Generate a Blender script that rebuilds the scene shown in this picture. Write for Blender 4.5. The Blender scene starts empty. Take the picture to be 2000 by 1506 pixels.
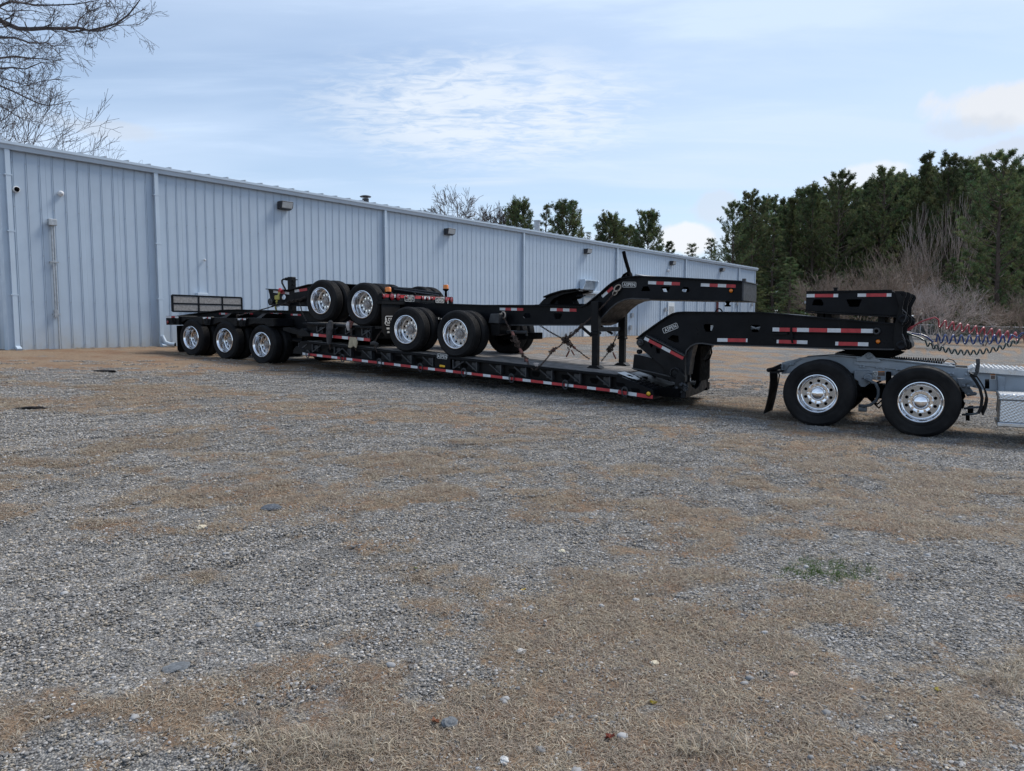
import bpy, bmesh, math, random
import numpy as np
from mathutils import Vector, Matrix
from mathutils.geometry import tessellate_polygon

R = math.radians
random.seed(7)
scene = bpy.context.scene
COL = scene.collection

# ------------------------------------------------------------------ camera
EYE = 1.70
F = 1446.0                       # focal length in pixels of the 2000 px wide photograph
PITCH = math.atan(119.0 / F)
cam = bpy.data.cameras.new("camera")
cam.sensor_fit = 'HORIZONTAL'
cam.sensor_width = 36.0
cam.lens = F / 2000.0 * 36.0
cam.clip_start = 0.1
cam.clip_end = 3000.0
cam_o = bpy.data.objects.new("camera", cam)
COL.objects.link(cam_o)
cam_o.location = (0, 0, EYE)
cam_o.rotation_euler = (math.pi / 2 - PITCH, 0, 0)
scene.camera = cam_o

# ------------------------------------------------------------------ view
scene.view_settings.view_transform = 'Standard'
scene.view_settings.look = 'None'
scene.view_settings.exposure = 0.55
scene.view_settings.gamma = 1.0
scene.view_settings.use_curve_mapping = False
scene.render.engine = 'CYCLES'
scene.cycles.max_bounces = 6
scene.cycles.diffuse_bounces = 3

# ------------------------------------------------------------------ sun and sky
SUN_AZ = R(58.0)     # measured from straight ahead, positive to the right
SUN_EL = R(50.0)
sl = bpy.data.lights.new("sun", 'SUN')
sl.energy = 2.7
sl.angle = R(22.0)
sl.color = (1.0, 0.95, 0.88)
so = bpy.data.objects.new("sun", sl)
COL.objects.link(so)
sd = Vector((math.sin(SUN_AZ) * math.cos(SUN_EL), math.cos(SUN_AZ) * math.cos(SUN_EL), math.sin(SUN_EL)))
so.rotation_euler = sd.to_track_quat('Z', 'Y').to_euler()
so.location = (0, 0, 50)

world = bpy.data.worlds.new("World")
scene.world = world
world.use_nodes = True


def vray(u, v):
    dx = (u - 1000.0) / F
    dy = -(v - 753.0) / F
    c, s = math.cos(PITCH), math.sin(PITCH)
    return Vector((dx, c + dy * s, -s + dy * c))


def build_world():
    nt = world.node_tree
    nt.nodes.clear()
    N, L = nt.nodes, nt.links
    def nd(t, **k):
        n = N.new(t)
        for a, b in k.items():
            setattr(n, a, b)
        return n
    out = nd('ShaderNodeOutputWorld')
    bg = nd('ShaderNodeBackground')
    bg.inputs['Strength'].default_value = 0.10
    sky = nd('ShaderNodeTexSky', sky_type='NISHITA')
    sky.sun_disc = False
    sky.sun_elevation = SUN_EL
    sky.sun_rotation = SUN_AZ
    sky.air_density = 1.0
    sky.dust_density = 0.6
    sky.ozone_density = 2.0
    tc = nd('ShaderNodeTexCoord')
    sep = nd('ShaderNodeSeparateXYZ')
    L.new(tc.outputs['Generated'], sep.inputs[0])
    def math_(op, a, b=None, c=None, clamp=False):
        n = nd('ShaderNodeMath', operation=op)
        n.use_clamp = clamp
        for i, x in enumerate((a, b, c)):
            if x is None:
                continue
            if isinstance(x, (int, float)):
                n.inputs[i].default_value = x
            else:
                L.new(x, n.inputs[i])
        return n.outputs[0]
    def mapr(x, a, b, c=0.0, d=1.0):
        n = nd('ShaderNodeMapRange', interpolation_type='SMOOTHSTEP')
        L.new(x, n.inputs[0])
        for i, q in enumerate((a, b, c, d)):
            n.inputs[i + 1].default_value = q
        return n.outputs[0]
    # plane projection for the high thin cloud
    zz = math_('ADD', math_('MAXIMUM', sep.outputs[2], 0.0), 0.12)
    px = math_('DIVIDE', sep.outputs[0], zz)
    py = math_('DIVIDE', sep.outputs[1], zz)
    comb = nd('ShaderNodeCombineXYZ')
    L.new(px, comb.inputs[0]); L.new(py, comb.inputs[1])
    def noise(vec, scale, detail=6, rough=0.55, dist=0.0, off=(0, 0, 0), rot=0.0, sc=(1, 1, 1)):
        m = nd('ShaderNodeMapping')
        m.inputs['Location'].default_value = off
        m.inputs['Rotation'].default_value = (0, 0, rot)
        m.inputs['Scale'].default_value = sc
        L.new(vec, m.inputs['Vector'])
        n = nd('ShaderNodeTexNoise')
        n.inputs['Scale'].default_value = scale
        n.inputs['Detail'].default_value = detail
        n.inputs['Roughness'].default_value = rough
        n.inputs['Distortion'].default_value = dist
        L.new(m.outputs[0], n.inputs['Vector'])
        return n.outputs[0]
    cv = comb.outputs[0]
    veil = mapr(noise(cv, 0.55, 5, 0.5, 0.3, (3.1, 1.7, 0), R(20), (0.7, 1.5, 1)), 0.36, 0.66)
    streak = mapr(noise(cv, 1.7, 8, 0.6, 0.5, (0.4, 5.2, 0), R(28), (0.35, 1.6, 1)), 0.46, 0.74)
    # a bank of small rippled cloud in the middle of the view
    def spot(u, v, rx, ry, soft=0.35):
        d = vray(u, v).normalized()
        sub = nd('ShaderNodeVectorMath', operation='SUBTRACT')
        L.new(tc.outputs['Generated'], sub.inputs[0])
        sub.inputs[1].default_value = d
        mu = nd('ShaderNodeVectorMath', operation='MULTIPLY')
        L.new(sub.outputs[0], mu.inputs[0])
        mu.inputs[1].default_value = (F / rx, F / rx, F / ry)
        ln = nd('ShaderNodeVectorMath', operation='LENGTH')
        L.new(mu.outputs[0], ln.inputs[0])
        return ln.outputs['Value']
    rip0 = noise(cv, 3.2, 4, 0.5, 0.5, (5, 9, 0), R(30), (0.7, 1.5, 1))
    rip = noise(cv, 13.0, 8, 0.62, 0.8, (2, 3, 0), R(35), (0.8, 1.6, 1))
    rm = mapr(spot(950, 215, 430, 140), 1.0, 0.3)
    ripm = math_('MULTIPLY', mapr(math_('ADD', math_('ADD', math_('MULTIPLY', rip, 0.6), math_('MULTIPLY', rip0, 0.45)), math_('MULTIPLY', rm, 0.12)), 0.47, 0.72), rm)
    lowst = mapr(spot(880, 345, 260, 22), 1.0, 0.1)
    lowm = math_('MULTIPLY', mapr(noise(cv, 2.6, 6, 0.55, 0.4, (8, 1, 0), R(10), (0.3, 2.2, 1)), 0.38, 0.6), lowst)
    hz = mapr(sep.outputs[2], 0.42, 0.0)
    a = math_('ADD', math_('MULTIPLY', veil, 0.46), math_('MULTIPLY', streak, 0.42))
    a = math_('ADD', a, math_('MULTIPLY', hz, 0.20))
    a = math_('ADD', a, 0.27, clamp=True)
    mix = nd('ShaderNodeMix', data_type='RGBA')
    L.new(a, mix.inputs[0])
    L.new(sky.outputs[0], mix.inputs[6])
    mix.inputs[7].default_value = (4.7, 5.75, 7.3, 1)
    cur = mix.outputs[2]
    wsum = math_('ADD', math_('MULTIPLY', ripm, 0.78), math_('MULTIPLY', lowm, 0.6), clamp=True)
    mxw = nd('ShaderNodeMix', data_type='RGBA')
    L.new(wsum, mxw.inputs[0]); L.new(cur, mxw.inputs[6]); mxw.inputs[7].default_value = (6.1, 6.55, 7.1, 1)
    cur = mxw.outputs[2]
    # fair-weather puffs low on the right
    dn = noise(tc.outputs['Generated'], 16.0, 7, 0.55, 0.2)
    for (u, v, rx, ry, wgt, col) in [(1340, 468, 62, 30, 0.85, (7.0, 7.0, 7.1)), (1402, 400, 50, 36, 0.55, (4.9, 5.3, 5.9)),
                                (1700, 345, 75, 28, 0.6, (6.4, 6.5, 6.6)), (1975, 205, 130, 50, 0.85, (5.9, 6.0, 6.2)),
                                (1900, 250, 90, 30, 0.5, (4.6, 5.0, 5.6)), (1960, 305, 90, 36, 0.5, (4.7, 4.9, 5.4)),
                                (200, 250, 110, 22, 0.5, (4.6, 5.0, 5.6)), (1320, 470, 190, 30, 0.35, (5.4, 5.8, 6.3))]:
        dd = math_('SUBTRACT', spot(u, v, rx, ry), math_('MULTIPLY', math_('SUBTRACT', dn, 0.5), 1.7))
        m = math_('MULTIPLY', mapr(dd, 1.0, 0.62), wgt)
        mx = nd('ShaderNodeMix', data_type='RGBA')
        L.new(m, mx.inputs[0])
        L.new(cur, mx.inputs[6])
        mx.inputs[7].default_value = (*col, 1)
        cur = mx.outputs[2]
    L.new(cur, bg.inputs['Color'])
    L.new(bg.outputs[0], out.inputs['Surface'])


build_world()

# ------------------------------------------------------------------ frames of reference
# the building wall: point on the ground line, direction along it (away from the camera), normal to the lot
WA = R(37.9)
WD = Vector((math.sin(WA), math.cos(WA), 0))
WM = Vector((math.cos(WA), -math.sin(WA), 0))
WQ = Vector((-10.4, 22.0, 0))
FLOOR = 1.04


def wall_pt(s, t, z):
    return WQ + WD * s + WM * t + Vector((0, 0, z))


def wall_px(u, v, t=0.0):
    r = vray(u, v)
    k = (WQ.dot(WM) + t) / r.dot(WM)
    p = r * k
    return (p - WQ).dot(WD), EYE + p.z


# the rig: s runs forward (right in the picture), w away from the camera, the plane w = 0 is the outer tyre face
RA = R(30.5)
RU = Vector((math.cos(RA), -math.sin(RA), 0))
RN = Vector((math.sin(RA), math.cos(RA), 0))
RO = Vector((-6.15, 18.1, 0))


def rp(u, v, w=0.0):
    r = vray(u, v)
    k = (RO.dot(RN) + w) / r.dot(RN)
    p = r * k
    return (p - RO).dot(RU), EYE + p.z


def RW(s, w, z):
    return RO + RU * s + RN * w + Vector((0, 0, z))


def zd(s):                      # top of the low deck
    return 1.318 - 0.0663 * (s - 1.5)


def ground_np(x, y):
    d = (x - WQ.x) * WM.x + (y - WQ.y) * WM.y
    zz = 1.04 - 0.052 * np.clip(d, 0, None)
    return 0.5 * (zz + np.sqrt(zz * zz + 0.0025))


def gz(x, y):
    return float(ground_np(np.array([x]), np.array([y]))[0])


def on_ground(u, v):
    r = vray(u, v)
    lo, hi = 0.5, 400.0
    for _ in range(50):
        m = (lo + hi) / 2
        p = r * m
        if EYE + p.z > gz(p.x, p.y):
            lo = m
        else:
            hi = m
    p = r * lo
    return Vector((p.x, p.y, gz(p.x, p.y)))


# ------------------------------------------------------------------ numpy value noise
_rs = np.random.RandomState(11)
_perm = _rs.permutation(4096)
_val = _rs.rand(4096)


def vnoise(x, y, seed=0):
    xi = np.floor(x).astype(int); yi = np.floor(y).astype(int)
    fx = x - xi; fy = y - yi
    fx = fx * fx * (3 - 2 * fx); fy = fy * fy * (3 - 2 * fy)
    def h(a, b):
        return _val[_perm[(a + _perm[(b + seed * 131) & 4095]) & 4095]]
    return (h(xi, yi) * (1 - fx) + h(xi + 1, yi) * fx) * (1 - fy) + (h(xi, yi + 1) * (1 - fx) + h(xi + 1, yi + 1) * fx) * fy


def fbm(x, y, octaves=4, seed=0, gain=0.5):
    a, s, t = 1.0, 0.0, 0.0
    for i in range(octaves):
        s = s + a * vnoise(x * 2 ** i + 17.3 * i, y * 2 ** i - 9.1 * i, seed + i)
        t += a
        a *= gain
    return s / t


# ------------------------------------------------------------------ materials
def new_mat(name):
    m = bpy.data.materials.new(name)
    m.use_nodes = True
    nt = m.node_tree
    return m, nt, nt.nodes['Principled BSDF']


def mat(name, color, rough=0.5, metal=0.0, vary=0.15, vscale=6.0, bump=0.0, bscale=60.0, dust=0.0, dustcol=(0.22, 0.19, 0.16), coat=0.0, spec=None, rvary=0.12, attr=False):
    m, nt, b = new_mat(name)
    N, L = nt.nodes, nt.links
    tc = N.new('ShaderNodeTexCoord')
    n1 = N.new('ShaderNodeTexNoise')
    n1.inputs['Scale'].default_value = vscale
    n1.inputs['Detail'].default_value = 6
    L.new(tc.outputs['Object'], n1.inputs['Vector'])
    mr = N.new('ShaderNodeMapRange')
    mr.inputs[1].default_value = 0.3; mr.inputs[2].default_value = 0.7
    mr.inputs[3].default_value = 1 - vary; mr.inputs[4].default_value = 1 + vary
    L.new(n1.outputs[0], mr.inputs[0])
    mul = N.new('ShaderNodeMix'); mul.data_type = 'RGBA'; mul.blend_type = 'MULTIPLY'
    mul.inputs[0].default_value = 1.0
    mul.inputs[6].default_value = (*color, 1)
    if attr:
        at = N.new('ShaderNodeAttribute'); at.attribute_name = 'Col'
        L.new(at.outputs['Color'], mul.inputs[6])
    L.new(mr.outputs[0], mul.inputs[7])
    col = mul.outputs[2]
    if dust > 0:
        n2 = N.new('ShaderNodeTexNoise')
        n2.inputs['Scale'].default_value = vscale * 0.45
        n2.inputs['Detail'].default_value = 8
        n2.inputs['Roughness'].default_value = 0.65
        L.new(tc.outputs['Object'], n2.inputs['Vector'])
        m2 = N.new('ShaderNodeMapRange')
        m2.inputs[1].default_value = 0.42; m2.inputs[2].default_value = 0.75
        m2.inputs[3].default_value = 0.0; m2.inputs[4].default_value = dust
        L.new(n2.outputs[0], m2.inputs[0])
        mx = N.new('ShaderNodeMix'); mx.data_type = 'RGBA'
        L.new(m2.outputs[0], mx.inputs[0])
        L.new(col, mx.inputs[6])
        mx.inputs[7].default_value = (*dustcol, 1)
        col = mx.outputs[2]
    L.new(col, b.inputs['Base Color'])
    b.inputs['Metallic'].default_value = metal
    m3 = N.new('ShaderNodeMapRange')
    m3.inputs[1].default_value = 0.3; m3.inputs[2].default_value = 0.7
    m3.inputs[3].default_value = max(0.02, rough - rvary); m3.inputs[4].default_value = min(1, rough + rvary)
    n3 = N.new('ShaderNodeTexNoise'); n3.inputs['Scale'].default_value = vscale * 2.3; n3.inputs['Detail'].default_value = 4
    L.new(tc.outputs['Object'], n3.inputs['Vector'])
    L.new(n3.outputs[0], m3.inputs[0])
    L.new(m3.outputs[0], b.inputs['Roughness'])
    if coat:
        b.inputs['Coat Weight'].default_value = coat
    if spec is not None:
        b.inputs['Specular IOR Level'].default_value = spec
    if bump > 0:
        nb = N.new('ShaderNodeTexNoise'); nb.inputs['Scale'].default_value = bscale; nb.inputs['Detail'].default_value = 5
        L.new(tc.outputs['Object'], nb.inputs['Vector'])
        bp = N.new('ShaderNodeBump'); bp.inputs['Strength'].default_value = bump; bp.inputs['Distance'].default_value = 0.01
        L.new(nb.outputs[0], bp.inputs['Height'])
        L.new(bp.outputs[0], b.inputs['Normal'])
    return m


M = {}
M['black'] = mat('black_paint', (0.0030, 0.0036, 0.0052), 0.38, vary=0.3, vscale=2.5, dust=0.45, dustcol=(0.020, 0.022, 0.027), spec=0.13)
M['black2'] = mat('black_paint_worn', (0.005, 0.0052, 0.006), 0.45, vary=0.4, vscale=5, dust=0.5, dustcol=(0.020, 0.021, 0.024), spec=0.15)
M['dark'] = mat('black_undercoat', (0.003, 0.003, 0.0035), 0.8, vary=0.3, spec=0.06)
M['edge'] = mat('paler_black_edge', (0.026, 0.028, 0.032), 0.45, vary=0.4, vscale=9)  # paler black for lips, end faces, brackets and fittings
M['rubber'] = mat('tyre_rubber', (0.0065, 0.0065, 0.0075), 0.7, vary=0.35, vscale=4, bump=0.12, bscale=90, dust=0.55, dustcol=(0.030, 0.029, 0.028), spec=0.18)
M['flap'] = mat('mudflap_rubber', (0.007, 0.007, 0.008), 0.6, vary=0.2, spec=0.2)
M['chrome'] = mat('polished_aluminium', (0.84, 0.85, 0.87), 0.09, 1.0, vary=0.03, vscale=3, rvary=0.015)
M['alu'] = mat('satin_aluminium', (0.62, 0.64, 0.66), 0.34, 1.0, vary=0.15, vscale=9, dust=0.25, dustcol=(0.30, 0.29, 0.27))
M['disc'] = mat('wheel_disc_aluminium', (0.40, 0.395, 0.39), 0.27, 1.0, vary=0.06, vscale=5, rvary=.04)
M['mirror'] = mat('chrome_cap', (0.86, 0.87, 0.89), 0.05, 1.0, vary=0.03, rvary=0.02)
M['hubsteel'] = mat('dull_hub_steel', (0.30, 0.28, 0.27), 0.45, 0.7, vary=0.25, vscale=20)
M['white'] = mat('retroreflective_white', (0.62, 0.64, 0.66), 0.4, vary=0.1, vscale=12, dust=0.2, dustcol=(0.3, 0.3, 0.3))
M['red'] = mat('retroreflective_red', (0.42, 0.028, 0.035), 0.38, vary=0.2, vscale=12)
M['amber'] = mat('amber_lens', (0.75, 0.20, 0.012), 0.25, vary=0.1, coat=0.5)
M['yellow'] = mat('yellow_lens', (0.75, 0.42, 0.01), 0.3, vary=0.1, coat=0.4)
M['redlens'] = mat('red_lens', (0.20, 0.012, 0.018), 0.2, vary=0.1, coat=0.5)
M['grey'] = mat('grey_chassis_paint', (0.30, 0.345, 0.39), 0.38, vary=0.12, vscale=5, dust=0.22, dustcol=(0.20, 0.185, 0.165), coat=0.2)
M['grey2'] = mat('grey_cast_paint', (0.235, 0.27, 0.305), 0.5, vary=0.2, vscale=8, dust=0.3, dustcol=(0.17, 0.155, 0.135))
M['plate'] = mat('sign_white', (0.62, 0.62, 0.60), 0.4, vary=0.08)
M['wood'] = mat('weathered_plank', (0.185, 0.172, 0.162), 0.85, vary=0.35, vscale=7, bump=0.3, bscale=40)
M['chain'] = mat('rusty_chain', (0.055, 0.036, 0.028), 0.75, 0.25, vary=0.5, vscale=25, bump=0.2, bscale=120)
M['chaind'] = mat('dark_chain', (0.045, 0.036, 0.032), 0.7, 0.4, vary=0.5, vscale=25)
M['rustred'] = mat('faded_red_binder', (0.13, 0.045, 0.034), 0.7, vary=0.4, vscale=20)
M['shackle'] = mat('bare_shackle', (0.34, 0.29, 0.24), 0.5, 0.5, vary=0.3, vscale=20)
M['fleece'] = mat('dirty_grey_fleece', (0.055, 0.052, 0.052), 0.95, vary=0.4, vscale=15, bump=0.8, bscale=150)
M['rag'] = mat('cream_rag', (0.38, 0.32, 0.22), 0.9, vary=0.3, vscale=10, bump=0.4, bscale=60)
M['ragw'] = mat('pale_rag', (0.42, 0.38, 0.36), 0.9, vary=0.3, vscale=10)
M['strap'] = mat('yellow_strap', (0.45, 0.40, 0.10), 0.7, vary=0.2)
M['hred'] = mat('red_air_hose', (0.36, 0.055, 0.062), 0.38, vary=0.15, vscale=10)
M['hblue'] = mat('blue_air_hose', (0.018, 0.045, 0.16), 0.35, vary=0.15, vscale=10)
M['hgreen'] = mat('dark_green_electric_coil', (0.010, 0.034, 0.032), 0.35, vary=0.15, vscale=10)
M['hose'] = mat('grey_hose', (0.085, 0.10, 0.115), 0.5, vary=0.2)
M['wallp'] = mat('pale_blue_grey_siding', (0.3870, 0.4673, 0.5589), 0.40, vary=0.05, vscale=1.2, dust=0.10, dustcol=(0.3864, 0.4416, 0.5152))


def weather_wall(m):
    nt = m.node_tree; N, L = nt.nodes, nt.links
    b = N['Principled BSDF']
    src = b.inputs['Base Color'].links[0].from_socket
    geo = N.new('ShaderNodeNewGeometry'); tc = N.new('ShaderNodeTexCoord')
    sep = N.new('ShaderNodeSeparateXYZ'); L.new(tc.outputs['Object'], sep.inputs[0])
    def nz(scale, sc, d=5):
        mp = N.new('ShaderNodeMapping'); mp.inputs['Scale'].default_value = sc; L.new(geo.outputs['Position'], mp.inputs[0])
        n = N.new('ShaderNodeTexNoise'); n.inputs['Scale'].default_value = scale; n.inputs['Detail'].default_value = d; n.inputs['Roughness'].default_value = .65; L.new(mp.outputs[0], n.inputs['Vector']); return n.outputs[0]
    def mr(x, a, b_, c, d):
        n = N.new('ShaderNodeMapRange'); L.new(x, n.inputs[0])
        for i_, q in enumerate((a, b_, c, d)): n.inputs[i_ + 1].default_value = q
        return n.outputs[0]
    def mul(a, b_):
        n = N.new('ShaderNodeMath'); n.operation = 'MULTIPLY'; L.new(a, n.inputs[0]); L.new(b_, n.inputs[1]); return n.outputs[0]
    def mixc(f, a, col):
        n = N.new('ShaderNodeMix'); n.data_type = 'RGBA'; L.new(f, n.inputs[0]); L.new(a, n.inputs[6]); n.inputs[7].default_value = (*col, 1); return n.outputs[2]
    splash = mul(mr(sep.outputs[2], 0.75, 0.0, 0.0, 1.0), mr(nz(2.2, (1, 1, .7)), .35, .7, 0.15, 0.75))
    streak = mr(nz(2.5, (3.2, 3.2, .10)), .52, .78, 0, .30)
    smear = mr(nz(.8, (1, 1, 1), 8), .55, .75, 0, .28)
    c = mixc(streak, src, (0.33, 0.385, 0.44))
    c = mixc(smear, c, (0.37, 0.42, 0.48))
    c = mixc(splash, c, (0.36, 0.33, 0.27))
    L.new(c, b.inputs['Base Color'])
    bp = N.new('ShaderNodeBump'); bp.inputs['Strength'].default_value = .25; bp.inputs['Distance'].default_value = .02
    L.new(nz(1.6, (1, 1, .6), 3), bp.inputs['Height']); L.new(bp.outputs[0], b.inputs['Normal'])


weather_wall(M['wallp'])
M['trim'] = mat('pale_trim', (0.4372, 0.5216, 0.6094), 0.4, vary=0.05, vscale=2)
M['roof'] = mat('galvanised_roof', (0.42, 0.45, 0.48), 0.4, 0.2, vary=0.1)
M['door'] = mat('white_door', (0.62, 0.66, 0.68), 0.5, vary=0.05)
M['bronze'] = mat('dark_bronze_housing', (0.03, 0.03, 0.034), 0.5, vary=0.2)
M['lens'] = mat('frosted_glass', (0.38, 0.40, 0.41), 0.25, vary=0.1, coat=0.4)
M['wht'] = mat('white_plastic', (0.66, 0.67, 0.68), 0.4, vary=0.05)
M['galv'] = mat('galvanised_steel', (0.36, 0.38, 0.40), 0.45, 0.5, vary=0.2, vscale=12)
M['maroon'] = mat('maroon_post', (0.10, 0.022, 0.022), 0.6, vary=0.2)
M['brick'] = mat('stained_render', (0.33, 0.22, 0.13), 0.8, vary=0.2)
M['mesh'] = mat('grey_mesh_screen', (0.32, 0.305, 0.295), 0.85, vary=0.25, vscale=20)
M['sticker'] = mat('brown_sticker', (0.13, 0.09, 0.07), 0.5, vary=0.2)
M['orange'] = mat('orange_sticker', (0.6, 0.2, 0.03), 0.5, vary=0.1)
M['bark'] = mat('pine_bark', (0.085, 0.062, 0.050), 0.9, vary=0.3, vscale=3, bump=0.5, bscale=20)
M['twig'] = mat('bare_grey_twigs', (0.33, 0.275, 0.245), 0.85, vary=0.25, vscale=2)
M['twigm'] = mat('mid_grey_twigs', (0.115, 0.095, 0.085), 0.85, vary=0.25, vscale=2)
M['twigd'] = mat('dark_twigs', (0.055, 0.045, 0.045), 0.85, vary=0.25, vscale=2)
M['twigb'] = mat('brown_grey_twigs', (0.22, 0.168, 0.130), 0.85, vary=0.25, vscale=2)


def foliage_mat(name, c1, c2, scale=0.7):
    m, nt, b = new_mat(name)
    N, L = nt.nodes, nt.links
    at = N.new('ShaderNodeAttribute'); at.attribute_name = 'Col'
    oi = N.new('ShaderNodeObjectInfo')
    tc = N.new('ShaderNodeTexCoord')
    n = N.new('ShaderNodeTexNoise'); n.inputs['Scale'].default_value = scale; n.inputs['Detail'].default_value = 3
    L.new(tc.outputs['Object'], n.inputs['Vector'])
    mx = N.new('ShaderNodeMix'); mx.data_type = 'RGBA'
    mr = N.new('ShaderNodeMapRange'); mr.inputs[1].default_value = 0.35; mr.inputs[2].default_value = 0.65
    L.new(n.outputs[0], mr.inputs[0]); L.new(mr.outputs[0], mx.inputs[0])
    mx.inputs[6].default_value = (*c1, 1); mx.inputs[7].default_value = (*c2, 1)
    mu = N.new('ShaderNodeMix'); mu.data_type = 'RGBA'; mu.blend_type = 'MULTIPLY'; mu.inputs[0].default_value = 1
    L.new(mx.outputs[2], mu.inputs[6]); L.new(at.outputs['Color'], mu.inputs[7])
    hs = N.new('ShaderNodeHueSaturation')
    m2 = N.new('ShaderNodeMapRange'); m2.inputs[3].default_value = 0.75; m2.inputs[4].default_value = 1.25
    L.new(oi.outputs['Random'], m2.inputs[0]); L.new(m2.outputs[0], hs.inputs['Value'])
    m4 = N.new('ShaderNodeMapRange'); m4.inputs[3].default_value = 0.485; m4.inputs[4].default_value = 0.515
    L.new(oi.outputs['Random'], m4.inputs[0]); L.new(m4.outputs[0], hs.inputs['Hue'])
    L.new(mu.outputs[2], hs.inputs['Color'])
    L.new(hs.outputs[0], b.inputs['Base Color'])
    b.inputs['Roughness'].default_value = 0.65
    b.inputs['Specular IOR Level'].default_value = 0.25
    # needles and blades let some light through
    tr = N.new('ShaderNodeBsdfTranslucent'); L.new(hs.outputs[0], tr.inputs['Color'])
    ms = N.new('ShaderNodeMixShader'); ms.inputs[0].default_value = 0.35
    out = N['Material Output']
    L.new(b.outputs[0], ms.inputs[1]); L.new(tr.outputs[0], ms.inputs[2]); L.new(ms.outputs[0], out.inputs['Surface'])
    return m


M['needles'] = foliage_mat('pine_needles', (0.0780, 0.1170, 0.0546), (0.1560, 0.1755, 0.0780))
M['dry'] = foliage_mat('dry_grass', (1, 1, 1), (0.85, 0.85, 0.85), 3.0)
M['pebble'] = mat('gravel_stone', (1, 1, 1), 0.85, vary=0.18, vscale=60, attr=True, spec=0.25)

# ------------------------------------------------------------------ mesh building
class MB:
    def __init__(self):
        self.v = []; self.f = []; self.m = []; self.c = None
    def add(self, vs, fs, mi=0):
        o = len(self.v)
        self.v.extend(vs)
        for f in fs:
            self.f.append(tuple(i + o for i in f)); self.m.append(mi)
    def hexa(self, p, mi=0):           # 8 points: bottom ring 0-3, top ring 4-7
        self.add(p, [(3, 2, 1, 0), (4, 5, 6, 7), (0, 1, 5, 4), (1, 2, 6, 5), (2, 3, 7, 6), (3, 0, 4, 7)], mi)
    def box(self, fr, a0, a1, b0, b1, c0, c1, mi=0):
        P = [fr(a, b, c) for c in (c0, c1) for a, b in ((a0, b0), (a1, b0), (a1, b1), (a0, b1))]
        self.hexa(P, mi)
    def prism(self, fr, poly, w0, w1, holes=(), mi=0):
        """poly in (s, z) of the frame fr(s, w, z), extruded over w"""
        loops = [list(poly)] + [list(h) for h in holes]
        tris = tessellate_polygon([[Vector((a, b, 0)) for a, b in l] for l in loops])
        flat = [p for l in loops for p in l]
        n = len(flat)
        vs = [fr(a, w0, b) for a, b in flat] + [fr(a, w1, b) for a, b in flat]
        fs = [tuple(t) for t in tris] + [tuple(i + n for i in reversed(t)) for t in tris]
        o = 0
        for l in loops:
            k = len(l)
            for i in range(k):
                j = (i + 1) % k
                fs.append((o + i, o + j, o + j + n, o + i + n))
            o += k
        self.add(vs, fs, mi)
    def tube(self, pts, r, seg=8, mi=0, cap=True, closed=False):
        pts = [Vector(p) for p in pts]
        n = len(pts)
        rs = r if isinstance(r, (list, tuple)) else [r] * n
        vs = []; up = None
        for i, p in enumerate(pts):
            if closed:
                t = pts[(i + 1) % n] - pts[i - 1]
            else:
                t = pts[min(i + 1, n - 1)] - pts[max(i - 1, 0)]
            if t.length < 1e-9:
                t = Vector((0, 0, 1))
            t.normalize()
            if up is None:
                up = Vector((0, 0, 1)) if abs(t.z) < 0.9 else Vector((1, 0, 0))
            x = t.cross(up)
            if x.length < 1e-5:
                x = t.orthogonal()
            x.normalize(); y = x.cross(t).normalized(); up = y
            for k in range(seg):
                a = 2 * math.pi * k / seg
                vs.append(p + (x * math.cos(a) + y * math.sin(a)) * rs[i])
        fs = []
        m_ = n if closed else n - 1
        for i in range(m_):
            i2 = (i + 1) % n
            for k in range(seg):
                k2 = (k + 1) % seg
                fs.append((i * seg + k, i * seg + k2, i2 * seg + k2, i2 * seg + k))
        if cap and not closed:
            fs.append(tuple(range(seg - 1, -1, -1)))
            fs.append(tuple((n - 1) * seg + k for k in range(seg)))
        self.add(vs, fs, mi)
    def lathe(self, prof, seg=48, fr=None, mi=0, closed=False):
        """prof (r, y) round the local y axis; fr maps (x, y, z)"""
        fr = fr or (lambda x, y, z: Vector((x, y, z)))
        n = len(prof)
        vs = []
        for k in range(seg):
            a = 2 * math.pi * k / seg
            for (r, y) in prof:
                vs.append(fr(r * math.cos(a), y, r * math.sin(a)))
        fs = []
        for k in range(seg):
            k2 = (k + 1) % seg
            for i in range(n if closed else n - 1):
                j = (i + 1) % n
                fs.append((k * n + i, k * n + j, k2 * n + j, k2 * n + i))
        self.add(vs, fs, mi)
    def build(self, name, mats, parent=None, origin=None, bevel=0.0, smooth=False, angle=35, recalc=True):
        me = bpy.data.meshes.new(name)
        o0 = Vector(origin) if origin is not None else Vector((0, 0, 0))
        me.from_pydata([tuple(Vector(p) - o0) for p in self.v], [], self.f)
        ml = mats if isinstance(mats, (list, tuple)) else [mats]
        for m_ in ml:
            me.materials.append(M[m_] if isinstance(m_, str) else m_)
        if len(ml) > 1:
            me.polygons.foreach_set('material_index', self.m)
        if recalc:
            bm = bmesh.new(); bm.from_mesh(me)
            bmesh.ops.recalc_face_normals(bm, faces=bm.faces)
            bm.to_mesh(me); bm.free()
        if smooth:
            me.polygons.foreach_set('use_smooth', [True] * len(me.polygons))
            try:
                me.set_sharp_from_angle(angle=R(angle))
            except Exception:
                pass
        me.update()
        ob = bpy.data.objects.new(name, me)
        COL.objects.link(ob)
        if parent is not None:
            ob.parent = parent
            base = Vector((0, 0, 0))
            q = parent
            while q is not None:
                base += q.location; q = q.parent
            ob.location = o0 - base
        else:
            ob.location = o0
        if bevel > 0:
            md = ob.modifiers.new('edge', 'BEVEL')
            md.width = bevel; md.segments = 1; md.limit_method = 'ANGLE'; md.angle_limit = R(40)
        return ob


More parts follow.
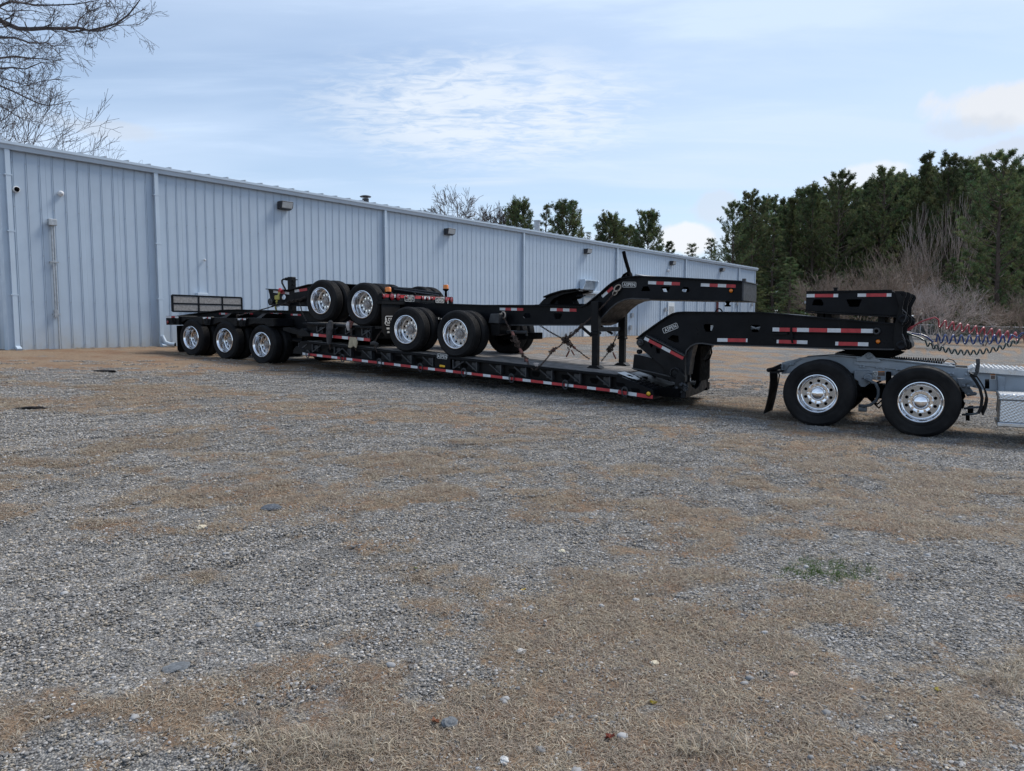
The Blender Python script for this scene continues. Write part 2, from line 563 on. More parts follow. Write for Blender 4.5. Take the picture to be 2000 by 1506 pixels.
def thing(name, label, cat, loc, group=None):
    o = bpy.data.objects.new(name, None)
    COL.objects.link(o)
    o.empty_display_size = 0.2
    o.location = loc
    o['label'] = label; o['category'] = cat
    if group:
        o['group'] = group
    return o


def tag(o, label, cat, group=None, kind=None):
    if label: o['label'] = label
    if cat: o['category'] = cat
    if group: o['group'] = group
    if kind: o['kind'] = kind
    return o


ID = lambda x, y, z: Vector((x, y, z))


def pp(uvs, w):                    # picture outline -> (s, z) on the plane w of the rig
    return [rp(u, v, w) for u, v in uvs]

# ================================================================== GROUND
BLOTS = [  # picture u, v, half width, half height, weight: > 0 dry grass, < 0 gravel
    (100, 700, 420, 22, 0.7), (330, 768, 190, 12, 0.42), (590, 792, 90, 12, 0.5), (290, 900, 190, 34, 0.30),
    (900, 812, 130, 26, 0.42), (790, 930, 250, 55, 0.42), (1040, 990, 170, 32, 0.45), (1380, 1060, 230, 60, 0.30),
    (1620, 1140, 260, 60, 0.40), (1500, 1290, 420, 120, 0.26), (900, 1190, 330, 55, 0.25), (700, 1440, 560, 90, 0.34),
    (200, 1440, 330, 70, 0.34), (1910, 1330, 200, 110, 0.30), (560, 1230, 120, 34, 0.22), (1550, 770, 260, 34, 0.12),
    (1650, 860, 260, 26, 0.22), (1250, 840, 140, 18, 0.22), (640, 716, 90, 8, 0.4), (1450, 700, 110, 10, 0.25),
    (300, 735, 420, 14, -0.45), (700, 762, 260, 24, -0.40), (250, 1050, 380, 95, -0.46), (200, 1240, 300, 100, -0.34),
    (1150, 1095, 260, 34, -0.25), (1180, 1030, 240, 22, -0.1), (1330, 950, 160, 26, -0.18), (1850, 1000, 260, 55, -0.22),
    (1900, 1175, 140, 36, -0.42), (1150, 850, 130, 34, -0.20), (200, 835, 300, 30, -0.28), (1850, 700, 260, 12, -0.22),
    (1290, 1180, 120, 26, -0.22), (1270, 1400, 160, 32, -0.22), (340, 1310, 90, 20, -0.2), (1750, 1440, 110, 36, -0.2), (1250, 1330, 900, 190, 0.20)]
_bl = []
for (u, v, ru, rv, wt) in BLOTS:
    c = on_ground(u, v)
    n_ = on_ground(u, v + rv); f_ = on_ground(u, max(v - rv, 652))
    e_ = on_ground(u + ru, v)
    _bl.append((c.x, c.y, abs(e_.x - c.x), max(0.15, 0.5 * (f_ - n_).length), wt))


def grass_raw(x, y):
    xr = x * .906 + y * .423; yr = (y * .906 - x * .423) * 1.5
    n = fbm(xr * 0.42, yr * 0.42, 3, 3) * 0.40 + fbm(xr * 1.5, yr * 1.5, 3, 9) * 0.34 + fbm(x * 5.0, y * 5.0, 3, 5) * 0.26
    n = 0.5 + (n - 0.5) * 1.25
    b = np.zeros_like(x)
    for (cx, cy, rx, ry, wt) in _bl:
        q = ((x - cx) / rx) ** 2 + ((y - cy) / ry) ** 2
        b = b + wt * np.exp(-q * 1.1)
    d = (x - WQ.x) * WM.x + (y - WQ.y) * WM.y
    b = b + 0.35 * np.clip(1 - d / 4.5, 0, 1) + 0.1 * np.clip((y - 24) / 20, 0, 1)
    return n + 0.30 * np.clip(b, -0.6, 0.75)


def grass_mask(x, y):
    g = grass_raw(x, y)
    t = np.clip((g - 0.40) / 0.24, 0, 1)
    return t * t * (3 - 2 * t)


def micro(x, y):
    h = (fbm(x * 1.1, y * 1.1, 3, 21) - 0.5) * 0.05 + (fbm(x * 6, y * 6, 3, 23) - 0.5) * 0.016
    fade = np.clip(1.2 - np.hypot(x, y) / 60, 0.0, 1)
    return h * fade + grass_mask(x, y) * 0.012 * fade


def surf_np(x, y):
    return ground_np(x, y) + micro(x, y)


def surf(x, y):
    return float(surf_np(np.array([float(x)]), np.array([float(y)]))[0])


def build_ground():
    ang = np.concatenate([np.linspace(-180, -46, 24, endpoint=False), np.linspace(-46, 46, 420), np.linspace(46, 180, 24)[1:-1]])
    ang = np.radians(ang)
    rr = [0.4]
    while rr[-1] < 40:
        rr.append(rr[-1] * 1.0135 + 0.002)
    while rr[-1] < 1500:
        rr.append(rr[-1] * 1.09)
    rr = np.array(rr)
    A, Rr = np.meshgrid(ang, rr)
    x = (Rr * np.sin(A)).ravel(); y = (Rr * np.cos(A)).ravel()
    z = surf_np(x, y)
    na, nr = len(ang), len(rr)
    v = np.stack([x, y, z], 1)
    v = np.vstack([v, [[0, 0, surf(0, 0)]]])
    i = np.arange(nr - 1)[:, None] * na + np.arange(na)[None, :]
    j = np.arange(nr - 1)[:, None] * na + (np.arange(na)[None, :] + 1) % na
    quads = np.stack([i, j, j + na, i + na], -1).reshape(-1, 4)
    c = len(v) - 1
    fan = [(k, c, (k + 1) % na) for k in range(na)]
    me = bpy.data.meshes.new('ground')
    me.from_pydata(v.tolist(), [], quads[:, ::-1].tolist() + fan)
    g = grass_mask(v[:, 0], v[:, 1])
    at = me.attributes.new('grass', 'FLOAT', 'POINT'); at.data.foreach_set('value', g.astype(np.float32))
    me.polygons.foreach_set('use_smooth', [True] * len(me.polygons))
    ob = bpy.data.objects.new('ground', me); COL.objects.link(ob)
    ob['kind'] = 'structure'; ob['label'] = 'gravel yard with patches of dry tan grass'
    bm = bmesh.new(); bm.from_mesh(me); bmesh.ops.recalc_face_normals(bm, faces=bm.faces); bm.to_mesh(me); bm.free()
    if me.polygons[0].normal.z < 0:
        me.flip_normals()
    return ob


def ground_mat():
    m, nt, b = new_mat('gravel_and_grass')
    N, L = nt.nodes, nt.links
    tc = N.new('ShaderNodeTexCoord')
    def noise(s, d=4, r=0.55, sc=(1, 1, 1), rot=0):
        mp = N.new('ShaderNodeMapping'); mp.inputs['Scale'].default_value = sc; mp.inputs['Rotation'].default_value = (0, 0, rot)
        L.new(tc.outputs['Object'], mp.inputs[0])
        n = N.new('ShaderNodeTexNoise'); n.inputs['Scale'].default_value = s; n.inputs['Detail'].default_value = d; n.inputs['Roughness'].default_value = r
        L.new(mp.outputs[0], n.inputs['Vector']); return n.outputs[0]
    def vor(s, feature='F1'):
        n = N.new('ShaderNodeTexVoronoi'); n.inputs['Scale'].default_value = s; n.feature = feature
        L.new(tc.outputs['Object'], n.inputs['Vector']); return n
    def mr(x, a, b_, c=0., d=1., st='LINEAR'):
        n = N.new('ShaderNodeMapRange'); n.interpolation_type = st
        L.new(x, n.inputs[0])
        for i, q in enumerate((a, b_, c, d)): n.inputs[i + 1].default_value = q
        return n.outputs[0]
    def mth(op, a, b_=None):
        n = N.new('ShaderNodeMath'); n.operation = op
        for i, q in enumerate((a, b_)):
            if q is None: continue
            if isinstance(q, (int, float)): n.inputs[i].default_value = q
            else: L.new(q, n.inputs[i])
        return n.outputs[0]
    def ramp(x, stops):
        n = N.new('ShaderNodeValToRGB'); L.new(x, n.inputs[0])
        e = n.color_ramp.elements
        while len(e) < len(stops): e.new(0.5)
        for k, (p, c) in enumerate(stops):
            e[k].position = p; e[k].color = (*c, 1)
        return n.outputs[0]
    def mixc(f, a, b_, mode='MIX'):
        n = N.new('ShaderNodeMix'); n.data_type = 'RGBA'; n.blend_type = mode
        for i, q in ((0, f), (6, a), (7, b_)):
            if isinstance(q, (int, float)): n.inputs[i].default_value = q
            elif isinstance(q, tuple): n.inputs[i].default_value = (*q, 1)
            else: L.new(q, n.inputs[i])
        return n.outputs[2]
    v1 = vor(92); v2 = vor(36)
    sep = N.new('ShaderNodeSeparateColor'); L.new(v1.outputs['Color'], sep.inputs[0])
    sep2 = N.new('ShaderNodeSeparateColor'); L.new(v2.outputs['Color'], sep2.inputs[0])
    stone = ramp(sep.outputs[0], [(0.0, (0.150, 0.150, 0.150)), (0.35, (0.245, 0.240, 0.233)), (0.72, (0.345, 0.335, 0.318)), (0.94, (0.44, 0.425, 0.39)), (1.0, (0.60, 0.56, 0.48))])
    big = ramp(sep2.outputs[1], [(0.0, (0.1431, 0.1410, 0.1388)), (0.5, (0.3021, 0.2925, 0.2775)), (1.0, (0.5247, 0.4875, 0.4301))])
    pick = mr(sep2.outputs[0], 0.74, 0.76)
    stone = mixc(pick, stone, big)
    gap = mr(v1.outputs['Distance'], 0.25, 0.75, 1.0, 0.35)
    stone = mixc(1.0, stone, gap, 'MULTIPLY')
    patch = mr(noise(0.9, 5, 0.6), 0.32, 0.68, 0.74, 1.22)
    stone = mixc(1.0, stone, patch, 'MULTIPLY')
    asph = mr(noise(2.3, 3, 0.5), 0.66, 0.72, 0.0, 0.55)
    stone = mixc(asph, stone, (0.0825, 0.0900, 0.1020))
    fib = noise(150, 4, 0.7, (1, 0.35, 1), 0.6)
    fib2 = noise(34, 5, 0.7)
    gcol = ramp(fib, [(0.28, (0.1050, 0.0840, 0.0672)), (0.45, (0.2590, 0.2030, 0.1512)), (0.62, (0.4060, 0.3220, 0.2380)), (0.8, (0.5320, 0.4340, 0.3360))])
    gt = ramp(noise(1.4, 5, 0.65), [(0.34, (0.92, 0.64, 0.46)), (0.5, (1.10, 0.95, 0.80)), (0.72, (1.18, 1.10, 0.95))])
    gcol = mixc(1.0, gcol, gt, 'MULTIPLY')
    gcol = mixc(mr(fib2, 0.4, 0.62, 0.55, 0.0), gcol, (0.06, 0.052, 0.045))
    # a smear of red clay and a few live blades
    cl = on_ground(1605, 1112)
    ms = N.new('ShaderNodeVectorMath'); ms.operation = 'SUBTRACT'; ms.inputs[1].default_value = (cl.x, cl.y, cl.z)
    L.new(tc.outputs['Object'], ms.inputs[0])
    mm = N.new('ShaderNodeVectorMath'); mm.operation = 'MULTIPLY'; mm.inputs[1].default_value = (5.0, 6.5, 0); L.new(ms.outputs[0], mm.inputs[0])
    ml = N.new('ShaderNodeVectorMath'); ml.operation = 'LENGTH'; L.new(mm.outputs[0], ml.inputs[0])
    gcol = mixc(mr(ml.outputs['Value'], 1.0, 0.3, 0, 0.7), gcol, (0.20, 0.085, 0.045))
    at = N.new('ShaderNodeAttribute'); at.attribute_name = 'grass'
    fine = mth('ADD', mth('MULTIPLY', mth('SUBTRACT', noise(9, 6, 0.7), 0.5), 2.4), at.outputs['Fac'])
    mask = mr(fine, 0.22, 0.74, 0, 0.93, 'SMOOTHSTEP')
    col = mixc(1.0, mixc(mask, stone, gcol), (0.86, 0.86, 0.86), 'MULTIPLY')
    L.new(col, b.inputs['Base Color'])
    b.inputs['Roughness'].default_value = 0.9
    b.inputs['Specular IOR Level'].default_value = 0.2
    h = mth('ADD', mth('MULTIPLY', mth('SUBTRACT', 1.0, v1.outputs['Distance']), 0.8), mth('MULTIPLY', mth('SUBTRACT', 1.0, v2.outputs['Distance']), mth('MULTIPLY', pick, 1.4)))
    hg = mth('ADD', fib, mth('MULTIPLY', fib2, 1.5))
    mixh = N.new('ShaderNodeMix'); L.new(mask, mixh.inputs[0]); L.new(h, mixh.inputs[2]); L.new(hg, mixh.inputs[3])
    bp = N.new('ShaderNodeBump'); bp.inputs['Strength'].default_value = 0.85; bp.inputs['Distance'].default_value = 0.014
    L.new(mixh.outputs[0], bp.inputs['Height']); L.new(bp.outputs[0], b.inputs['Normal'])
    return m


ground = build_ground()
ground.data.materials.append(ground_mat())

# ------------------------------------------------------------------ scattered gravel and dry grass
rng = np.random.RandomState(5)
SRC = {}


def src_collection(name, meshes):
    c = bpy.data.collections.new(name)
    for i, me in enumerate(meshes):
        o = bpy.data.objects.new('%s_%02d' % (name, i), me)
        c.objects.link(o)
    return c


def mesh_np(name, V, Fc, colors=None, material=None, smooth=False):
    me = bpy.data.meshes.new(name)
    me.from_pydata(V.tolist() if hasattr(V, 'tolist') else V, [], Fc.tolist() if hasattr(Fc, 'tolist') else Fc)
    if colors is not None:
        ca = me.color_attributes.new('Col', 'FLOAT_COLOR', 'POINT')
        c4 = np.ones((len(me.vertices), 4), np.float32); c4[:, :3] = colors
        ca.data.foreach_set('color', c4.ravel())
    if material:
        me.materials.append(material)
    if smooth:
        me.polygons.foreach_set('use_smooth', [True] * len(me.polygons))
    me.update()
    return me


def scatter(name, coll, pos, rotz, scl, idx, label, tilt=None):
    me = bpy.data.meshes.new(name)
    me.from_pydata(pos.tolist(), [], [])
    n = len(pos)
    r = np.zeros((n, 3), np.float32); r[:, 2] = rotz
    if tilt is not None:
        r[:, :2] = tilt
    a = me.attributes.new('rot', 'FLOAT_VECTOR', 'POINT'); a.data.foreach_set('vector', r.ravel())
    s3 = scl if scl.ndim == 2 else np.repeat(scl[:, None], 3, 1)
    a = me.attributes.new('scl', 'FLOAT_VECTOR', 'POINT'); a.data.foreach_set('vector', s3.astype(np.float32).ravel())
    a = me.attributes.new('idx', 'INT', 'POINT'); a.data.foreach_set('value', idx.astype(np.int32))
    ob = bpy.data.objects.new(name, me); COL.objects.link(ob)
    ob['kind'] = 'stuff'; ob['label'] = label
    ng = bpy.data.node_groups.new(name, 'GeometryNodeTree')
    ng.interface.new_socket('Geometry', in_out='INPUT', socket_type='NodeSocketGeometry')
    ng.interface.new_socket('Geometry', in_out='OUTPUT', socket_type='NodeSocketGeometry')
    N, L = ng.nodes, ng.links
    gi = N.new('NodeGroupInput'); go = N.new('NodeGroupOutput')
    ci = N.new('GeometryNodeCollectionInfo'); ci.inputs['Collection'].default_value = coll
    ci.inputs['Separate Children'].default_value = True; ci.inputs['Reset Children'].default_value = True
    ip = N.new('GeometryNodeInstanceOnPoints'); ip.inputs['Pick Instance'].default_value = True
    def na(nm, t):
        q = N.new('GeometryNodeInputNamedAttribute'); q.data_type = t; q.inputs['Name'].default_value = nm
        return next(o for o in q.outputs if o.enabled)
    L.new(gi.outputs[0], ip.inputs['Points']); L.new(ci.outputs[0], ip.inputs['Instance'])
    L.new(na('idx', 'INT'), ip.inputs['Instance Index'])
    e2r = N.new('FunctionNodeEulerToRotation'); L.new(na('rot', 'FLOAT_VECTOR'), e2r.inputs[0]); L.new(e2r.outputs[0], ip.inputs['Rotation'])
    L.new(na('scl', 'FLOAT_VECTOR'), ip.inputs['Scale'])
    L.new(ip.outputs[0], go.inputs[0])
    md = ob.modifiers.new('scatter', 'NODES'); md.node_group = ng
    return ob


def ico(sub=1):
    bm = bmesh.new(); bmesh.ops.create_icosphere(bm, subdivisions=sub, radius=1.0)
    V = np.array([v.co[:] for v in bm.verts]); Fc = np.array([[v.index for v in f.verts] for f in bm.faces]); bm.free()
    return V, Fc


ICO, ICOF = ico(1)


def stone_colors(n):
    t = rng.rand(n)
    base = np.interp(t, [0, 0.25, 0.6, 0.92, 1.0], [0.10, 0.18, 0.26, 0.38, 0.54])
    c = np.stack([base * 1.04, base * 1.0, base * 0.955], 1) * 0.95
    warm = rng.rand(n) < 0.25
    c[warm] = np.stack([base[warm] * 1.15, base[warm] * 1.0, base[warm] * 0.80], 1)
    return c


def gravel_patch(seed, n=80, rad=0.105, r0=0.0028, r1=0.0092):
    V = []; Fc = []; C = []
    cols = stone_colors(n)
    for i in range(n):
        a = rng.rand() * 6.283; q = rad * math.sqrt(rng.rand())
        r = r0 + (r1 - r0) * rng.rand() ** 2.8
        P = ICO * (1 + 0.28 * (rng.rand(len(ICO), 1) - 0.5)) * r * np.array([1.15, 0.9, 0.62]) * (0.75 + 0.5 * rng.rand(3))
        t = rng.rand() * 6.283; ct, st = math.cos(t), math.sin(t)
        P = P @ np.array([[ct, -st, 0], [st, ct, 0], [0, 0, 1]])
        P = P + np.array([q * math.cos(a), q * math.sin(a), r * 0.30])
        Fc.append(ICOF + len(V) * len(ICO)); V.append(P); C.append(np.repeat(cols[i][None], len(ICO), 0))
    return mesh_np('gravel_patch_%d' % seed, np.vstack(V), np.vstack(Fc), np.vstack(C), M['pebble'])


GCOL = 1.15 * np.array([(0.39, 0.325, 0.25), (0.30, 0.25, 0.195), (0.45, 0.395, 0.32), (0.22, 0.18, 0.145), (0.34, 0.265, 0.20), (0.27, 0.245, 0.20)])


def grass_clump(seed, n=20, rad=0.05, L0=0.018, L1=0.055, cols=GCOL, up=0.35, wid=0.0011):
    V = []; Fc = []; C = []
    for i in range(n):
        a = rng.rand() * 6.283; q = rad * math.sqrt(rng.rand())
        p = np.array([q * math.cos(a), q * math.sin(a), 0.0])
        b = rng.rand() * 6.283; Ln = L0 + (L1 - L0) * rng.rand() ** 1.5
        el = up * (0.3 + 1.4 * rng.rand())
        d = np.array([math.cos(b) * math.cos(el), math.sin(b) * math.cos(el), math.sin(el)])
        side = np.array([-math.sin(b), math.cos(b), 0.0]) * wid * (0.7 + 0.8 * rng.rand())
        bend = np.array([rng.randn() * 0.14, rng.randn() * 0.14, -0.28]) * Ln
        m_ = p + d * Ln * 0.55; t_ = p + d * Ln + bend
        t_[2] = max(t_[2], 0.001)
        o = len(V)
        V += [p - side, p + side, m_ + side * 0.9, m_ - side * 0.9, t_]
        Fc += [(o, o + 1, o + 2), (o, o + 2, o + 3), (o + 3, o + 2, o + 4)]
        c = cols[rng.randint(len(cols))] * (0.75 + 0.5 * rng.rand())
        C += [c] * 5
    return mesh_np('grass_clump_%d' % seed, np.array(V), Fc, np.array(C), M['dry'])


def wedge(n, r0, r1, half=R(38)):
    r = np.sqrt(rng.rand(n) * (r1 * r1 - r0 * r0) + r0 * r0)
    a = (rng.rand(n) * 2 - 1) * half
    return r * np.sin(a), r * np.cos(a), r


def pos3(x, y, dz=0.0):
    return np.stack([x, y, surf_np(x, y) + dz], 1)


GP = src_collection('gravel_source', [gravel_patch(i) for i in range(7)])
xs, ys, rs = [], [], []
for (n, a, b_) in ((4600, 1.6, 6), (9000, 6, 12), (9000, 12, 20)):
    x, y, r = wedge(n, a, b_)
    g = grass_mask(x, y)
    keep = rng.rand(n) > g * 0.9
    xs.append(x[keep]); ys.append(y[keep]); rs.append(r[keep])
x = np.concatenate(xs); y = np.concatenate(ys); r = np.concatenate(rs)
sc = (0.8 + 0.5 * rng.rand(len(x))) * np.clip(0.85 + r / 22, 0.9, 1.6)
scatter('gravel', GP, pos3(x, y, -0.002), rng.rand(len(x)) * 6.283, sc, rng.randint(0, 7, len(x)), 'grey crushed gravel spread over the yard')

# loose bigger stones
def rock_mesh(seed, sub=2):
    V, Fc = ico(sub)
    P = V * (1 + 0.5 * (vnoise(V[:, 0] * 1.7 + seed * 9, V[:, 1] * 1.7 + V[:, 2] * 2.3, seed) - 0.5))[:, None]
    P = P * np.array([1.2, 0.95, 0.6])
    c = stone_colors(1) * 0 + (0.20 + 0.16 * rng.rand()) * np.array([[1.0, 1.0, 1.0]])
    return mesh_np('rock_%d' % seed, P, Fc, np.repeat(c, len(P), 0), M['pebble'], smooth=True)
RK = src_collection('stone_source', [rock_mesh(i, 1 if i % 2 else 2) for i in range(6)])
x, y, r = wedge(4200, 1.8, 15)
sc = 0.006 + 0.017 * rng.rand(len(x)) ** 8
scatter('loose_stones', RK, pos3(x, y, 0.003), rng.rand(len(x)) * 6.283, sc, rng.randint(0, 6, len(x)), 'loose pebbles lying on the gravel and grass')

CL = src_collection('grass_source', [grass_clump(i) for i in range(8)])
xs, ys, rs = [], [], []
for (n, a, b_) in ((15000, 1.6, 5), (26000, 5, 10), (22000, 10, 17)):
    x, y, r = wedge(n, a, b_)
    g = grass_mask(x, y)
    keep = rng.rand(n) < (g ** 0.9) * 0.9 + 0.10
    xs.append(x[keep]); ys.append(y[keep]); rs.append(r[keep])
x = np.concatenate(xs); y = np.concatenate(ys); r = np.concatenate(rs)
g = grass_mask(x, y)
sc = (0.6 + 0.6 * rng.rand(len(x))) * (0.55 + 0.6 * g) * np.clip(0.8 + r / 12, 0.9, 1.9)
scatter('dry_grass', CL, pos3(x, y, 0.0), rng.rand(len(x)) * 6.283, sc, rng.randint(0, 8, len(x)), 'short dead tan grass growing through the gravel')

# longer tufts: near the lower edge, at the wall foot, round the wheels
TU = src_collection('tuft_source', [grass_clump(20 + i, 46, 0.055, 0.05, 0.11, GCOL * 1.15, 0.6, 0.0014) for i in range(4)])
pts = []
for (u, v, ru, rv, n) in [(620, 1460, 130, 45, 70), (1960, 1330, 60, 40, 30), (1750, 1020, 200, 60, 14), (1400, 1460, 60, 20, 12), (420, 1120, 60, 30, 4)]:
    for _ in range(n):
        p = on_ground(u + random.gauss(0, ru / 2), v + random.gauss(0, rv / 2)); pts.append((p.x, p.y))
for i in range(420):
    q = wall_pt(random.uniform(-4, 46), random.uniform(0.03, 0.5) ** 1.5, 0); pts.append((q.x, q.y))
for s_ in [0, -1.37, -2.74]:
    for _ in range(22):
        q = RW(s_ + random.uniform(-.5, .5), random.uniform(-0.15, 0.1), 0); pts.append((q.x, q.y))
pts = np.array(pts)
scatter('dry_grass_tufts', TU, pos3(pts[:, 0], pts[:, 1]), rng.rand(len(pts)) * 6.283, 0.5 + 0.6 * rng.rand(len(pts)), rng.randint(0, 4, len(pts)), 'longer tufts of dead grass')
GC = np.array([(0.06, 0.12, 0.025), (0.08, 0.15, 0.03), (0.05, 0.09, 0.02)])
GT = src_collection('green_source', [grass_clump(30 + i, 22, 0.05, 0.03, 0.06, GC, 0.8, 0.0012) for i in range(3)])
pts = []
for _ in range(150):
    p = on_ground(1618 + random.gauss(0, 48), 1116 + random.gauss(0, 11)); pts.append((p.x, p.y))
pts = np.array(pts)
scatter('green_grass', GT, pos3(pts[:, 0], pts[:, 1]), rng.rand(len(pts)) * 6.283, 0.5 + 0.4 * rng.rand(len(pts)), rng.randint(0, 3, len(pts)), 'small patch of live green grass')

# single stones and leaves one can point at
def lone_stone(u, v, wpx, col, label, flat=0.55, name='stone', cat='stone', thin=0.8):
    p = on_ground(u, v); p.z = surf(p.x, p.y)
    r = wpx / F * math.hypot(p.x, p.y) / 2
    V, Fc = ico(4)
    sd_ = int(u + v)
    k_ = 0.45 * (vnoise(V[:, 0] * 1.5 + sd_, V[:, 1] * 1.5 + V[:, 2] * 1.9, sd_ % 97) - 0.5) + 0.28 * (vnoise(V[:, 0] * 4.5 + sd_, V[:, 1] * 4.5 + V[:, 2] * 5, sd_ % 89) - 0.5) + 0.10 * (vnoise(V[:, 0] * 13 + V[:, 2] * 9, V[:, 1] * 13, sd_ % 83) - 0.5)
    P = V * (1 + k_)[:, None]
    P = P * np.array([1.0, thin, flat]) * r
    cc_ = np.array([col]) * (0.7 + 0.6 * _val[(np.arange(len(P)) * 37 + sd_) % 4096])[:, None]
    me = mesh_np(name, P, Fc, cc_, M['pebble'], smooth=False)
    ob = bpy.data.objects.new(name, me); COL.objects.link(ob)
    ob.location = (p.x, p.y, p.z + r * flat * 0.35); ob.rotation_euler.z = u if thin > .5 else (u % 7 - 3) * .06
    tag(ob, label, cat)
lone_stone(394, 1038, 17, (0.50, 0.44, 0.33), 'pale cream stone lying alone on the left gravel')
lone_stone(530, 995, 44, (0.085, 0.095, 0.11), 'flat dark lump of asphalt set in the gravel, right of the cream stone', 0.22, 'asphalt_lump', 'asphalt')
lone_stone(343, 1306, 46, (0.12, 0.13, 0.14), 'wide flat dark stone slab in the lower left grass', 0.2)
lone_stone(877, 1420, 34, (0.13, 0.14, 0.15), 'rough grey concrete lump beside the rusty curled leaf', 0.6, 'concrete_lump', 'concrete')
lone_stone(1018, 1281, 20, (0.46, 0.44, 0.41), 'small whitish angular stone in the middle grass')
lone_stone(985, 1490, 24, (0.44, 0.44, 0.43), 'white rounded stone near the lower edge, right of the long grass tuft')
lone_stone(1279, 1296, 16, (0.52, 0.46, 0.35), 'cream pebble among grey gravel right of centre')
lone_stone(1549, 1323, 17, (0.52, 0.38, 0.30), 'pinkish pebble in the lower right grass')
for (u, v, w_, lb) in ((203, 727, 40, 'long black scrap of bark on the gravel in front of the left wall'), (240, 781, 13, 'small black scrap on the gravel below the long one'), (62, 800, 44, 'black stick lying at the left edge of the photo'), (448, 843, 12, 'tiny dark clod on the gravel left of the middle')):
    lone_stone(u, v, w_, (0.018, 0.016, 0.016), lb, 0.14, 'bark_scrap', 'debris', 0.34)
lone_stone(1097, 1078, 14, (0.55, 0.50, 0.38), 'yellowish pebble on the light gravel strip')


def leaf(u, v, wpx, col, label, curl=0.5):
    p = on_ground(u, v); p.z = surf(p.x, p.y)
    r = wpx / F * math.hypot(p.x, p.y) / 2
    V = []; Fc = []
    n = 14
    V.append((0, 0, 0.25 * r))
    for k in range(n):
        a = 2 * math.pi * k / n
        q = r * (0.65 + 0.45 * (k % 2)) * (1.0 + 0.2 * math.sin(3 * a))
        V.append((q * math.cos(a), q * 0.75 * math.sin(a), 0.15 * r + curl * r * abs(math.sin(a * 1.5 + 0.6))))
    o = len(V)
    for q in list(V):
        V.append((q[0], q[1], q[2] - 0.002))
    for k in range(n):
        k2 = (k + 1) % n
        Fc += [(0, 1 + k, 1 + k2), (o, o + 1 + k2, o + 1 + k), (1 + k, o + 1 + k, o + 1 + k2, 1 + k2)]
    me = mesh_np('leaf', V, Fc, np.repeat(np.array([col]), len(V), 0), M['dry'])
    ob = bpy.data.objects.new('fallen_leaf', me); COL.objects.link(ob)
    ob.location = p + Vector((0, 0, 0.006)); ob.rotation_euler = (0.2, 0.15, u)
    tag(ob, label, 'leaf')
leaf(1191, 1448, 24, (0.26, 0.075, 0.035), 'curled reddish brown oak leaf lying on the gravel near the lower edge')
leaf(850, 1418, 24, (0.22, 0.08, 0.05), 'rusty curled leaf leaning on the grey concrete lump')
leaf(1275, 1373, 16, (0.42, 0.36, 0.03), 'yellow leaf on gravel above the reddish oak leaf', 0.3)
leaf(1829, 1356, 15, (0.36, 0.32, 0.04), 'yellow green leaf lying in the lower right grass', 0.3)
leaf(1022, 1157, 12, (0.48, 0.30, 0.03), 'small orange yellow leaf in the middle grass', 0.3)
leaf(812, 1115, 12, (0.12, 0.16, 0.04), 'small green leaf on gravel left of the middle', 0.3)

# ================================================================== BUILDING
EAVE = wall_px(752, 402)[1]
S0 = wall_px(14, 500)[0]
S1 = wall_px(1474, 560)[0]
print('EAVE', EAVE, 'S0', S0, 'S1', S1, 'pitch bay', wall_px(303, 325)[0], wall_px(752, 402)[0], wall_px(1023, 450)[0], wall_px(1340, 500)[0])
bld = thing('warehouse', 'long pale blue grey metal clad warehouse behind the trailers', 'building', wall_pt(0, 0, FLOOR))
WF = lambda s, t, z: wall_pt(s, t, z)
DEEP = 22.0
mb = MB()
mb.box(WF, S0 + 0.02, S1 - 0.02, -0.30, -0.02, FLOOR - 1.2, EAVE - 0.1)
for (a_, b_) in ((S0 + 0.02, S0 + 0.3), (S1 - 0.3, S1 - 0.02)):
    mb.prism(lambda a, w, b: WF(w, a, b), [(-0.31, FLOOR - 1.2), (-0.31, EAVE - 0.08), (-DEEP / 2, EAVE + 0.82), (-DEEP, EAVE - 0.08), (-DEEP, FLOOR - 1.2)], a_, b_)
mb.box(WF, S0 + 0.02, S1 - 0.02, -DEEP - 0.3, -DEEP - 0.01, FLOOR - 1.2, EAVE - 0.1)
mb.build('wall', 'wallp', bld)
mb = MB()
mb.box(WF, S0 + 0.01, S1 - 0.01, -0.018, 0.05, FLOOR - 0.6, FLOOR - 0.0)
mb.build('footing', 'trim', bld)


def panel_mesh(width, z0, z1, dirv, nrm, ribs=3):
    pr = [(0.0, 0.0)]
    st = width / ribs
    for k in range(ribs):
        c = st * (k + 0.5)
        pr += [(c - 0.018, 0.0), (c - 0.009, 0.013), (c + 0.008, 0.013), (c + 0.013, 0.0), (c + 0.014, -0.014), (c + 0.025, -0.014), (c + 0.026, 0.0)]
        for m_ in (0.25, 0.75):            # shallow stiffening swages between the ribs
            pass
    pr += [(width - 0.002, 0.0), (width - 0.002, -0.019), (0, -0.019)]
    V = []
    for z in (z0, z1):
        for a, b in pr:
            V.append(tuple(dirv * a + nrm * b + Vector((0, 0, z))))
    n = len(pr)
    Fc = [(i, (i + 1) % n, (i + 1) % n + n, i + n) for i in range(n)]
    me = bpy.data.meshes.new('siding_panel')
    me.from_pydata(V, [], Fc)
    me.materials.append(M['wallp'])
    bm = bmesh.new(); bm.from_mesh(me); bmesh.ops.recalc_face_normals(bm, faces=bm.faces); bm.to_mesh(me); bm.free()
    return me


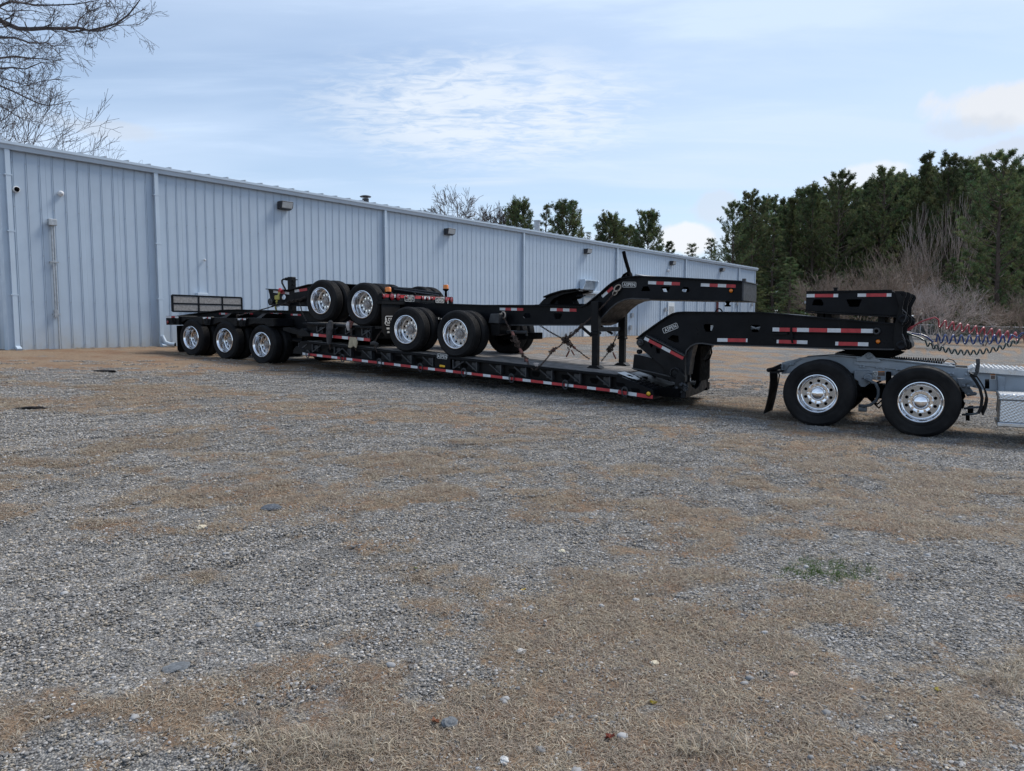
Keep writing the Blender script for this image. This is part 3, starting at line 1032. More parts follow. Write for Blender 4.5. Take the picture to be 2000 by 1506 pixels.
PW = 0.915
pm = panel_mesh(PW, 0.012, EAVE - FLOOR - 0.17, WD, WM)
s = S0 + 0.06
k = 0
while s + PW < S1 - 0.02:
    o = bpy.data.objects.new('siding_panel', pm); COL.objects.link(o); o.parent = bld
    o.location = wall_pt(s, 0.002 + 0.002 * (k % 2), FLOOR) - bld.location
    s += PW; k += 1
if S1 - s > 0.1:
    me_ = panel_mesh(S1 - s - 0.03, 0.012, EAVE - FLOOR - 0.17, WD, WM, 2)
    o = bpy.data.objects.new('siding_panel', me_); COL.objects.link(o); o.parent = bld
    o.location = wall_pt(s, 0.002, FLOOR) - bld.location
mb = MB()
s_ = S0 + 0.06 + PW / 6
while s_ < S1:
    for hz_ in (0.12, 1.25, 2.45, 3.65, 4.75):
        mb.box(WF, s_ - .009, s_ + .009, 0.018, 0.027, FLOOR + hz_ - .009, FLOOR + hz_ + .009)
    s_ += PW / 3
sc_ = mb.build('screws', 'galv', bld); sc_['kind'] = 'stuff'
# the end wall that turns away at the left corner
pe = panel_mesh(PW, 0.012, EAVE - FLOOR - 0.2, -WM, -WD)
for k in range(12):
    o = bpy.data.objects.new('siding_panel', pe); COL.objects.link(o); o.parent = bld
    o.location = WQ + WD * (S0 + 0.004 + 0.002 * (k % 2)) - WM * (0.05 + k * PW) + Vector((0, 0, FLOOR)) - bld.location
# roof with a gentle pitch, seams on it
mb = MB()
rise = 0.9
mb.add([WF(S0 - 0.12, 0.16, EAVE), WF(S1 + 0.25, 0.16, EAVE), WF(S1 + 0.25, -DEEP / 2, EAVE + rise), WF(S0 - 0.12, -DEEP / 2, EAVE + rise),
        WF(S1 + 0.25, -DEEP - 0.4, EAVE), WF(S0 - 0.12, -DEEP - 0.4, EAVE)] +
       [WF(S0 - 0.12, 0.16, EAVE - .05), WF(S1 + 0.25, 0.16, EAVE - .05), WF(S1 + 0.25, -DEEP / 2, EAVE + rise - .05), WF(S0 - 0.12, -DEEP / 2, EAVE + rise - .05),
        WF(S1 + 0.25, -DEEP - 0.4, EAVE - .05), WF(S0 - 0.12, -DEEP - 0.4, EAVE - .05)],
       [(0, 1, 2, 3), (3, 2, 4, 5), (6, 9, 8, 7), (9, 11, 10, 8), (0, 6, 7, 1), (1, 7, 8, 2), (2, 8, 10, 4), (4, 10, 11, 5), (5, 11, 9, 3), (3, 9, 6, 0)])
roof = mb.build('roof', 'roof', bld)
mb = MB()
s = S0
while s < S1 + 0.2:
    mb.add([WF(s - .02, 0.165, EAVE + .003), WF(s + .02, 0.165, EAVE + .003), WF(s + .02, 0.165, EAVE + .038), WF(s - .02, 0.165, EAVE + .038),
            WF(s - .02, -6, EAVE + .494), WF(s + .02, -6, EAVE + .494), WF(s + .02, -6, EAVE + .53), WF(s - .02, -6, EAVE + .53)],
           [(0, 1, 2, 3), (7, 6, 5, 4), (3, 2, 6, 7), (0, 4, 5, 1), (1, 5, 6, 2), (0, 3, 7, 4)])
    s += 0.61
so_ = mb.build('roof_seams', 'roof', roof); so_['kind'] = 'stuff'
# eave gutter: a folded box with a lip
mb = MB()
mb.prism(lambda a, w, b: WF(w, a, b), [(0.035, EAVE - 0.19), (0.13, EAVE - 0.19), (0.155, EAVE - 0.10), (0.185, EAVE - 0.07), (0.185, EAVE - 0.006), (0.165, EAVE - 0.006), (0.150, EAVE - 0.055), (0.035, EAVE - 0.055)], S0 - 0.14, S1 + 0.27)
mb.build('gutter', 'trim', bld)
mb = MB()
mb.box(WF, S0 - 0.10, S0 + 0.06, 0.035, 0.05, FLOOR, EAVE - 0.2)
mb.box(WF, S0 - 0.10, S0 - 0.085, -0.2, 0.034, FLOOR, EAVE - 0.2)
mb.build('corner_trim', 'trim', bld)
mb = MB(); mb.box(WF, S1 - 0.05, S1 + 0.05, -0.1, 0.05, FLOOR, EAVE - 0.2); mb.build('corner_trim', 'trim', bld)
mb = MB(); mb.box(lambda a, b, c: WF(a, b, c), S0 - 0.05, S0 + 0.01, -3.2, -2.6, FLOOR, FLOOR + 0.5); mb.build('stained_base', 'brick', bld)


def downspout(u, v, shoe=True, wd=0.11):
    s = wall_px(u, v, 0.08)[0]
    mb = MB()
    mb.box(WF, s - wd / 2, s + wd / 2, 0.04, 0.12, FLOOR + 0.12, EAVE - 0.192)
    for hz_ in (1.4, 3.0, 4.4):
        mb.box(WF, s - wd / 2 - 0.03, s + wd / 2 + 0.03, 0.036, 0.126, FLOOR + hz_, FLOOR + hz_ + 0.03)
    if shoe:
        mb.prism(lambda a, w, b: WF(w, a, b), [(0.04, FLOOR + 0.118), (0.12, FLOOR + 0.118), (0.27, FLOOR + 0.05), (0.25, FLOOR - 0.0), (0.10, FLOOR + 0.01)], s - wd / 2, s + wd / 2)
    mb.build('downspout', 'trim', bld)
for (u, v) in ((303, 330), (752, 405), (1023, 452), (1206, 483), (1340, 507), (1444, 522)):
    downspout(u, v)
downspout(12, 285)
# black elbow pipe at the foot of the second downspout
s, z = wall_px(322, 668, 0.15)
mb = MB(); mb.tube([WF(s - .05, 0.10, FLOOR + .32), WF(s, 0.16, FLOOR + .14), WF(s + .1, 0.24, FLOOR + .08), WF(s + .2, 0.34, FLOOR + .07)], 0.06, 12)
mb.build('drain_elbow', 'trim', bld, smooth=True)
mb = MB(); mb.tube([WF(s + .19, 0.335, FLOOR + .07), WF(s + .215, 0.36, FLOOR + .07)], 0.052, 12); mb.build('drain_mouth', 'dark', bld)


def wall_light(u, v, wpx):
    s, z = wall_px(u, v, 0.15)
    mb = MB()
    w = 0.46; h = 0.26
    root = MB()
    root.prism(lambda a, q, b: WF(s + q, a, z + b), [(0.034, -h / 2), (0.12, -h / 2), (0.26, -h / 2 + 0.05), (0.30, h / 2), (0.034, h / 2)], -w / 2, w / 2)
    lo = root.build('wall_light', 'bronze', bld, bevel=0.008)
    g = MB()
    g.hexa([WF(s - w / 2 + .03, 0.128, z - h / 2 + .006), WF(s + w / 2 - .03, 0.128, z - h / 2 + .006), WF(s + w / 2 - .03, 0.262, z - h / 2 + .05), WF(s - w / 2 + .03, 0.262, z - h / 2 + .05),
            WF(s - w / 2 + .03, 0.160, z - h / 2 + .02), WF(s + w / 2 - .03, 0.160, z - h / 2 + .02), WF(s + w / 2 - .03, 0.305, z + h / 2 - .03), WF(s - w / 2 + .03, 0.305, z + h / 2 - .03)])
    g.build('lens', 'lens', lo)
for (u, v, w_) in ((557, 402, 24), (878, 453, 17), (1148, 491, 13), (1314, 514, 10), (1411, 527, 9)):
    wall_light(u, v, w_)


def dome_camera(u, v, r=0.075, dark=True):
    s, z = wall_px(u, v, 0.06)
    mb = MB()
    fr = lambda x, y, q: WF(s + x, 0.034 + y, z + q)
    mb.lathe([(0.0, 0.0), (r, 0.0), (r, 0.03), (r * 0.9, 0.055), (r * 0.72, 0.06)], 20, fr)
    mb.lathe([(r * .72, 0.058), (r * 0.6, 0.10), (r * 0.3, 0.125), (0.001, 0.13)], 20, fr, 1)
    mb.build('security_camera', ['wht', 'dark' if dark else 'wht'], bld, smooth=True)
dome_camera(32, 370, 0.085)
dome_camera(119, 378, 0.075, False)
dome_camera(1305, 528 - 0, 0.09, False)
# junction box with conduit
s, z = wall_px(101, 434, 0.08)
mb = MB(); mb.box(WF, s - .10, s + .10, 0.036, 0.16, z - .09, z + .08); mb.build('junction_box', 'galv', bld, bevel=0.01)
mb = MB()
mb.tube([WF(s - .01, 0.07, z - .09), WF(s - .01, 0.07, FLOOR + 0.95)], 0.022, 8)
mb.tube([WF(s + .045, 0.07, z - .09), WF(s + .045, 0.07, FLOOR + 0.0)], 0.018, 8)
mb.box(WF, s - .10, s + .12, 0.036, 0.10, z - 1.05, z - 1.02)
mb.box(WF, s - .08, s + .10, 0.036, 0.10, FLOOR + 0.92, FLOOR + 0.95)
mb.box(WF, s - .05, s + .03, 0.040, 0.11, FLOOR + 0.85, FLOOR + 1.05)
mb.build('conduit', 'galv', bld, smooth=True)
s, z = wall_px(399, 508, 0.05)
mb = MB(); mb.lathe([(0, 0), (.035, 0), (.035, .05), (.02, .09), (0, .095)], 12, lambda x, y, q: WF(s + x, .034 + y, z + q)); mb.build('sensor', 'wht', bld, smooth=True)
s, z = wall_px(393, 580, 0.1)
mb = MB(); mb.box(WF, s - .17, s + .17, 0.036, 0.22, z - .3, z + .12); mb.build('electric_box', 'trim', bld, bevel=0.01)
# roof exhaust and vent pipe
def on_roof(u, v, t):
    return wall_px(u, v, t)
s, z = on_roof(714, 392, -1.5)
mb = MB(); mb.lathe([(0.13, -0.9), (0.13, 0.08), (0.001, 0.08)], 16, lambda x, y, q: WF(s + x, -1.5 + q, z + y)); mb.lathe([(.001, .14), (0.22, 0.14), (0.23, 0.165), (0.14, 0.20), (0.001, 0.205)], 16, lambda x, y, q: WF(s + x, -1.5 + q, z + y))
for a in range(4):
    mb.box(WF, s - .13 + .07 * a, s - .11 + .07 * a, -1.51, -1.49, z + .1, z + .19)
mb.build('roof_exhaust', 'bronze', bld, smooth=True)
s, z = on_roof(1049, 441, -1.2)
mb = MB(); mb.lathe([(0.15, -0.9), (0.15, 0.22), (0.2, 0.22), (0.2, 0.27), (0.001, 0.28)], 16, lambda x, y, q: WF(s + x, -1.2 + q, z + y)); mb.build('vent_pipe', 'galv', bld, smooth=True)


def rollup(u0, u1, top, slat=0.30):
    sa = wall_px(u0, 640, 0.05)[0]; sb = wall_px(u1, 640, 0.05)[0]
    mb = MB(); mb.box(WF, sa - .08, sa - .002, .034, .075, FLOOR, FLOOR + top + .08); mb.box(WF, sb + .002, sb + .08, .034, .075, FLOOR, FLOOR + top + .08)
    mb.box(WF, sa - .002, sb + .002, .034, .075, FLOOR + top + .002, FLOOR + top + .08)
    fr_ = mb.build('roll_up_door', 'trim', bld)
    z = FLOOR + 0.02
    i = 0
    me0 = None
    while z + slat < FLOOR + top:
        if me0 is None:
            mb = MB()
            mb.prism(lambda a, w, b: WD * w + WM * a + Vector((0, 0, b)), [(0.034, 0.0), (0.056, 0.01), (0.060, slat * .5), (0.056, slat - .018), (0.034, slat - .006)], 0, sb - sa)
            o = mb.build('slat', 'door', fr_); me0 = o.data
        else:
            o = bpy.data.objects.new('slat', me0); COL.objects.link(o); o.parent = fr_
        o.location = wall_pt(sa, 0, z) - bld.location
        z += slat; i += 1
rollup(1247, 1290, 3.0)
rollup(1341, 1361, 3.0)
rollup(1378, 1397, 3.0)
rollup(1415, 1430, 3.0)
rollup(1446, 1461, 3.0)
# people doors
for (ua, ub, tp) in ((1140, 1153, 2.1), (1304, 1316, 2.1)):
    sa = wall_px(ua, 640, 0.05)[0]; sb = wall_px(ub, 640, 0.05)[0]
    mb = MB(); mb.box(WF, sa - .06, sb + .06, .034, .055, FLOOR, FLOOR + tp + .06); fr_ = mb.build('people_door', 'trim', bld)
    mb = MB(); mb.box(WF, sa, sb, .056, .075, FLOOR + .02, FLOOR + tp); mb.build('door_leaf', 'door', fr_)
    mb = MB(); mb.box(WF, sa + .1, sb - .1, .076, .080, FLOOR + 1.2, FLOOR + tp - .25); mb.build('window', 'lens', fr_)
    mb = MB(); mb.box(WF, sb - .12, sb - .06, .076, .12, FLOOR + .98, FLOOR + 1.04); mb.build('handle', 'galv', fr_)
# canopies
sa, z = wall_px(1134, 572, 0.3); sb = sa + 3.4
mb = MB(); mb.box(WF, sa, sa + 2.1, 0.036, .60, z - .02, z + .12); mb.build('door_canopy', 'trim', bld, bevel=.01)
sa = wall_px(1249, 541, 0.3)[0]; z = wall_px(1270, 541, .3)[1]; sb = wall_px(1297, 541, .3)[0]
mb = MB(); mb.hexa([WF(sa, .036, z - .05), WF(sb, .036, z - .05), WF(sb, 1.0, z - .2), WF(sa, 1.0, z - .2), WF(sa, .036, z + .12), WF(sb, .036, z + .12), WF(sb, 1.0, z - .12), WF(sa, 1.0, z - .12)])
mb.build('door_canopy', 'galv', bld)
# wall vent hood with grille
sa, z0_ = wall_px(1137, 568, 0.2); sb, z1_ = wall_px(1163, 548, 0.2)
mb = MB()
mb.prism(lambda a, w, b: WF(w, a, b), [(0.036, z0_), (0.10, z0_), (0.22, z0_ + .12), (0.36, z0_ + .35), (0.42, z1_ - .08), (0.38, z1_), (0.036, z1_)], sa, sa + .06)
mb.prism(lambda a, w, b: WF(w, a, b), [(0.036, z0_), (0.10, z0_), (0.22, z0_ + .12), (0.36, z0_ + .35), (0.42, z1_ - .08), (0.38, z1_), (0.036, z1_)], sb - .06, sb)
mb.box(WF, sa + .061, sb - .061, .036, .37, z1_ - .06, z1_ - .0)
hood = mb.build('vent_hood', 'trim', bld)
mb = MB()
for i in range(6):
    zz = z0_ + .12 + i * (z1_ - z0_ - .2) / 6
    mb.box(WF, sa + .062, sb - .062, .20, .22, zz, zz + .04)
mb.build('grille', 'galv', hood)
for (u, v) in ((1234, 616), (1231, 640), (1299, 605), (1439, 593), (1468, 595)):
    s, z = wall_px(u, v, .05)
    mb = MB(); mb.box(WF, s - .10, s + .10, .036, .13, z - .12, z + .14); mb.build('meter_box', 'galv', bld)
# maroon post that stands in front of the doors
s, _ = wall_px(1400, 640, 1.2)
mp = MB(); mp.box(WF, s - .07, s + .07, 1.13, 1.27, FLOOR - .3, FLOOR + 3.4); mp.box(WF, s - .12, s + .12, 1.08, 1.32, FLOOR + 3.402, FLOOR + 3.45)
po = mp.build('steel_post', 'maroon', None, origin=wall_pt(s, 1.2, FLOOR), bevel=.01)
tag(po, 'maroon steel post standing between two roll up doors of the warehouse', 'post')

# ================================================================== RIG HELPERS
FR = lambda s, w, z: RW(s, w, z)


def P3(u, v, w):
    s, z = rp(u, v, w)
    return RW(s, w, z)


def strip(mb, uvs, wref, w0, w1, th, fr=FR, mi=0, sz=None, side=1):
    """a plate that follows a picture polyline, th thick, spanning w0..w1"""
    P = sz if sz is not None else pp(uvs, wref)
    n = len(P)
    off = []
    for i in range(n):
        a = P[max(i - 1, 0)]; b = P[min(i + 1, n - 1)]
        dx, dy = b[0] - a[0], b[1] - a[1]
        l = math.hypot(dx, dy) or 1
        off.append((P[i][0] - dy / l * th * side, P[i][1] + dx / l * th * side))
    for i in range(n - 1):
        q = [fr(P[i][0], w0, P[i][1]), fr(P[i + 1][0], w0, P[i + 1][1]), fr(P[i + 1][0], w1, P[i + 1][1]), fr(P[i][0], w1, P[i][1]),
             fr(off[i][0], w0, off[i][1]), fr(off[i + 1][0], w0, off[i + 1][1]), fr(off[i + 1][0], w1, off[i + 1][1]), fr(off[i][0], w1, off[i][1])]
        mb.hexa(q, mi)


def circ(c, r, n=12, sx=1.0):
    return [(c[0] + r * sx * math.cos(2 * math.pi * k / n), c[1] + r * math.sin(2 * math.pi * k / n)) for k in range(n)]


WR = 'W R'


def tape(parent, a, b, hpx, w, pat, name='reflective_tape'):
    s0, z0 = rp(a[0], a[1], w); s1, z1 = rp(b[0], b[1], w)
    p = RW(s0, w, z0)
    h = hpx / F * p.y
    tot = sum(f for _, f in pat)
    mb = MB(); t = 0.0
    dx, dz = s1 - s0, z1 - z0
    l = math.hypot(dx, dz); nx, nz = -dz / l * h / 2, dx / l * h / 2
    for cname, f in pat:
        t0 = t / tot; t += f; t1 = t / tot
        A = (s0 + dx * t0, z0 + dz * t0); B = (s0 + dx * t1, z0 + dz * t1)
        q = [(A[0] - nx, A[1] - nz), (B[0] - nx, B[1] - nz), (B[0] + nx, B[1] + nz), (A[0] + nx, A[1] + nz)]
        mb.hexa([FR(a_, w - .004, b_) for a_, b_ in q] + [FR(a_, w - .0008, b_) for a_, b_ in q], 0 if cname == 'W' else 1)
    return mb.build(name, ['white', 'red'], parent)


def lettering(text, mats, parent, place, height, bold=0.035, name='lettering'):
    cu = bpy.data.curves.new(name, 'FONT')
    cu.body = text; cu.size = 1.0; cu.offset = bold; cu.extrude = 0.0; cu.space_character = 1.12
    cu.align_x = 'CENTER'; cu.align_y = 'CENTER'; cu.resolution_u = 3
    tmp = bpy.data.objects.new('tmp', cu); COL.objects.link(tmp)
    bpy.context.view_layer.update()
    me = bpy.data.meshes.new_from_object(tmp)
    bpy.data.objects.remove(tmp)
    xs_ = [v.co.x for v in me.vertices]; ys_ = [v.co.y for v in me.vertices]
    sc_ = height / (max(ys_) - min(ys_)); cx = (max(xs_) + min(xs_)) / 2; cy = (max(ys_) + min(ys_)) / 2
    mb = MB()
    mb.add([place((v.co.x - cx) * sc_, (v.co.y - cy) * sc_) for v in me.vertices], [tuple(p.vertices) for p in me.polygons])
    # slab serifs at the feet of the letters
    return mb.build(name, mats, parent, recalc=False), (max(xs_) - min(xs_)) * sc_


def badge(parent, u, v, w, wid, hei, ang=0.0, along='s', text='ASPEN'):
    if along == 's':
        s, z = rp(u, v, w)
        ca, sa = math.cos(ang), math.sin(ang)
        pl = lambda x, y, d=0.0: FR(s + x * ca - y * sa, w - d, z + x * sa + y * ca)
    else:               # on a face that looks to the rear: x runs away from the camera
        s, wc, z = along
        pl = lambda x, y, d=0.0: FR(s + d, wc + x, z + y)
    def rr(a, b, r):
        out = []
        for cx, cy, t0 in ((a - r, b - r, 0), (-a + r, b - r, 90), (-a + r, -b + r, 180), (a - r, -b + r, 270)):
            for k in range(4):
                t = R(t0 + 30 * k); out.append((cx + r * math.cos(t), cy + r * math.sin(t)))
        return out
    o_ = rr(wid / 2, hei / 2, hei * .22); i_ = rr(wid / 2 - hei * .09, hei / 2 - hei * .09, hei * .16)
    mb = MB(); mb.prism(lambda a, q, b: pl(a, b, q), o_, 0.0005, 0.006)
    base = mb.build('badge', 'black2', parent)
    mb = MB(); mb.prism(lambda a, q, b: pl(a, b, q), [(x * .985, y * .96) for x, y in o_], 0.0062, 0.009, [i_])
    mb.build('badge_rim', 'plate', base)
    lettering(text, 'plate', base, lambda x, y: pl(x * 0.86, y, 0.0075), hei * .60, 0.018)
    return base


def lamp_disc(parent, u, v, w, rpx, m='amber', name='marker_light'):
    s, z = rp(u, v, w)
    r = rpx / F * RW(s, w, z).y
    mb = MB()
    fr = lambda x, y, q: FR(s + x, w - y, z + q)
    mb.lathe([(r * 1.25, 0.0), (r * 1.25, 0.012), (r * 1.0, 0.014)], 16, fr, 1)
    mb.lathe([(r, 0.012), (r * .8, 0.022), (r * .4, 0.028), (0.001, 0.03)], 16, fr, 0)
    return mb.build(name, [m, 'dark'], parent, smooth=True)


# ------------------------------------------------------------------ wheels
_wm = {}


def wheel_meshes(kind, sg):
    key = (kind, sg)
    if key in _wm:
        return _wm[key]
    Rt = 0.482 if kind == 'trailer' else 0.528
    fr = lambda x, y, z: RU * x + RN * (y * sg) + Vector((0, 0, z))
    def tyre_prof(Rt):
        k = (Rt - 0.29)
        p = [(0.290, .045), (0.292, .022), (0.305, .010), (0.29 + k * .22, .002), (0.29 + k * .26, .006), (0.29 + k * .30, .001), (0.29 + k * .5, -.004), (0.29 + k * .72, .006), (0.29 + k * .76, .004),
             (Rt - .018, .030), (Rt - .004, .044)]
        g = 0.010
        for c in (.078, .115, .152, .189):
            p += [(Rt, c - .010), (Rt - g, c - .006), (Rt - g, c + .006), (Rt, c + .010)]
        p += [(Rt - .004, .224), (Rt - .018, .238), (0.29 + k * .72, .262), (0.29 + k * .5, .270), (0.29 + k * .22, .264), (.300, .255), (.290, .225)]
        return p
    mb = MB(); mb.lathe(tyre_prof(Rt), 72, fr, closed=True)
    out_ = []
    for p in mb.v:
        y_ = p.dot(RN) * sg; t_ = max(0.0, min(1.0, (-p.z / Rt - .72) / .28))
        q_ = p + RN * (sg * (y_ - .135) * .16 * t_)
        q_.z = max(q_.z, -(Rt - .012)); out_.append(q_)
    mb.v = out_
    t = mb.build('tyre', 'rubber', None, smooth=True, angle=50)
    tyre = t.data; bpy.data.objects.remove(t)
    dish = 0.205 if kind == 'trailer' else 0.115
    mb = MB()
    mb.lathe([(.288, .034), (.300, .020), (.308, .008), (.304, .000), (.294, -.002), (.284, .006), (.279, .020), (.272, .030), (.266, .045), (.264, dish - .03), (.258, dish - .008), (.244, dish)], 56, fr)
    outer = circ((0, 0), .244, 56)
    holes = [[(x, y) for x, y in circ((.198 * math.cos(a), .198 * math.sin(a)), .025, 14)] for a in [2 * math.pi * (k + .5) / 10 for k in range(10)]]
    mb.prism(lambda a, y, b: fr(a, y, b), outer, dish, dish + .012, holes + [circ((0, 0), .10, 24)], mi=1)
    mb.lathe([(.262, dish + .02), (.262, .26)], 32, fr)
    r_ = mb.build('rim', ['chrome', 'disc'], None, smooth=True, angle=30); rim = r_.data; bpy.data.objects.remove(r_)
    mb = MB()
    mb.lathe([(.001, dish + .04), (.23, dish + .04), (.255, dish + .02)], 24, fr)      # brake drum behind the holes
    mb.lathe([(.262, .35), (.255, .40), (.20, .45), (.20, .60)], 24, fr)
    d_ = mb.build('brake_drum', 'dark', None, smooth=True); drum = d_.data; bpy.data.objects.remove(d_)
    mb = MB()
    if kind == 'trailer':
        mb.lathe([(.112, dish + .01), (.112, dish - .008), (.085, dish - .012), (.080, dish - .045), (.066, dish - .055), (.050, dish - .057), (.045, dish - .072), (.020, dish - .078), (.001, dish - .078)], 32, fr)
        mm = 'hubsteel'
    else:
        mb.lathe([(.172, dish + .0), (.168, dish - .010), (.160, dish - .004), (.118, dish - .004)], 40, fr)
        mb.lathe([(.112, dish - .012), (.108, dish - .05), (.102, dish - .072), (.084, dish - .094), (.05, dish - .108), (.02, dish - .114), (.001, dish - .115)], 32, fr)
        mm = 'mirror'
    h_ = mb.build('hub', mm, None, smooth=True, angle=40); hub = h_.data; bpy.data.objects.remove(h_)
    mb = MB()
    rn_ = .1425
    for k in range(10):
        a = 2 * math.pi * k / 10 + .1
        cx, cz = rn_ * math.cos(a), rn_ * math.sin(a)
        hh = .028 if kind == 'trailer' else .036
        mb.prism(lambda p, y, q: fr(p, y, q), circ((cx, cz), .0205, 6), dish - hh, dish - .0005)
    n_ = mb.build('lug_nuts', 'mirror' if kind == 'tractor' else 'chrome', None); nuts = n_.data; bpy.data.objects.remove(n_)
    _wm[key] = dict(tyre=tyre, rim=rim, drum=drum, hub=hub, nuts=nuts, R=Rt)
    return _wm[key]


def dual_wheel(root, s, z, near=True, kind='trailer', width=2.55):
    sg = 1 if near else -1
    w0 = 0.0 if near else width
    m = wheel_meshes(kind, sg)
    e = bpy.data.objects.new('dual_wheel', None); COL.objects.link(e); e.empty_display_size = .2
    e.parent = root; e.location = RW(s, w0, z) - root.location
    def add(nm, me, off=0.0, rot=0.0):
        o = bpy.data.objects.new(nm, me); COL.objects.link(o); o.parent = e
        o.location = RN * (sg * off)
        return o
    add('tyre', m['tyre']); add('tyre', m['tyre'], 0.335)
    add('rim', m['rim']); add('brake_drum', m['drum']); add('hub', m['hub'])
    ln = add('lug_nuts', m['nuts']); ln['kind'] = 'stuff'
    return e


def axle(root, s, z, width=2.55, m='dark'):
    mb = MB(); mb.tube([RW(s, .35, z), RW(s, width - .35, z)], 0.065, 10)
    return mb.build('axle', m, root, smooth=True)


# ================================================================== LOWBOY TRAILER
low = thing('lowboy_trailer', 'long black lowboy trailer with polished wheels and red and white tape along its deck', 'trailer', RW(1.0, 1.3, zd(1.0) - .6))
rear = [(372.5, 659.5), (438.2, 665.7), (510.2, 673.2)]
for (u, v) in rear:
    s, z = rp(u, v, 0)
    z = surf(*RW(s, 0.15, 0).xy) + 0.468
    dual_wheel(low, s, z); dual_wheel(low, s, z + .004, False); axle(low, s, z)
sR = rp(372.5, 660, 0)[0]
# rear frame: two main beams with a drop toward the tail
main_top = [(352, 618), (440, 606.5), (470, 606), (605, 609.5), (640, 622)]
main_bot = [(640, 660), (600, 655), (560, 648), (500, 634), (352, 633)]
for k_, (a, b) in enumerate(((.72, .78), (1.77, 1.83))):
    mb = MB(); mb.prism(FR, pp(main_top + main_bot, .72), a, b)
    strip(mb, main_top, .72, a - .10, b + .10, .022)
    mb.build('frame_rail', 'black2', low, bevel=.004)
for s_ in (-3.1, -2.05, -.7, .65, 1.5):
    mb = MB()
    mb.box(FR, s_ - .05, s_ + .05, .79, 1.76, zd(s_) - .12, zd(s_) + .06)
    mb.build('cross_member', 'dark', low)
# deck plating over the wheels: flat sheets between outriggers
cover = []
for (a, b, c, d) in [((352, 620), (398, 629)), ((412, 622), (466, 630)), ((480, 621), (560, 634))] and []:
    pass
def wheel_cover(pts, name='wheel_cover'):
    mb = MB(); mb.prism(FR, pp(pts, .12), .06, .70)
    o = mb.build(name, 'black2', low, bevel=.006)
    mb = MB(); mb.prism(FR, pp(pts, .12), 1.85, 2.45)
    mb.build(name, 'black2', low, bevel=.006)
wheel_cover([(349, 618), (398, 619.5), (399, 634), (392, 633), (386, 626), (368, 624), (352, 634)])
wheel_cover([(413, 619.8), (466, 621.5), (466, 637), (452, 637.5), (446, 630.5), (432, 629.5), (418, 635), (413, 634)])
wheel_cover([(482, 620.5), (536, 622), (540, 637), (528, 638), (520, 633), (500, 632), (486, 636)])
# the gussets that climb to the beam
for (x0, y0) in ((444, 620.5), (512, 621)):
    mb = MB()
    q = pp([(x0, y0), (x0 + 12, y0 - 8), (x0 + 20, y0 - 8.5), (x0 + 9, y0 + .5)], .3)
    mb.prism(FR, q, .12, .71)
    mb.build('gusset', 'edge', low)
for (a_, b_, v_) in ((428, 446, 612.5), (478, 494, 612.5), (529, 551, 613), (568, 588, 614.5)):
    tape(low, (a_, v_), (b_, v_ + .6), 3.2, .718, [('R', 4), ('W', 8), ('R', 6)])
q_ = rp(547, 624, .715)
mb = MB(); mb.prism(FR, [(q_[0] - .05, q_[1] + .09), (q_[0] + .05, q_[1] + .09), (q_[0] + .08, q_[1] + .0), (q_[0] + .04, q_[1] - .07), (q_[0] - .04, q_[1] - .07), (q_[0] - .08, q_[1])], .712, .7185); mb.build('pocket_shade', 'dark', low)  # dark plate stands for the shade in the hex hole
mb = MB(); mb.tube([FR(q_[0], .70, q_[1] - .05), FR(q_[0] + .02, .66, q_[1] - .10), FR(q_[0] + .03, .70, q_[1] - .06)], .016, 6); mb.build('tie_ring', 'galv', low, smooth=True)
# outrigger brackets with rings
for (x0, y0, sc_) in ((396, 619, 1.0), (464, 621.5, 1.05)):
    mb = MB(); mb.prism(FR, pp([(x0, y0), (x0 + 16 * sc_, y0), (x0 + 13.5 * sc_, y0 + 16), (x0 + 4 * sc_, y0 + 16)], 0.0), 0.0, .10); 
    b_ = mb.build('outrigger', 'black', low, bevel=.006)
    tape(low, (x0 + .5, y0 + 2), (x0 + 16 * sc_ - .5, y0 + 2), 3.2, 0.0, [('W', 5), ('R', 1.5), ('W', 3)])
    s, z = rp(x0 + 8 * sc_, y0 + 8, -.02)
    mb = MB(); mb.tube([FR(s + .045 * math.cos(t), -.02 - .02 * math.sin(t * .5), z + .07 * math.sin(t)) for t in [k * math.pi / 6 for k in range(12)]], .011, 6, closed=True)
    mb.build('tie_ring', 'black2', low, smooth=True)
# rear bumper box
mb = MB()
s0_, zt_ = rp(323.5, 617, 0); s1_, _ = rp(349, 618, 0); zb_ = rp(323.5, 634.5, 0)[1]
mb.box(FR, s0_, s1_, 0.0, 2.55, zb_, zt_)
bump = mb.build('rear_bumper', 'black', low, bevel=.012)
tape(bump, (324.5, 619.2), (348.5, 619.6), 3.4, 0.0, [('W', 11), ('R', 7), ('K' and 'R', .5), ('W', 7)])
lamp_disc(bump, 328, 629, 0.0, 3.2, 'redlens', 'tail_light')
s, z = rp(339, 627, -.015)
mb = MB(); mb.tube([FR(s + .05 * math.cos(t), -.02, z + .09 * math.sin(t)) for t in [k * math.pi / 6 for k in range(12)]], .014, 6, closed=True); mb.build('tie_ring', 'black2', bump, smooth=True)
for w_ in (.35, .6, 1.95, 2.2):
    mb = MB(); mb.lathe([(.055, 0), (.055, .01), (.03, .02), (.001, .022)], 14, lambda x, y, q: FR(s0_ - y, w_ + x, (zb_ + zt_) / 2 + q)); mb.build('tail_light', 'redlens', bump, smooth=True)
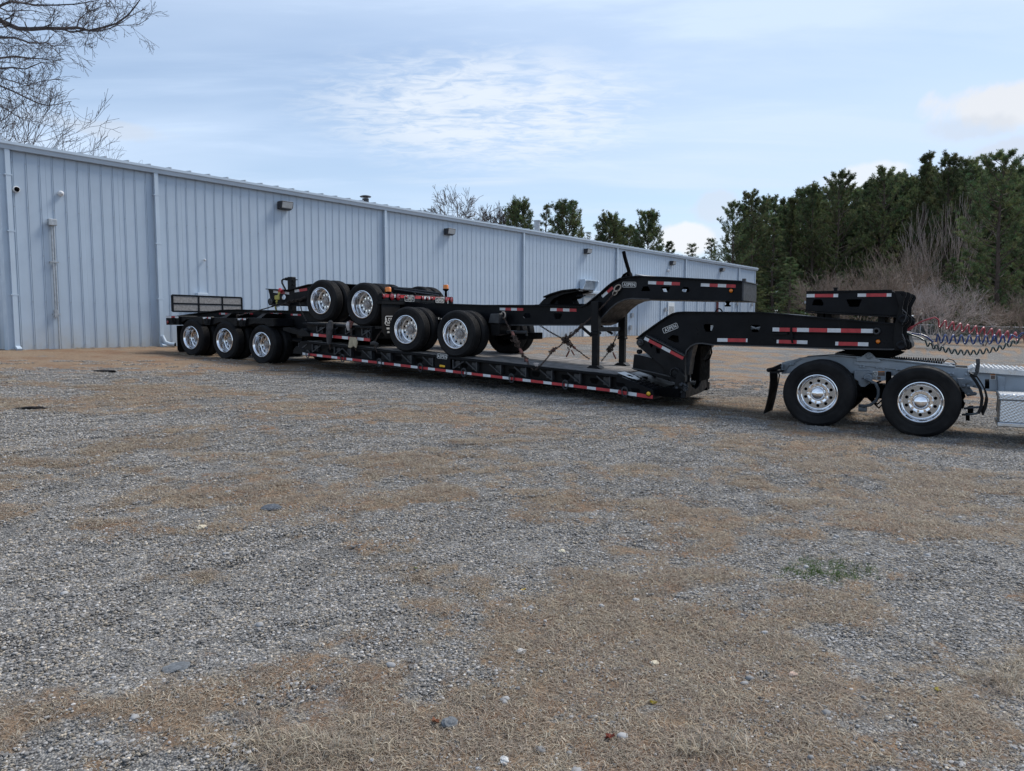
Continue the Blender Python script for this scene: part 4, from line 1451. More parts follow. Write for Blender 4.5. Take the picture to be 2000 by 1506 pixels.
# mudflaps at the tail
sf = rp(346, 660, 0.05)[0]
zf0 = rp(346, 636, .05)[1]; zf1 = rp(350, 688, 0.05)[1]
for w_ in (.05, 1.92):
    mb = MB(); mb.prism(lambda a, w, b: FR(w, a, b), [(w_, zf0), (w_ + .60, zf0), (w_ + .60, zf1 + .06), (w_ + .54, zf1), (w_ + .06, zf1), (w_, zf1 + .06)], sf - .008, sf + .008)
    mb.build('mudflap', 'flap', low)
# mesh rack standing across the tail
rk_s = rp(337, 600, .12)[0]
za = RW(rk_s, .12, 0).y
def zpx(v, Y):            # height of a picture row at depth Y
    r = vray(1000, v); return EYE + r.z / r.y * Y
zt1 = zpx(576.5, za); zm1 = zpx(592.7, za); zb1 = zpx(608, za)
rack = MB()
W0_, W1_ = .12, 2.38
for z_ in (zt1, zm1, zb1):
    rack.box(FR, rk_s - .02, rk_s + .02, W0_, W1_, z_ - .022, z_ + .022)
for f in (0.0, .355, .70, 1.0):
    w_ = W0_ + (W1_ - W0_) * f
    rack.box(FR, rk_s - .024, rk_s + .024, w_ - .022, w_ + .022, zb1 - (.20 if f in (.355, .70) else 0), zt1)
rk = rack.build('load_rack', 'black', low)
for i in range(3):
    a_, b_ = [(0.0, .355), (.355, .70), (.70, 1.0)][i]
    for (z0_, z1_) in ((zb1, zm1), (zm1, zt1)):
        mb = MB()
        wa = W0_ + (W1_ - W0_) * a_ + .023; wb = W0_ + (W1_ - W0_) * b_ - .023
        n_ = int((wb - wa) / .013)
        for k in range(n_):
            w_ = wa + (wb - wa) * (k + .5) / n_
            mb.box(FR, rk_s - .004, rk_s + .004, w_ - .0038, w_ + .0038, z0_ + .024, z1_ - .024)
        n2 = int((z1_ - z0_ - .05) / .013)
        for k in range(n2):
            z_ = z0_ + .024 + (z1_ - z0_ - .048) * (k + .5) / n2
            mb.box(FR, rk_s + .0045, rk_s + .010, wa, wb, z_ - .0038, z_ + .0038)
        mb.build('wire_mesh', 'mesh', rk)

# ---- the deck
sD0 = rp(584, 690, 0)[0]; sD1 = rp(1203, 740, 0)[0]; sD2 = rp(1276, 770, 0)[0]
T_ = 0.345
DF = lambda s, w, h: FR(s, w, zd(s) + h)        # frame that leans with the deck
mb = MB()
mb.box(DF, sD0 + .15, sD1 + .1, .0, .075, -.05, 0.0)
mb.box(DF, sD0 + .15, sD1 + .1, 2.515, 2.59, -.05, 0.0)
mb.build('deck_edge_rail', 'black', low, bevel=.006)
mb = MB()
mb.box(DF, sD0 + .15, sD1 + .12, .115, .130, -T_ + .02, -.051)
mb.box(DF, sD0 + .15, sD1 + .12, 2.46, 2.475, -T_ + .02, -.051)
mb.build('deck_web', 'black2', low)
mb = MB()
mb.box(DF, sD0 + .05, sD1 + .1, .0, .12, -T_, -T_ + .085)
mb.box(DF, sD0 + .05, sD1 + .1, 2.47, 2.59, -T_, -T_ + .085)
mb.build('deck_lower_rail', 'black', low, bevel=.006)
mb = MB()
for w_ in (.75, 1.25, 1.78):
    mb.box(DF, sD0, sD1 + .3, w_, w_ + .08, -T_ + .01, -.06)
s_ = sD0 + .3
while s_ < sD1:
    mb.box(DF, s_ - .03, s_ + .03, .131, 2.459, -T_ + .06, -.062); s_ += .6
mb.build('cross_member', 'dark', low)
# planks
npl = 11
pw_ = (2.51 - .08) / npl
plank_me = None
for k in range(npl):
    mb = MB(); w_ = .08 + pw_ * k
    mb.box(DF, sD0 + .2, sD1 - .02, w_ + .005, w_ + pw_ - .005, -.045, .006 + .004 * ((k * 7) % 3))
    mb.build('deck_plank', 'wood', low)
# gusset brackets along the side
def bracket(u, v_, face=1, deckz=None, parent=low, th=T_, DFr=None):
    DFr = DFr or DF
    s = rp(u, v_, 0)[0]
    mb = MB()
    a = 0.26
    t0, t1 = -.058, -th + .10
    # upright flat, top bar and diagonal
    mb.box(DFr, s - .012, s + .012, .012, .112, t1, t0)
    mb.prism(lambda x, w, y: DFr(x, w, y), [(s - face * a, t0), (s - face * a, t0 - .022), (s - face * .012, t1 + .0), (s - face * .012, t1 + .028)], .010, .035)
    mb.box(DFr, min(s, s - face * a * .55), max(s, s - face * a * .55), .05, .10, t0 - .075, t0 - .055)
    mb.box(DFr, min(s - face * .03, s - face * .14), max(s - face * .03, s - face * .14), .06, .113, t0 - .16, t0 - .02)
    mb.build('side_bracket', 'edge', parent)
for (u, v_, f_) in ((578 + 5, 680, -1), (609, 680, -1), (652, 680, -1), (684, 690, 1), (724, 690, 1), (761, 700, 1), (802, 700, 1), (844, 700, 1), (884, 705, -1), (930, 710, 1), (977, 712, 1),
                    (1026, 720, 1), (1077, 725, 1), (1132, 733, 1), (1190, 740, 1)):
    bracket(u, v_, f_)
# dark hexagon plates on the web paint the shade inside its pockets
for (u, v_) in ((597, 688), (645, 683), (699, 690), (738, 692), (778, 698), (818, 703), (906, 712), (1000, 722), (1046, 727), (1104, 736), (1160, 742)):
    s = rp(u, v_, .1)[0]
    mb = MB(); mb.prism(lambda x, w, y: DF(x, w, y), [(s - .07, -.12), (s + .07, -.12), (s + .09, -.16), (s + .05, -.22), (s - .05, -.22), (s - .09, -.16)], .108, .1149)
    mb.build('pocket_shade', 'dark', low)
for (u, v_) in ((602, 690), (670, 695), (742, 704), (822, 712), (907, 723), (1000, 735), (1105, 749), (1221, 765)):
    s = rp(u, v_, -.01)[0]
    mb = MB()
    mb.box(DF, s - .03, s + .03, -.022, -.001, -T_ + .10, -T_ + .14)
    mb.tube([DF(s + .055 * math.cos(t), -.030, -T_ + .055 + .085 * math.sin(t)) for t in [k * math.pi / 7 for k in range(14)]], .0125, 6, closed=True)
    mb.build('tie_ring', 'edge', low, smooth=True)
# tape along the bottom rail: 11 inch red, 7 inch white
mb = MB(); s = sD0 + .12; k = 0
zoff = -T_ + .045
s_end = rp(1275, 775, 0)[0] - .02
s_switch = sD1 + .1
lens_ = [.0, ] 
while s < s_switch:
    L_ = .178 if k % 2 == 0 else .279
    e_ = min(s + L_, s_switch)
    q = [DF(s, -.004, zoff - .026), DF(e_, -.004, zoff - .026), DF(e_, -.0008, zoff - .026), DF(s, -.0008, zoff - .026),
         DF(s, -.004, zoff + .026), DF(e_, -.004, zoff + .026), DF(e_, -.0008, zoff + .026), DF(s, -.0008, zoff + .026)]
    mb.hexa(q, k % 2); s += L_; k += 1
mb.build('reflective_tape', ['white', 'red'], low)
badge(low, 864, 696, .0, .26, .105, -.066)
s = rp(864, 696, 0)[0]
mb = MB(); mb.box(DF, s - .20, s + .20, .001, .114, -T_ + .09, -.052); mb.build('badge_plate', 'black', low)
mb = MB(); mb.box(DF, s - .07, s + .07, -.016, -.0, -.235, -.190); mb.build('marker_light', 'yellow', low, bevel=.008)
# rear knuckle where the deck hangs on the tail section
mb = MB(); mb.prism(FR, pp([(573, 683), (578, 676), (590, 680), (600, 689), (594, 692.5), (572, 690)], 0.0), -.002, .16)
mb.prism(FR, pp([(573, 683), (578, 676), (590, 680), (600, 689), (594, 692.5), (572, 690)], 0.0), 2.43, 2.592)
mb.build('deck_knuckle', 'black2', low, bevel=.008)
# swept tail section linking deck to wheels
mb = MB(); mb.prism(FR, pp([(555, 640), (566, 639), (585, 646), (592, 648), (592, 655), (575, 652), (556, 645)], .2), .15, .30)
mb.prism(FR, pp([(555, 640), (566, 639), (585, 646), (592, 648), (592, 655), (575, 652), (556, 645)], .2), 2.2, 2.4)
mb.build('fender_arm', 'black2', low, bevel=.006)
mb = MB(); mb.box(DF, -.4, sD0 + .3, .65, 1.95, -.28, -.10); mb.build('tail_box', 'dark', low)
mb = MB(); mb.box(DF, sD0 + .02, sD0 + .4, .02, 2.57, -.34, -.02); mb.build('tail_beam', 'black2', low)

# ---- deck nose that tapers down under the neck
nose = pp([(1203, 731.6), (1276, 762.4), (1276, 781.2), (1203, 771)], 0)
mb = MB(); mb.prism(FR, nose, 0.0, 2.59)
nz_ = mb.build('deck_nose', 'black', low, bevel=.01)
(sa, za_), (sb, zb_) = nose[0], nose[1]
mb = MB()
for i in range(9):
    t0 = (i + .12) / 9; t1 = (i + .55) / 9
    for j in range(5):
        w0 = .10 + j * .11 if True else 0
        w1 = w0 + .07
        A = lambda t: (sa + (sb - sa) * t, za_ + (zb_ - za_) * t)
        p0, p1 = A(t0), A(t1)
        mb.hexa([FR(p0[0], w0, p0[1] + .0015), FR(p1[0], w0, p1[1] + .0015), FR(p1[0], w1, p1[1] + .0015), FR(p0[0], w1, p0[1] + .0015),
                 FR(p0[0], w0, p0[1] + .016), FR(p1[0], w0, p1[1] + .016), FR(p1[0], w1, p1[1] + .016), FR(p0[0], w1, p0[1] + .016)])
tr_ = mb.build('tread_bars', 'black2', nz_, bevel=0); tr_['kind'] = 'stuff'
# nose tape + light
tape(nz_, (1207, 765.6), (1275, 775.6), 7.0, -.001, [('R', 18), ('W', 19), ('R', 31)])
lamp_disc(nz_, 1267, 769, -.006, 4.2, 'yellow')
for (a, b) in ((1212, 752), (1241, 763)):
    q = rp(a, b - 2, 0)
    mb = MB(); mb.prism(FR, [(q[0] - .09, q[1] + .03), (q[0] + .07, q[1] + .015), (q[0] + .09, q[1] - .03), (q[0] + .05, q[1] - .055), (q[0] - .06, q[1] - .045)], -.004, -.0008)
    mb.build('nose_pocket', 'dark', nz_)  # dark plate painted as the shade inside a pocket
# white letter painted on the ramp
lt = MB()
tz = lambda s: za_ + (zb_ - za_) * (s - sa) / (sb - sa) + .0185
c0 = sa + .10
def dplate(x, y):
    return FR(c0 + x, .28 + y, tz(c0 + x))
base_ = [(-.12, -.16), (.10, -.16), (.22, -.06), (.22, .10), (.10, .20), (-.12, .20)]
hole_ = [(.0, -.05), (.06, -.05), (.11, -.0), (.11, .06), (.06, .10), (.0, .10)]
lt.prism(lambda a, w, b: dplate(a, b) + Vector((0, 0, w)), base_, 0.0, .003, [hole_])
lt.build('painted_letter', 'plate', nz_)

# ---- neck
neck_out = [(1245, 663), (1257, 653), (1282, 635), (1305, 619.5), (1316, 613.8), (1325, 611.4), (1338, 610.8), (1488, 612), (1530, 615), (1560, 618.4), (1660, 627), (1752, 634.5), (1758, 640),
            (1758, 678), (1743, 681), (1629, 679.5), (1500, 675), (1392, 672), (1372, 669), (1360, 670), (1349, 675), (1341, 684), (1337.5, 696), (1337, 703), (1337, 748), (1329, 747), (1300, 722), (1262, 688), (1247, 678)]
NW = .50
nk = pp(neck_out, NW)
def hexhole(x0, y0, x1, y1, w, flip=False):
    m_ = (x1 - x0) * .22
    q = [(x0, y1 - (y1 - y0) * .35), (x0 + m_, y0), (x1 - m_, y0), (x1, y1 - (y1 - y0) * .35), (x1 - m_ * .4, y1), (x0 + m_ * .4, y1)]
    if flip:
        q = [(x0, y0 + (y1 - y0) * .3), (x0 + m_ * .4, y0), (x1 - m_ * .4, y0), (x1, y0 + (y1 - y0) * .3), (x1 - m_, y1), (x0 + m_, y1)]
    return pp(q, w)
nholes = [hexhole(1374, 633, 1393.5, 648, NW, True), hexhole(1465, 634.5, 1485, 649, NW, True), pp([(1303.5, 662), (1313, 654), (1325, 656), (1326, 669), (1318, 669)], NW)]
mb = MB(); mb.prism(FR, nk, NW, NW + .03, nholes); neck = mb.build('gooseneck', 'black', low, bevel=.004)
mb = MB(); mb.prism(FR, nk, 1.98, 2.01); mb.build('neck_side_plate', 'black', neck)
mb = MB(); mb.prism(FR, [(a, b) for a, b in nk], 1.20, 1.22); 
# flanges: a lip that stands out along the top and the arch
top_l = [(1245, 663), (1257, 653), (1282, 635), (1305, 619.5), (1316, 613.8), (1325, 611.4), (1338, 610.8), (1488, 612), (1530, 615), (1560, 618.4), (1660, 627), (1752, 634.5)]
bot_l = [(1758, 678), (1743, 681), (1629, 679.5), (1500, 675), (1392, 672), (1372, 669), (1360, 670), (1349, 675), (1341, 684), (1337.5, 696), (1337, 748)]
mb = MB(); strip(mb, top_l, NW, NW - .05, 2.06, .022)
mb.build('neck_flange', 'black', neck)
mb = MB(); strip(mb, bot_l[:6], NW, NW - .05, 2.06, .022)
strip(mb, bot_l[5:], NW, NW - .04, NW + .14, .022)
strip(mb, bot_l[5:], NW, 1.90, 2.06, .022)
mb.build('neck_flange', 'edge', neck)  # paler lip colours in the lit edge of the arch
# long side bar with tape, a round end
mb = MB(); q0 = rp(1509, 644, NW - .07); q1 = rp(1708, 648, NW - .07)
mb.hexa([FR(q0[0], NW - .07, q0[1] - .045), FR(q1[0], NW - .07, q1[1] - .045), FR(q1[0], NW - .002, q1[1] - .045), FR(q0[0], NW - .002, q0[1] - .045),
         FR(q0[0], NW - .07, q0[1] + .035), FR(q1[0], NW - .07, q1[1] + .035), FR(q1[0], NW - .002, q1[1] + .035), FR(q0[0], NW - .002, q0[1] + .035)])
bar = mb.build('side_bar', 'black2', neck, bevel=.006)
tape(bar, (1509, 643.5), (1705, 646.5), 7.5, NW - .071, [('W', 14), ('R', 36), ('W', 24), ('R', 36), ('W', 26), ('R', 38), ('W', 22)])
mb = MB(); s, z = rp(1712, 646.6, NW - .09)
mb.lathe([(.03, -.03), (.05, -.03), (.055, 0), (.055, .10), (.03, .10)], 20, lambda x, y, q: FR(s + x, NW - .09 + y, z + q)); mb.lathe([(.001, .01), (.03, .01), (.03, -.03)], 16, lambda x, y, q: FR(s + x, NW - .09 + y, z + q), 1)
mb.build('bar_end', ['edge', 'dark'], neck, smooth=True)
mb = MB(); q0 = rp(1509, 651, NW - .03)
mb.box(FR, q0[0], q0[0] + .24, NW - .06, NW - .001, q0[1] - .02, q0[1] + .01)
mb.tube([FR(q0[0] + .30, NW - .08, q0[1] + .1), FR(q0[0] + .31, NW - .085, q0[1] - .05), FR(q0[0] + .33, NW - .07, q0[1] - .16)], .018, 8)
mb.build('latch', 'black2', neck, smooth=True)
tape(neck, (1401, 664), (1460, 664.8), 6.8, NW, [('W', 20), ('R', 35), ('W', 3)])
tape(neck, (1517, 667), (1577, 668.6), 6.8, NW, [('W', 4), ('R', 35), ('W', 20)])
tape(neck, (1631.5, 671), (1696, 672.6), 7.2, NW, [('W', 6), ('R', 38), ('W', 20)])
lamp_disc(neck, 1715, 667, NW, 4.0, 'amber')
badge(neck, 1309.5, 641, NW, .295, .105, R(22))
# hoses seen in the pocket, smear plates
for k in range(3):
    a = P3(1466, 637 + k * 3, NW + .05); b = P3(1486, 639 + k * 3, NW + .06)
    mb = MB(); mb.tube([a, (a + b) / 2 + Vector((0, 0, .03 * (k - 1))), b], .016, 8); mb.build('air_line', 'galv' if k == 0 else 'hose', neck, smooth=True)
mb = MB(); mb.box(FR, rp(1386, 640, NW)[0], rp(1391, 640, NW)[0], NW + .06, NW + .09, rp(1386, 646, NW)[1], rp(1386, 635, NW)[1]); mb.build('hose_clamp', 'galv', neck)
mb = MB(); mb.tube([P3(1404 + 7 * math.cos(t), 612 - 9 * math.sin(t), .9) for t in [k * math.pi / 10 for k in range(11)]], .012, 6); mb.build('air_line', 'dark', neck, smooth=True)
mb = MB(); mb.tube([P3(1388, 676, 1.2), P3(1390, 688, 1.1), P3(1386, 700, 1.1), P3(1377, 706, 1.1)], .015, 8); mb.build('air_line', 'dark', neck, smooth=True)
mb = MB(); mb.tube([P3(1383, 676, 1.0), P3(1384, 686, .95), P3(1379, 696, 1.0), P3(1374, 702, 1.0)], .012, 8); mb.build('air_line', 'edge', neck, smooth=True)
# lift arm with tape
arm = [(1247, 660), (1260, 656.5), (1300, 676), (1337, 697), (1337, 748), (1318, 748), (1304, 740), (1296, 718), (1262, 690), (1246, 676)]
mb = MB(); mb.prism(FR, pp(arm, NW - .10), NW - .10, NW - .055, [pp([(1268, 671), (1276, 673), (1272, 680)], NW - .10), pp([(1281, 680), (1290, 683), (1288, 691), (1282, 689)], NW - .10)])
la = mb.build('lift_arm', 'black2', neck, bevel=.006)
strip_ = MB(); strip(strip_, [(1262, 656), (1300, 675), (1337, 696)], NW - .12, NW - .14, NW - .001, .02); strip_.build('arm_flange', 'edge', la)
tape(la, (1259, 660.5), (1334.5, 700), 6.0, NW - .101, [('W', 10), ('R', 30), ('W', 19), ('R', 29)])
for (u, v, r_, m_) in ((1249.5, 669, 7, 'edge'), (1247.5, 687, 4.5, 'black2'), (1318.5, 728.5, 10.5, 'edge')):
    s, z = rp(u, v, NW - .13)
    r = r_ / F * RW(s, NW, z).y
    mb = MB()
    f_ = lambda x, y, q: FR(s + x, NW - .13 - y, z + q)
    mb.lathe([(r, -.08), (r, 0), (r * .8, .01), (r * .75, -.005), (r * .5, -.005), (r * .45, .015), (r * .2, .02), (.001, .02)], 24, f_)
    mb.build('pivot_pin', m_ if u != 1318.5 else 'black2', la, smooth=True, angle=25)
s, z = rp(1318.5, 728.5, NW - .135); mb = MB()
mb.tube([FR(s + .088 * math.cos(t), NW - .145, z + .088 * math.sin(t)) for t in [k * math.pi / 14 for k in range(2, 17)]], .006, 6); mb.build('pin_guard', 'edge', la, smooth=True)
# base of the neck resting on the deck nose
mb = MB(); mb.prism(FR, pp([(1238, 692), (1252, 694), (1296, 706), (1306, 742), (1312, 746), (1235, 721)], NW - .05), NW - .05, 2.06)
bs = mb.build('neck_base', 'black2', neck, bevel=.01)
mb = MB(); strip(mb, [(1235, 720), (1280, 729), (1310, 736.5)], NW - .06, NW - .10, NW - .051, .02); mb.build('base_flange', 'edge', neck)
# upright inside the arch and front cross beam with claws
mb = MB()
mb.prism(FR, pp([(1342, 690), (1350, 678), (1356, 674), (1350, 700), (1346, 732), (1338, 731)], NW + .1), NW + .08, NW + .32)
mb.build('neck_post', 'edge', neck)
mb = MB(); mb.box(FR, rp(1345, 720, .8)[0], rp(1362, 720, .8)[0], .95, 1.6, zd(10.6) - .05, rp(1350, 676, 1.0)[1]); mb.build('neck_core', 'dark', neck)
fs_ = rp(1337, 750, NW)[0]
mb = MB(); mb.prism(FR, pp([(1368, 674), (1380, 674), (1381, 720), (1376, 727), (1370, 727), (1366, 718)], 1.98), 1.90, 1.97); mb.build('neck_post', 'black2', neck)
zlo = rp(1330, 776, NW)[1]; zhi = rp(1330, 748, NW)[1]
mb = MB(); mb.prism(lambda a, w, b: FR(w, a, b), [(.30, zlo), (.40, zhi + .02), (.55, zhi + .03), (.72, zhi - .08), (.92, zhi - .13), (1.12, zhi - .10), (1.26, zhi + .0), (1.62, zhi + .02), (1.66, zlo + .10), (1.35, zlo + .03)], fs_ - .02, fs_ + .08)
mb.build('front_cross_beam', 'black2', neck, bevel=.012)
mb = MB(); mb.box(FR, sb + .002, fs_ - .021, .30, 2.2, zlo + .02, zlo + .17); mb.build('coupling_hook', 'dark', neck)
mb = MB()
for w_ in (.34, .62, 1.8):
    mb.prism(FR, [(fs_ - .34, zlo + .03), (fs_ + .05, zlo + .03), (fs_ + .05, zhi + .12), (fs_ - .04, zhi + .26), (fs_ - .10, zhi + .18), (fs_ - .14, zlo + .2)], w_, w_ + .05)
mb.build('hook_plate', 'black2', neck, bevel=.006)
mb = MB()
for i in range(14):
    q = P3(1318 + random.uniform(-6, 26), 752 + random.uniform(-8, 14), .33)
    mb.tube([q, q + Vector((random.uniform(-.06, .06), random.uniform(-.04, .1), random.uniform(-.05, .05)))], random.uniform(.012, .03), 7)
mb.build('fittings', 'edge', neck, smooth=True)

# ---- neck extension folded flat on top, with its fork plates
fx = pp([(1575, 571), (1742, 568.2), (1752, 573), (1759, 580), (1760, 612), (1753, 617), (1573, 607.5)], NW)
mb = MB(); mb.prism(FR, fx, NW, NW + .03, [pp([(1586, 596), (1590, 585), (1604, 585), (1608.5, 594), (1606, 597)], NW), pp([(1653, 585), (1683, 585), (1677, 599), (1659, 599), (1655, 590)], NW)])
flip = mb.build('neck_extension', 'black', low, bevel=.004)
mb = MB(); mb.prism(FR, fx, 1.98, 2.01); mb.build('extension_side', 'black', flip)
mb = MB(); strip(mb, [(1575, 571), (1742, 568.2)], NW, NW - .03, 2.04, .018); strip(mb, [(1753, 617.5), (1573, 608)], NW, NW - .04, 2.05, .022)
mb.box(FR, rp(1573.5, 590, NW)[0], rp(1575, 590, NW)[0] + .02, NW + .031, 1.979, rp(1574, 607, NW)[1], rp(1574, 572, NW)[1])
mb.build('extension_flange', 'black2', flip)
tape(flip, (1575.5, 577.6), (1637, 577.2), 6.3, NW, [('W', 16), ('R', 37), ('W', 9)])
tape(flip, (1675, 576.6), (1741, 576.2), 6.3, NW, [('W', 17), ('R', 40), ('W', 9)])
for (u, ww) in ((1602, .7), (1618, .7), (1722, .62)):
    mb = MB(); s = rp(u, 612, ww)[0]; mb.box(FR, s - .05, s + .05, ww, 1.8, rp(u, 632, ww)[1] - .03, rp(u, 609, ww)[1] + .04); mb.build('extension_stop', 'black2', flip)
mb = MB(); s, z = rp(1573, 590, NW); mb.box(FR, s - .03, s, NW + .1, NW + .14, z - .02, z + .02); mb.build('end_stub', 'galv', flip)
mb = MB(); s, z = rp(1632, 567, 1.0); mb.lathe([(.03, -.05), (.03, .03), (.045, .03), (.045, .045), (.001, .045)], 12, lambda x, y, q: FR(s + x, 1.0 + q, z + y)); mb.build('grease_cap', 'black2', flip)
fork = [(1747, 568.5), (1765, 568.5), (1770, 571), (1770, 577), (1766, 585), (1763, 600), (1763, 612), (1772, 619), (1772, 628), (1763, 640), (1762, 660), (1768, 668), (1767, 678), (1760, 684), (1748, 684), (1744, 676), (1746, 640), (1756, 600)]
for (w_, t_) in ((NW - .10, .055), (NW + .16, .05), (1.80, .05), (2.02, .05)):
    dz = 0.0
    q = pp(fork, NW - .10)
    if w_ != NW - .10:
        q = [(a + .05, b - .01) for a, b in q]
    c1 = pp([(1764, 624)], NW - .1)[0]; c0 = pp([(1765, 574)], NW - .1)[0]
    mb = MB(); mb.prism(FR, q, w_, w_ + t_, [circ((c0[0] - .02 + (.05 if w_ != NW - .1 else 0), c0[1] - .01), .022, 12)])
    mb.build('fork_plate', 'black2', low, bevel=.008)
for (u, v) in ((1764, 624), (1760, 675)):
    s, z = rp(u, v, NW - .14)
    mb = MB(); mb.lathe([(.075, 0.04), (.075, 0), (.05, -.012), (.03, -.005), (.001, -.005)], 20, lambda x, y, q: FR(s + x, NW - .14 + y, z + q)); mb.tube([FR(s, NW - .1, z), FR(s, 2.08, z)], .05, 12)
    mb.build('hinge_pin', 'black', low, smooth=True, angle=30)
# the second, farther pair of ears and the lower knuckle
ear = [(1772, 575), (1782, 574), (1788, 577), (1790, 583), (1786, 590), (1781, 600), (1780, 618), (1787, 628), (1786, 636), (1776, 640), (1770, 630)]
q = pp(ear, 1.75); c_ = pp([(1781, 582)], 1.75)[0]
mb = MB(); mb.prism(FR, q, 1.70, 1.75, [circ(c_, .03, 12)]); mb.build('fork_ear', 'black2', low, bevel=.008)
mb = MB(); mb.prism(FR, [(a - .03, b) for a, b in q], .95, 1.0, [circ((c_[0] - .03, c_[1]), .03, 12)])
mb.build('fork_ear', 'black2', low, bevel=.008)
mb = MB(); mb.prism(FR, pp([(1768, 652), (1776, 654), (1777, 664), (1781, 670), (1782, 678), (1776, 683), (1764, 681)], .9), .8, 1.8); mb.build('lower_knuckle', 'black2', low, bevel=.01)
mb = MB(); mb.box(FR, rp(1742, 640, NW)[0], rp(1760, 640, NW)[0], NW + .2, 1.8, rp(1750, 680, NW)[1], rp(1750, 575, NW)[1]); mb.build('fork_core', 'dark', low)
mb = MB(); mb.tube([P3(1762, 604, .36), P3(1770, 612, .35), P3(1769, 622, .35), P3(1762, 634, .36)], .008, 6); mb.tube([P3(1762, 652, .36), P3(1767, 664, .35), P3(1768, 676, .36)], .008, 6); mb.build('air_line', 'edge', low, smooth=True)
# kingpin plate
mb = MB(); mb.prism(FR, pp([(1640, 681), (1745, 683), (1752, 690), (1738, 694), (1700, 694), (1672, 690)], .85), .80, 1.72); mb.build('kingpin_plate', 'dark', low, bevel=.01)

# ================================================================== DECK INSERT lying on the deck under the booster
ins = thing('deck_insert', 'short black deck section with taped edge stacked under the small axle unit', 'trailer section', RW(2.6, 1.3, zd(2.6)))
i0 = rp(591, 630, 0); i1 = rp(725, 638, 0)
ib0 = rp(607, 656, 0)
isl = (i1[1] - i0[1]) / (i1[0] - i0[0])
IT = i0[1] + isl * (rp(600, 650, 0)[0] - i0[0]) - rp(600, 652.5, 0)[1] + .03
IF = lambda s, w, h: FR(s, w, i0[1] + isl * (s - i0[0]) + h)
IS0, IS1 = i0[0], i1[0]
mb = MB(); mb.box(IF, IS0, IS1, 0, .08, -.045, 0); mb.box(IF, IS0, IS1, 2.48, 2.56, -.045, 0); mb.build('top_rail', 'black', ins, bevel=.006)
mb = MB(); mb.box(IF, IS0 + .22, IS1, 0, .115, -IT, -IT + .08); mb.box(IF, IS0 + .22, IS1, 2.44, 2.56, -IT, -IT + .08); mb.build('lower_rail', 'black', ins, bevel=.006)
mb = MB(); mb.box(IF, IS0 + .02, IS1, .12, .135, -IT + .02, -.046); mb.box(IF, IS1 - .03, IS1 - .002, .136, 2.4, -IT + .02, -.046); mb.box(IF, IS0 + .02, IS0 + .05, .136, 2.4, -IT + .02, -.046); mb.build('web', 'black2', ins)
mb = MB(); mb.box(IF, IS1 - .04, IS1 + .012, -.001, .119, -IT - .001, .001); mb.build('end_post', 'black2', ins, bevel=.005)
for k in range(11):
    mb = MB(); w_ = .085 + k * .217; mb.box(IF, IS0 + .05, IS1 - .04, w_, w_ + .205, -.05, .004 + .003 * (k % 3)); mb.build('deck_plank', 'wood', ins)
mb = MB(); mb.prism(FR, pp([(582, 646), (590, 641), (600, 648), (609, 657), (587, 657.5), (582, 655)], 0), -.003, .15)
mb.build('knuckle', 'black2', ins, bevel=.006)
for (u, v_) in ((618, 645), (642, 646), (674, 647), (706, 648)):
    bracket(u, v_, -1, parent=ins, th=IT + .02, DFr=IF)
for (u, v_) in ((622, 643), (658, 646), (686, 648), (713, 650)):
    s = rp(u, v_, .1)[0]
    mb = MB(); mb.prism(lambda x, w, y: IF(x, w, y), [(s - .06, -.10), (s + .06, -.10), (s + .08, -.14), (s + .045, -.19), (s - .045, -.19), (s - .08, -.14)], .113, .1195); mb.build('pocket_shade', 'dark', ins)  # dark plates put in as pocket shade, like those on the deck
tape(ins, (607, 653.5), (723, 664), 5.3, -.001, [('R', 5), ('W', 11), ('R', 18), ('W', 11), ('R', 17), ('W', 12), ('R', 17), ('W', 12), ('R', 12)])
s = rp(720, 655, -.02)[0]
mb = MB(); mb.tube([IF(s + .05 * math.cos(t), -.026, -IT + .11 + .075 * math.sin(t)) for t in [k * math.pi / 6 for k in range(12)]], .012, 6, closed=True); mb.build('tie_ring', 'edge', ins, smooth=True)
mb = MB()
for s_ in (IS0 + .5, IS0 + 1.35):                    # blocks between the two decks
    mb.box(FR, s_, s_ + .14, .12, 2.4, zd(s_) + .012, i0[1] + isl * (s_ + .07 - i0[0]) - IT + .03)
mb.build('packing_block', 'dark', ins)

# ================================================================== BOOSTER
boo = thing('booster', 'small black two axle booster sitting high on the stacked deck section', 'trailer axle unit', RW(2.6, 1.3, i0[1] + isl * (2.6 - i0[0])))
bw = []
for (u, v) in ((625.8, 587.3), (707, 591)):
    s, z = rp(u, v, 0)
    s_tr = s
    z = max(z, i0[1] + isl * (s - i0[0]) + .475)
    if u == 707: z = i0[1] + isl * (s - i0[0]) + .478
    bw.append((s, z))
    dual_wheel(boo, s, z); dual_wheel(boo, s, z + .003, False); axle(boo, s, z)
bb = [(523.5, 565.5), (565, 567.5), (606, 557), (640, 554), (745, 560), (752, 572), (745, 590), (606, 597), (565, 596.5), (529, 595), (526, 575)]
BW_ = .70
q = pp(bb, BW_)
hx = pp([(549.5, 580), (551.5, 575.5), (556, 575.5), (558, 580), (556, 585), (551.5, 585)], BW_)
mb = MB(); mb.prism(FR, q, BW_, BW_ + .03, [hx]); fr_ = mb.build('frame_rail', 'black', boo, bevel=.004)
hx2 = [(a - .10, b) for a, b in hx]
mb = MB(); mb.prism(FR, q, 1.82, 1.85, [[(a + .0, b) for a, b in hx]]); mb.build('frame_rail', 'black', boo, bevel=.004)
mb = MB(); strip(mb, [(523.5, 565.5), (565, 567.5), (606, 557), (640, 554), (745, 560)], BW_, BW_ - .08, BW_ + .10, .02)
strip(mb, [(523.5, 565.5), (565, 567.5), (606, 557), (640, 554), (745, 560)], BW_, 1.76, 1.94, .02)
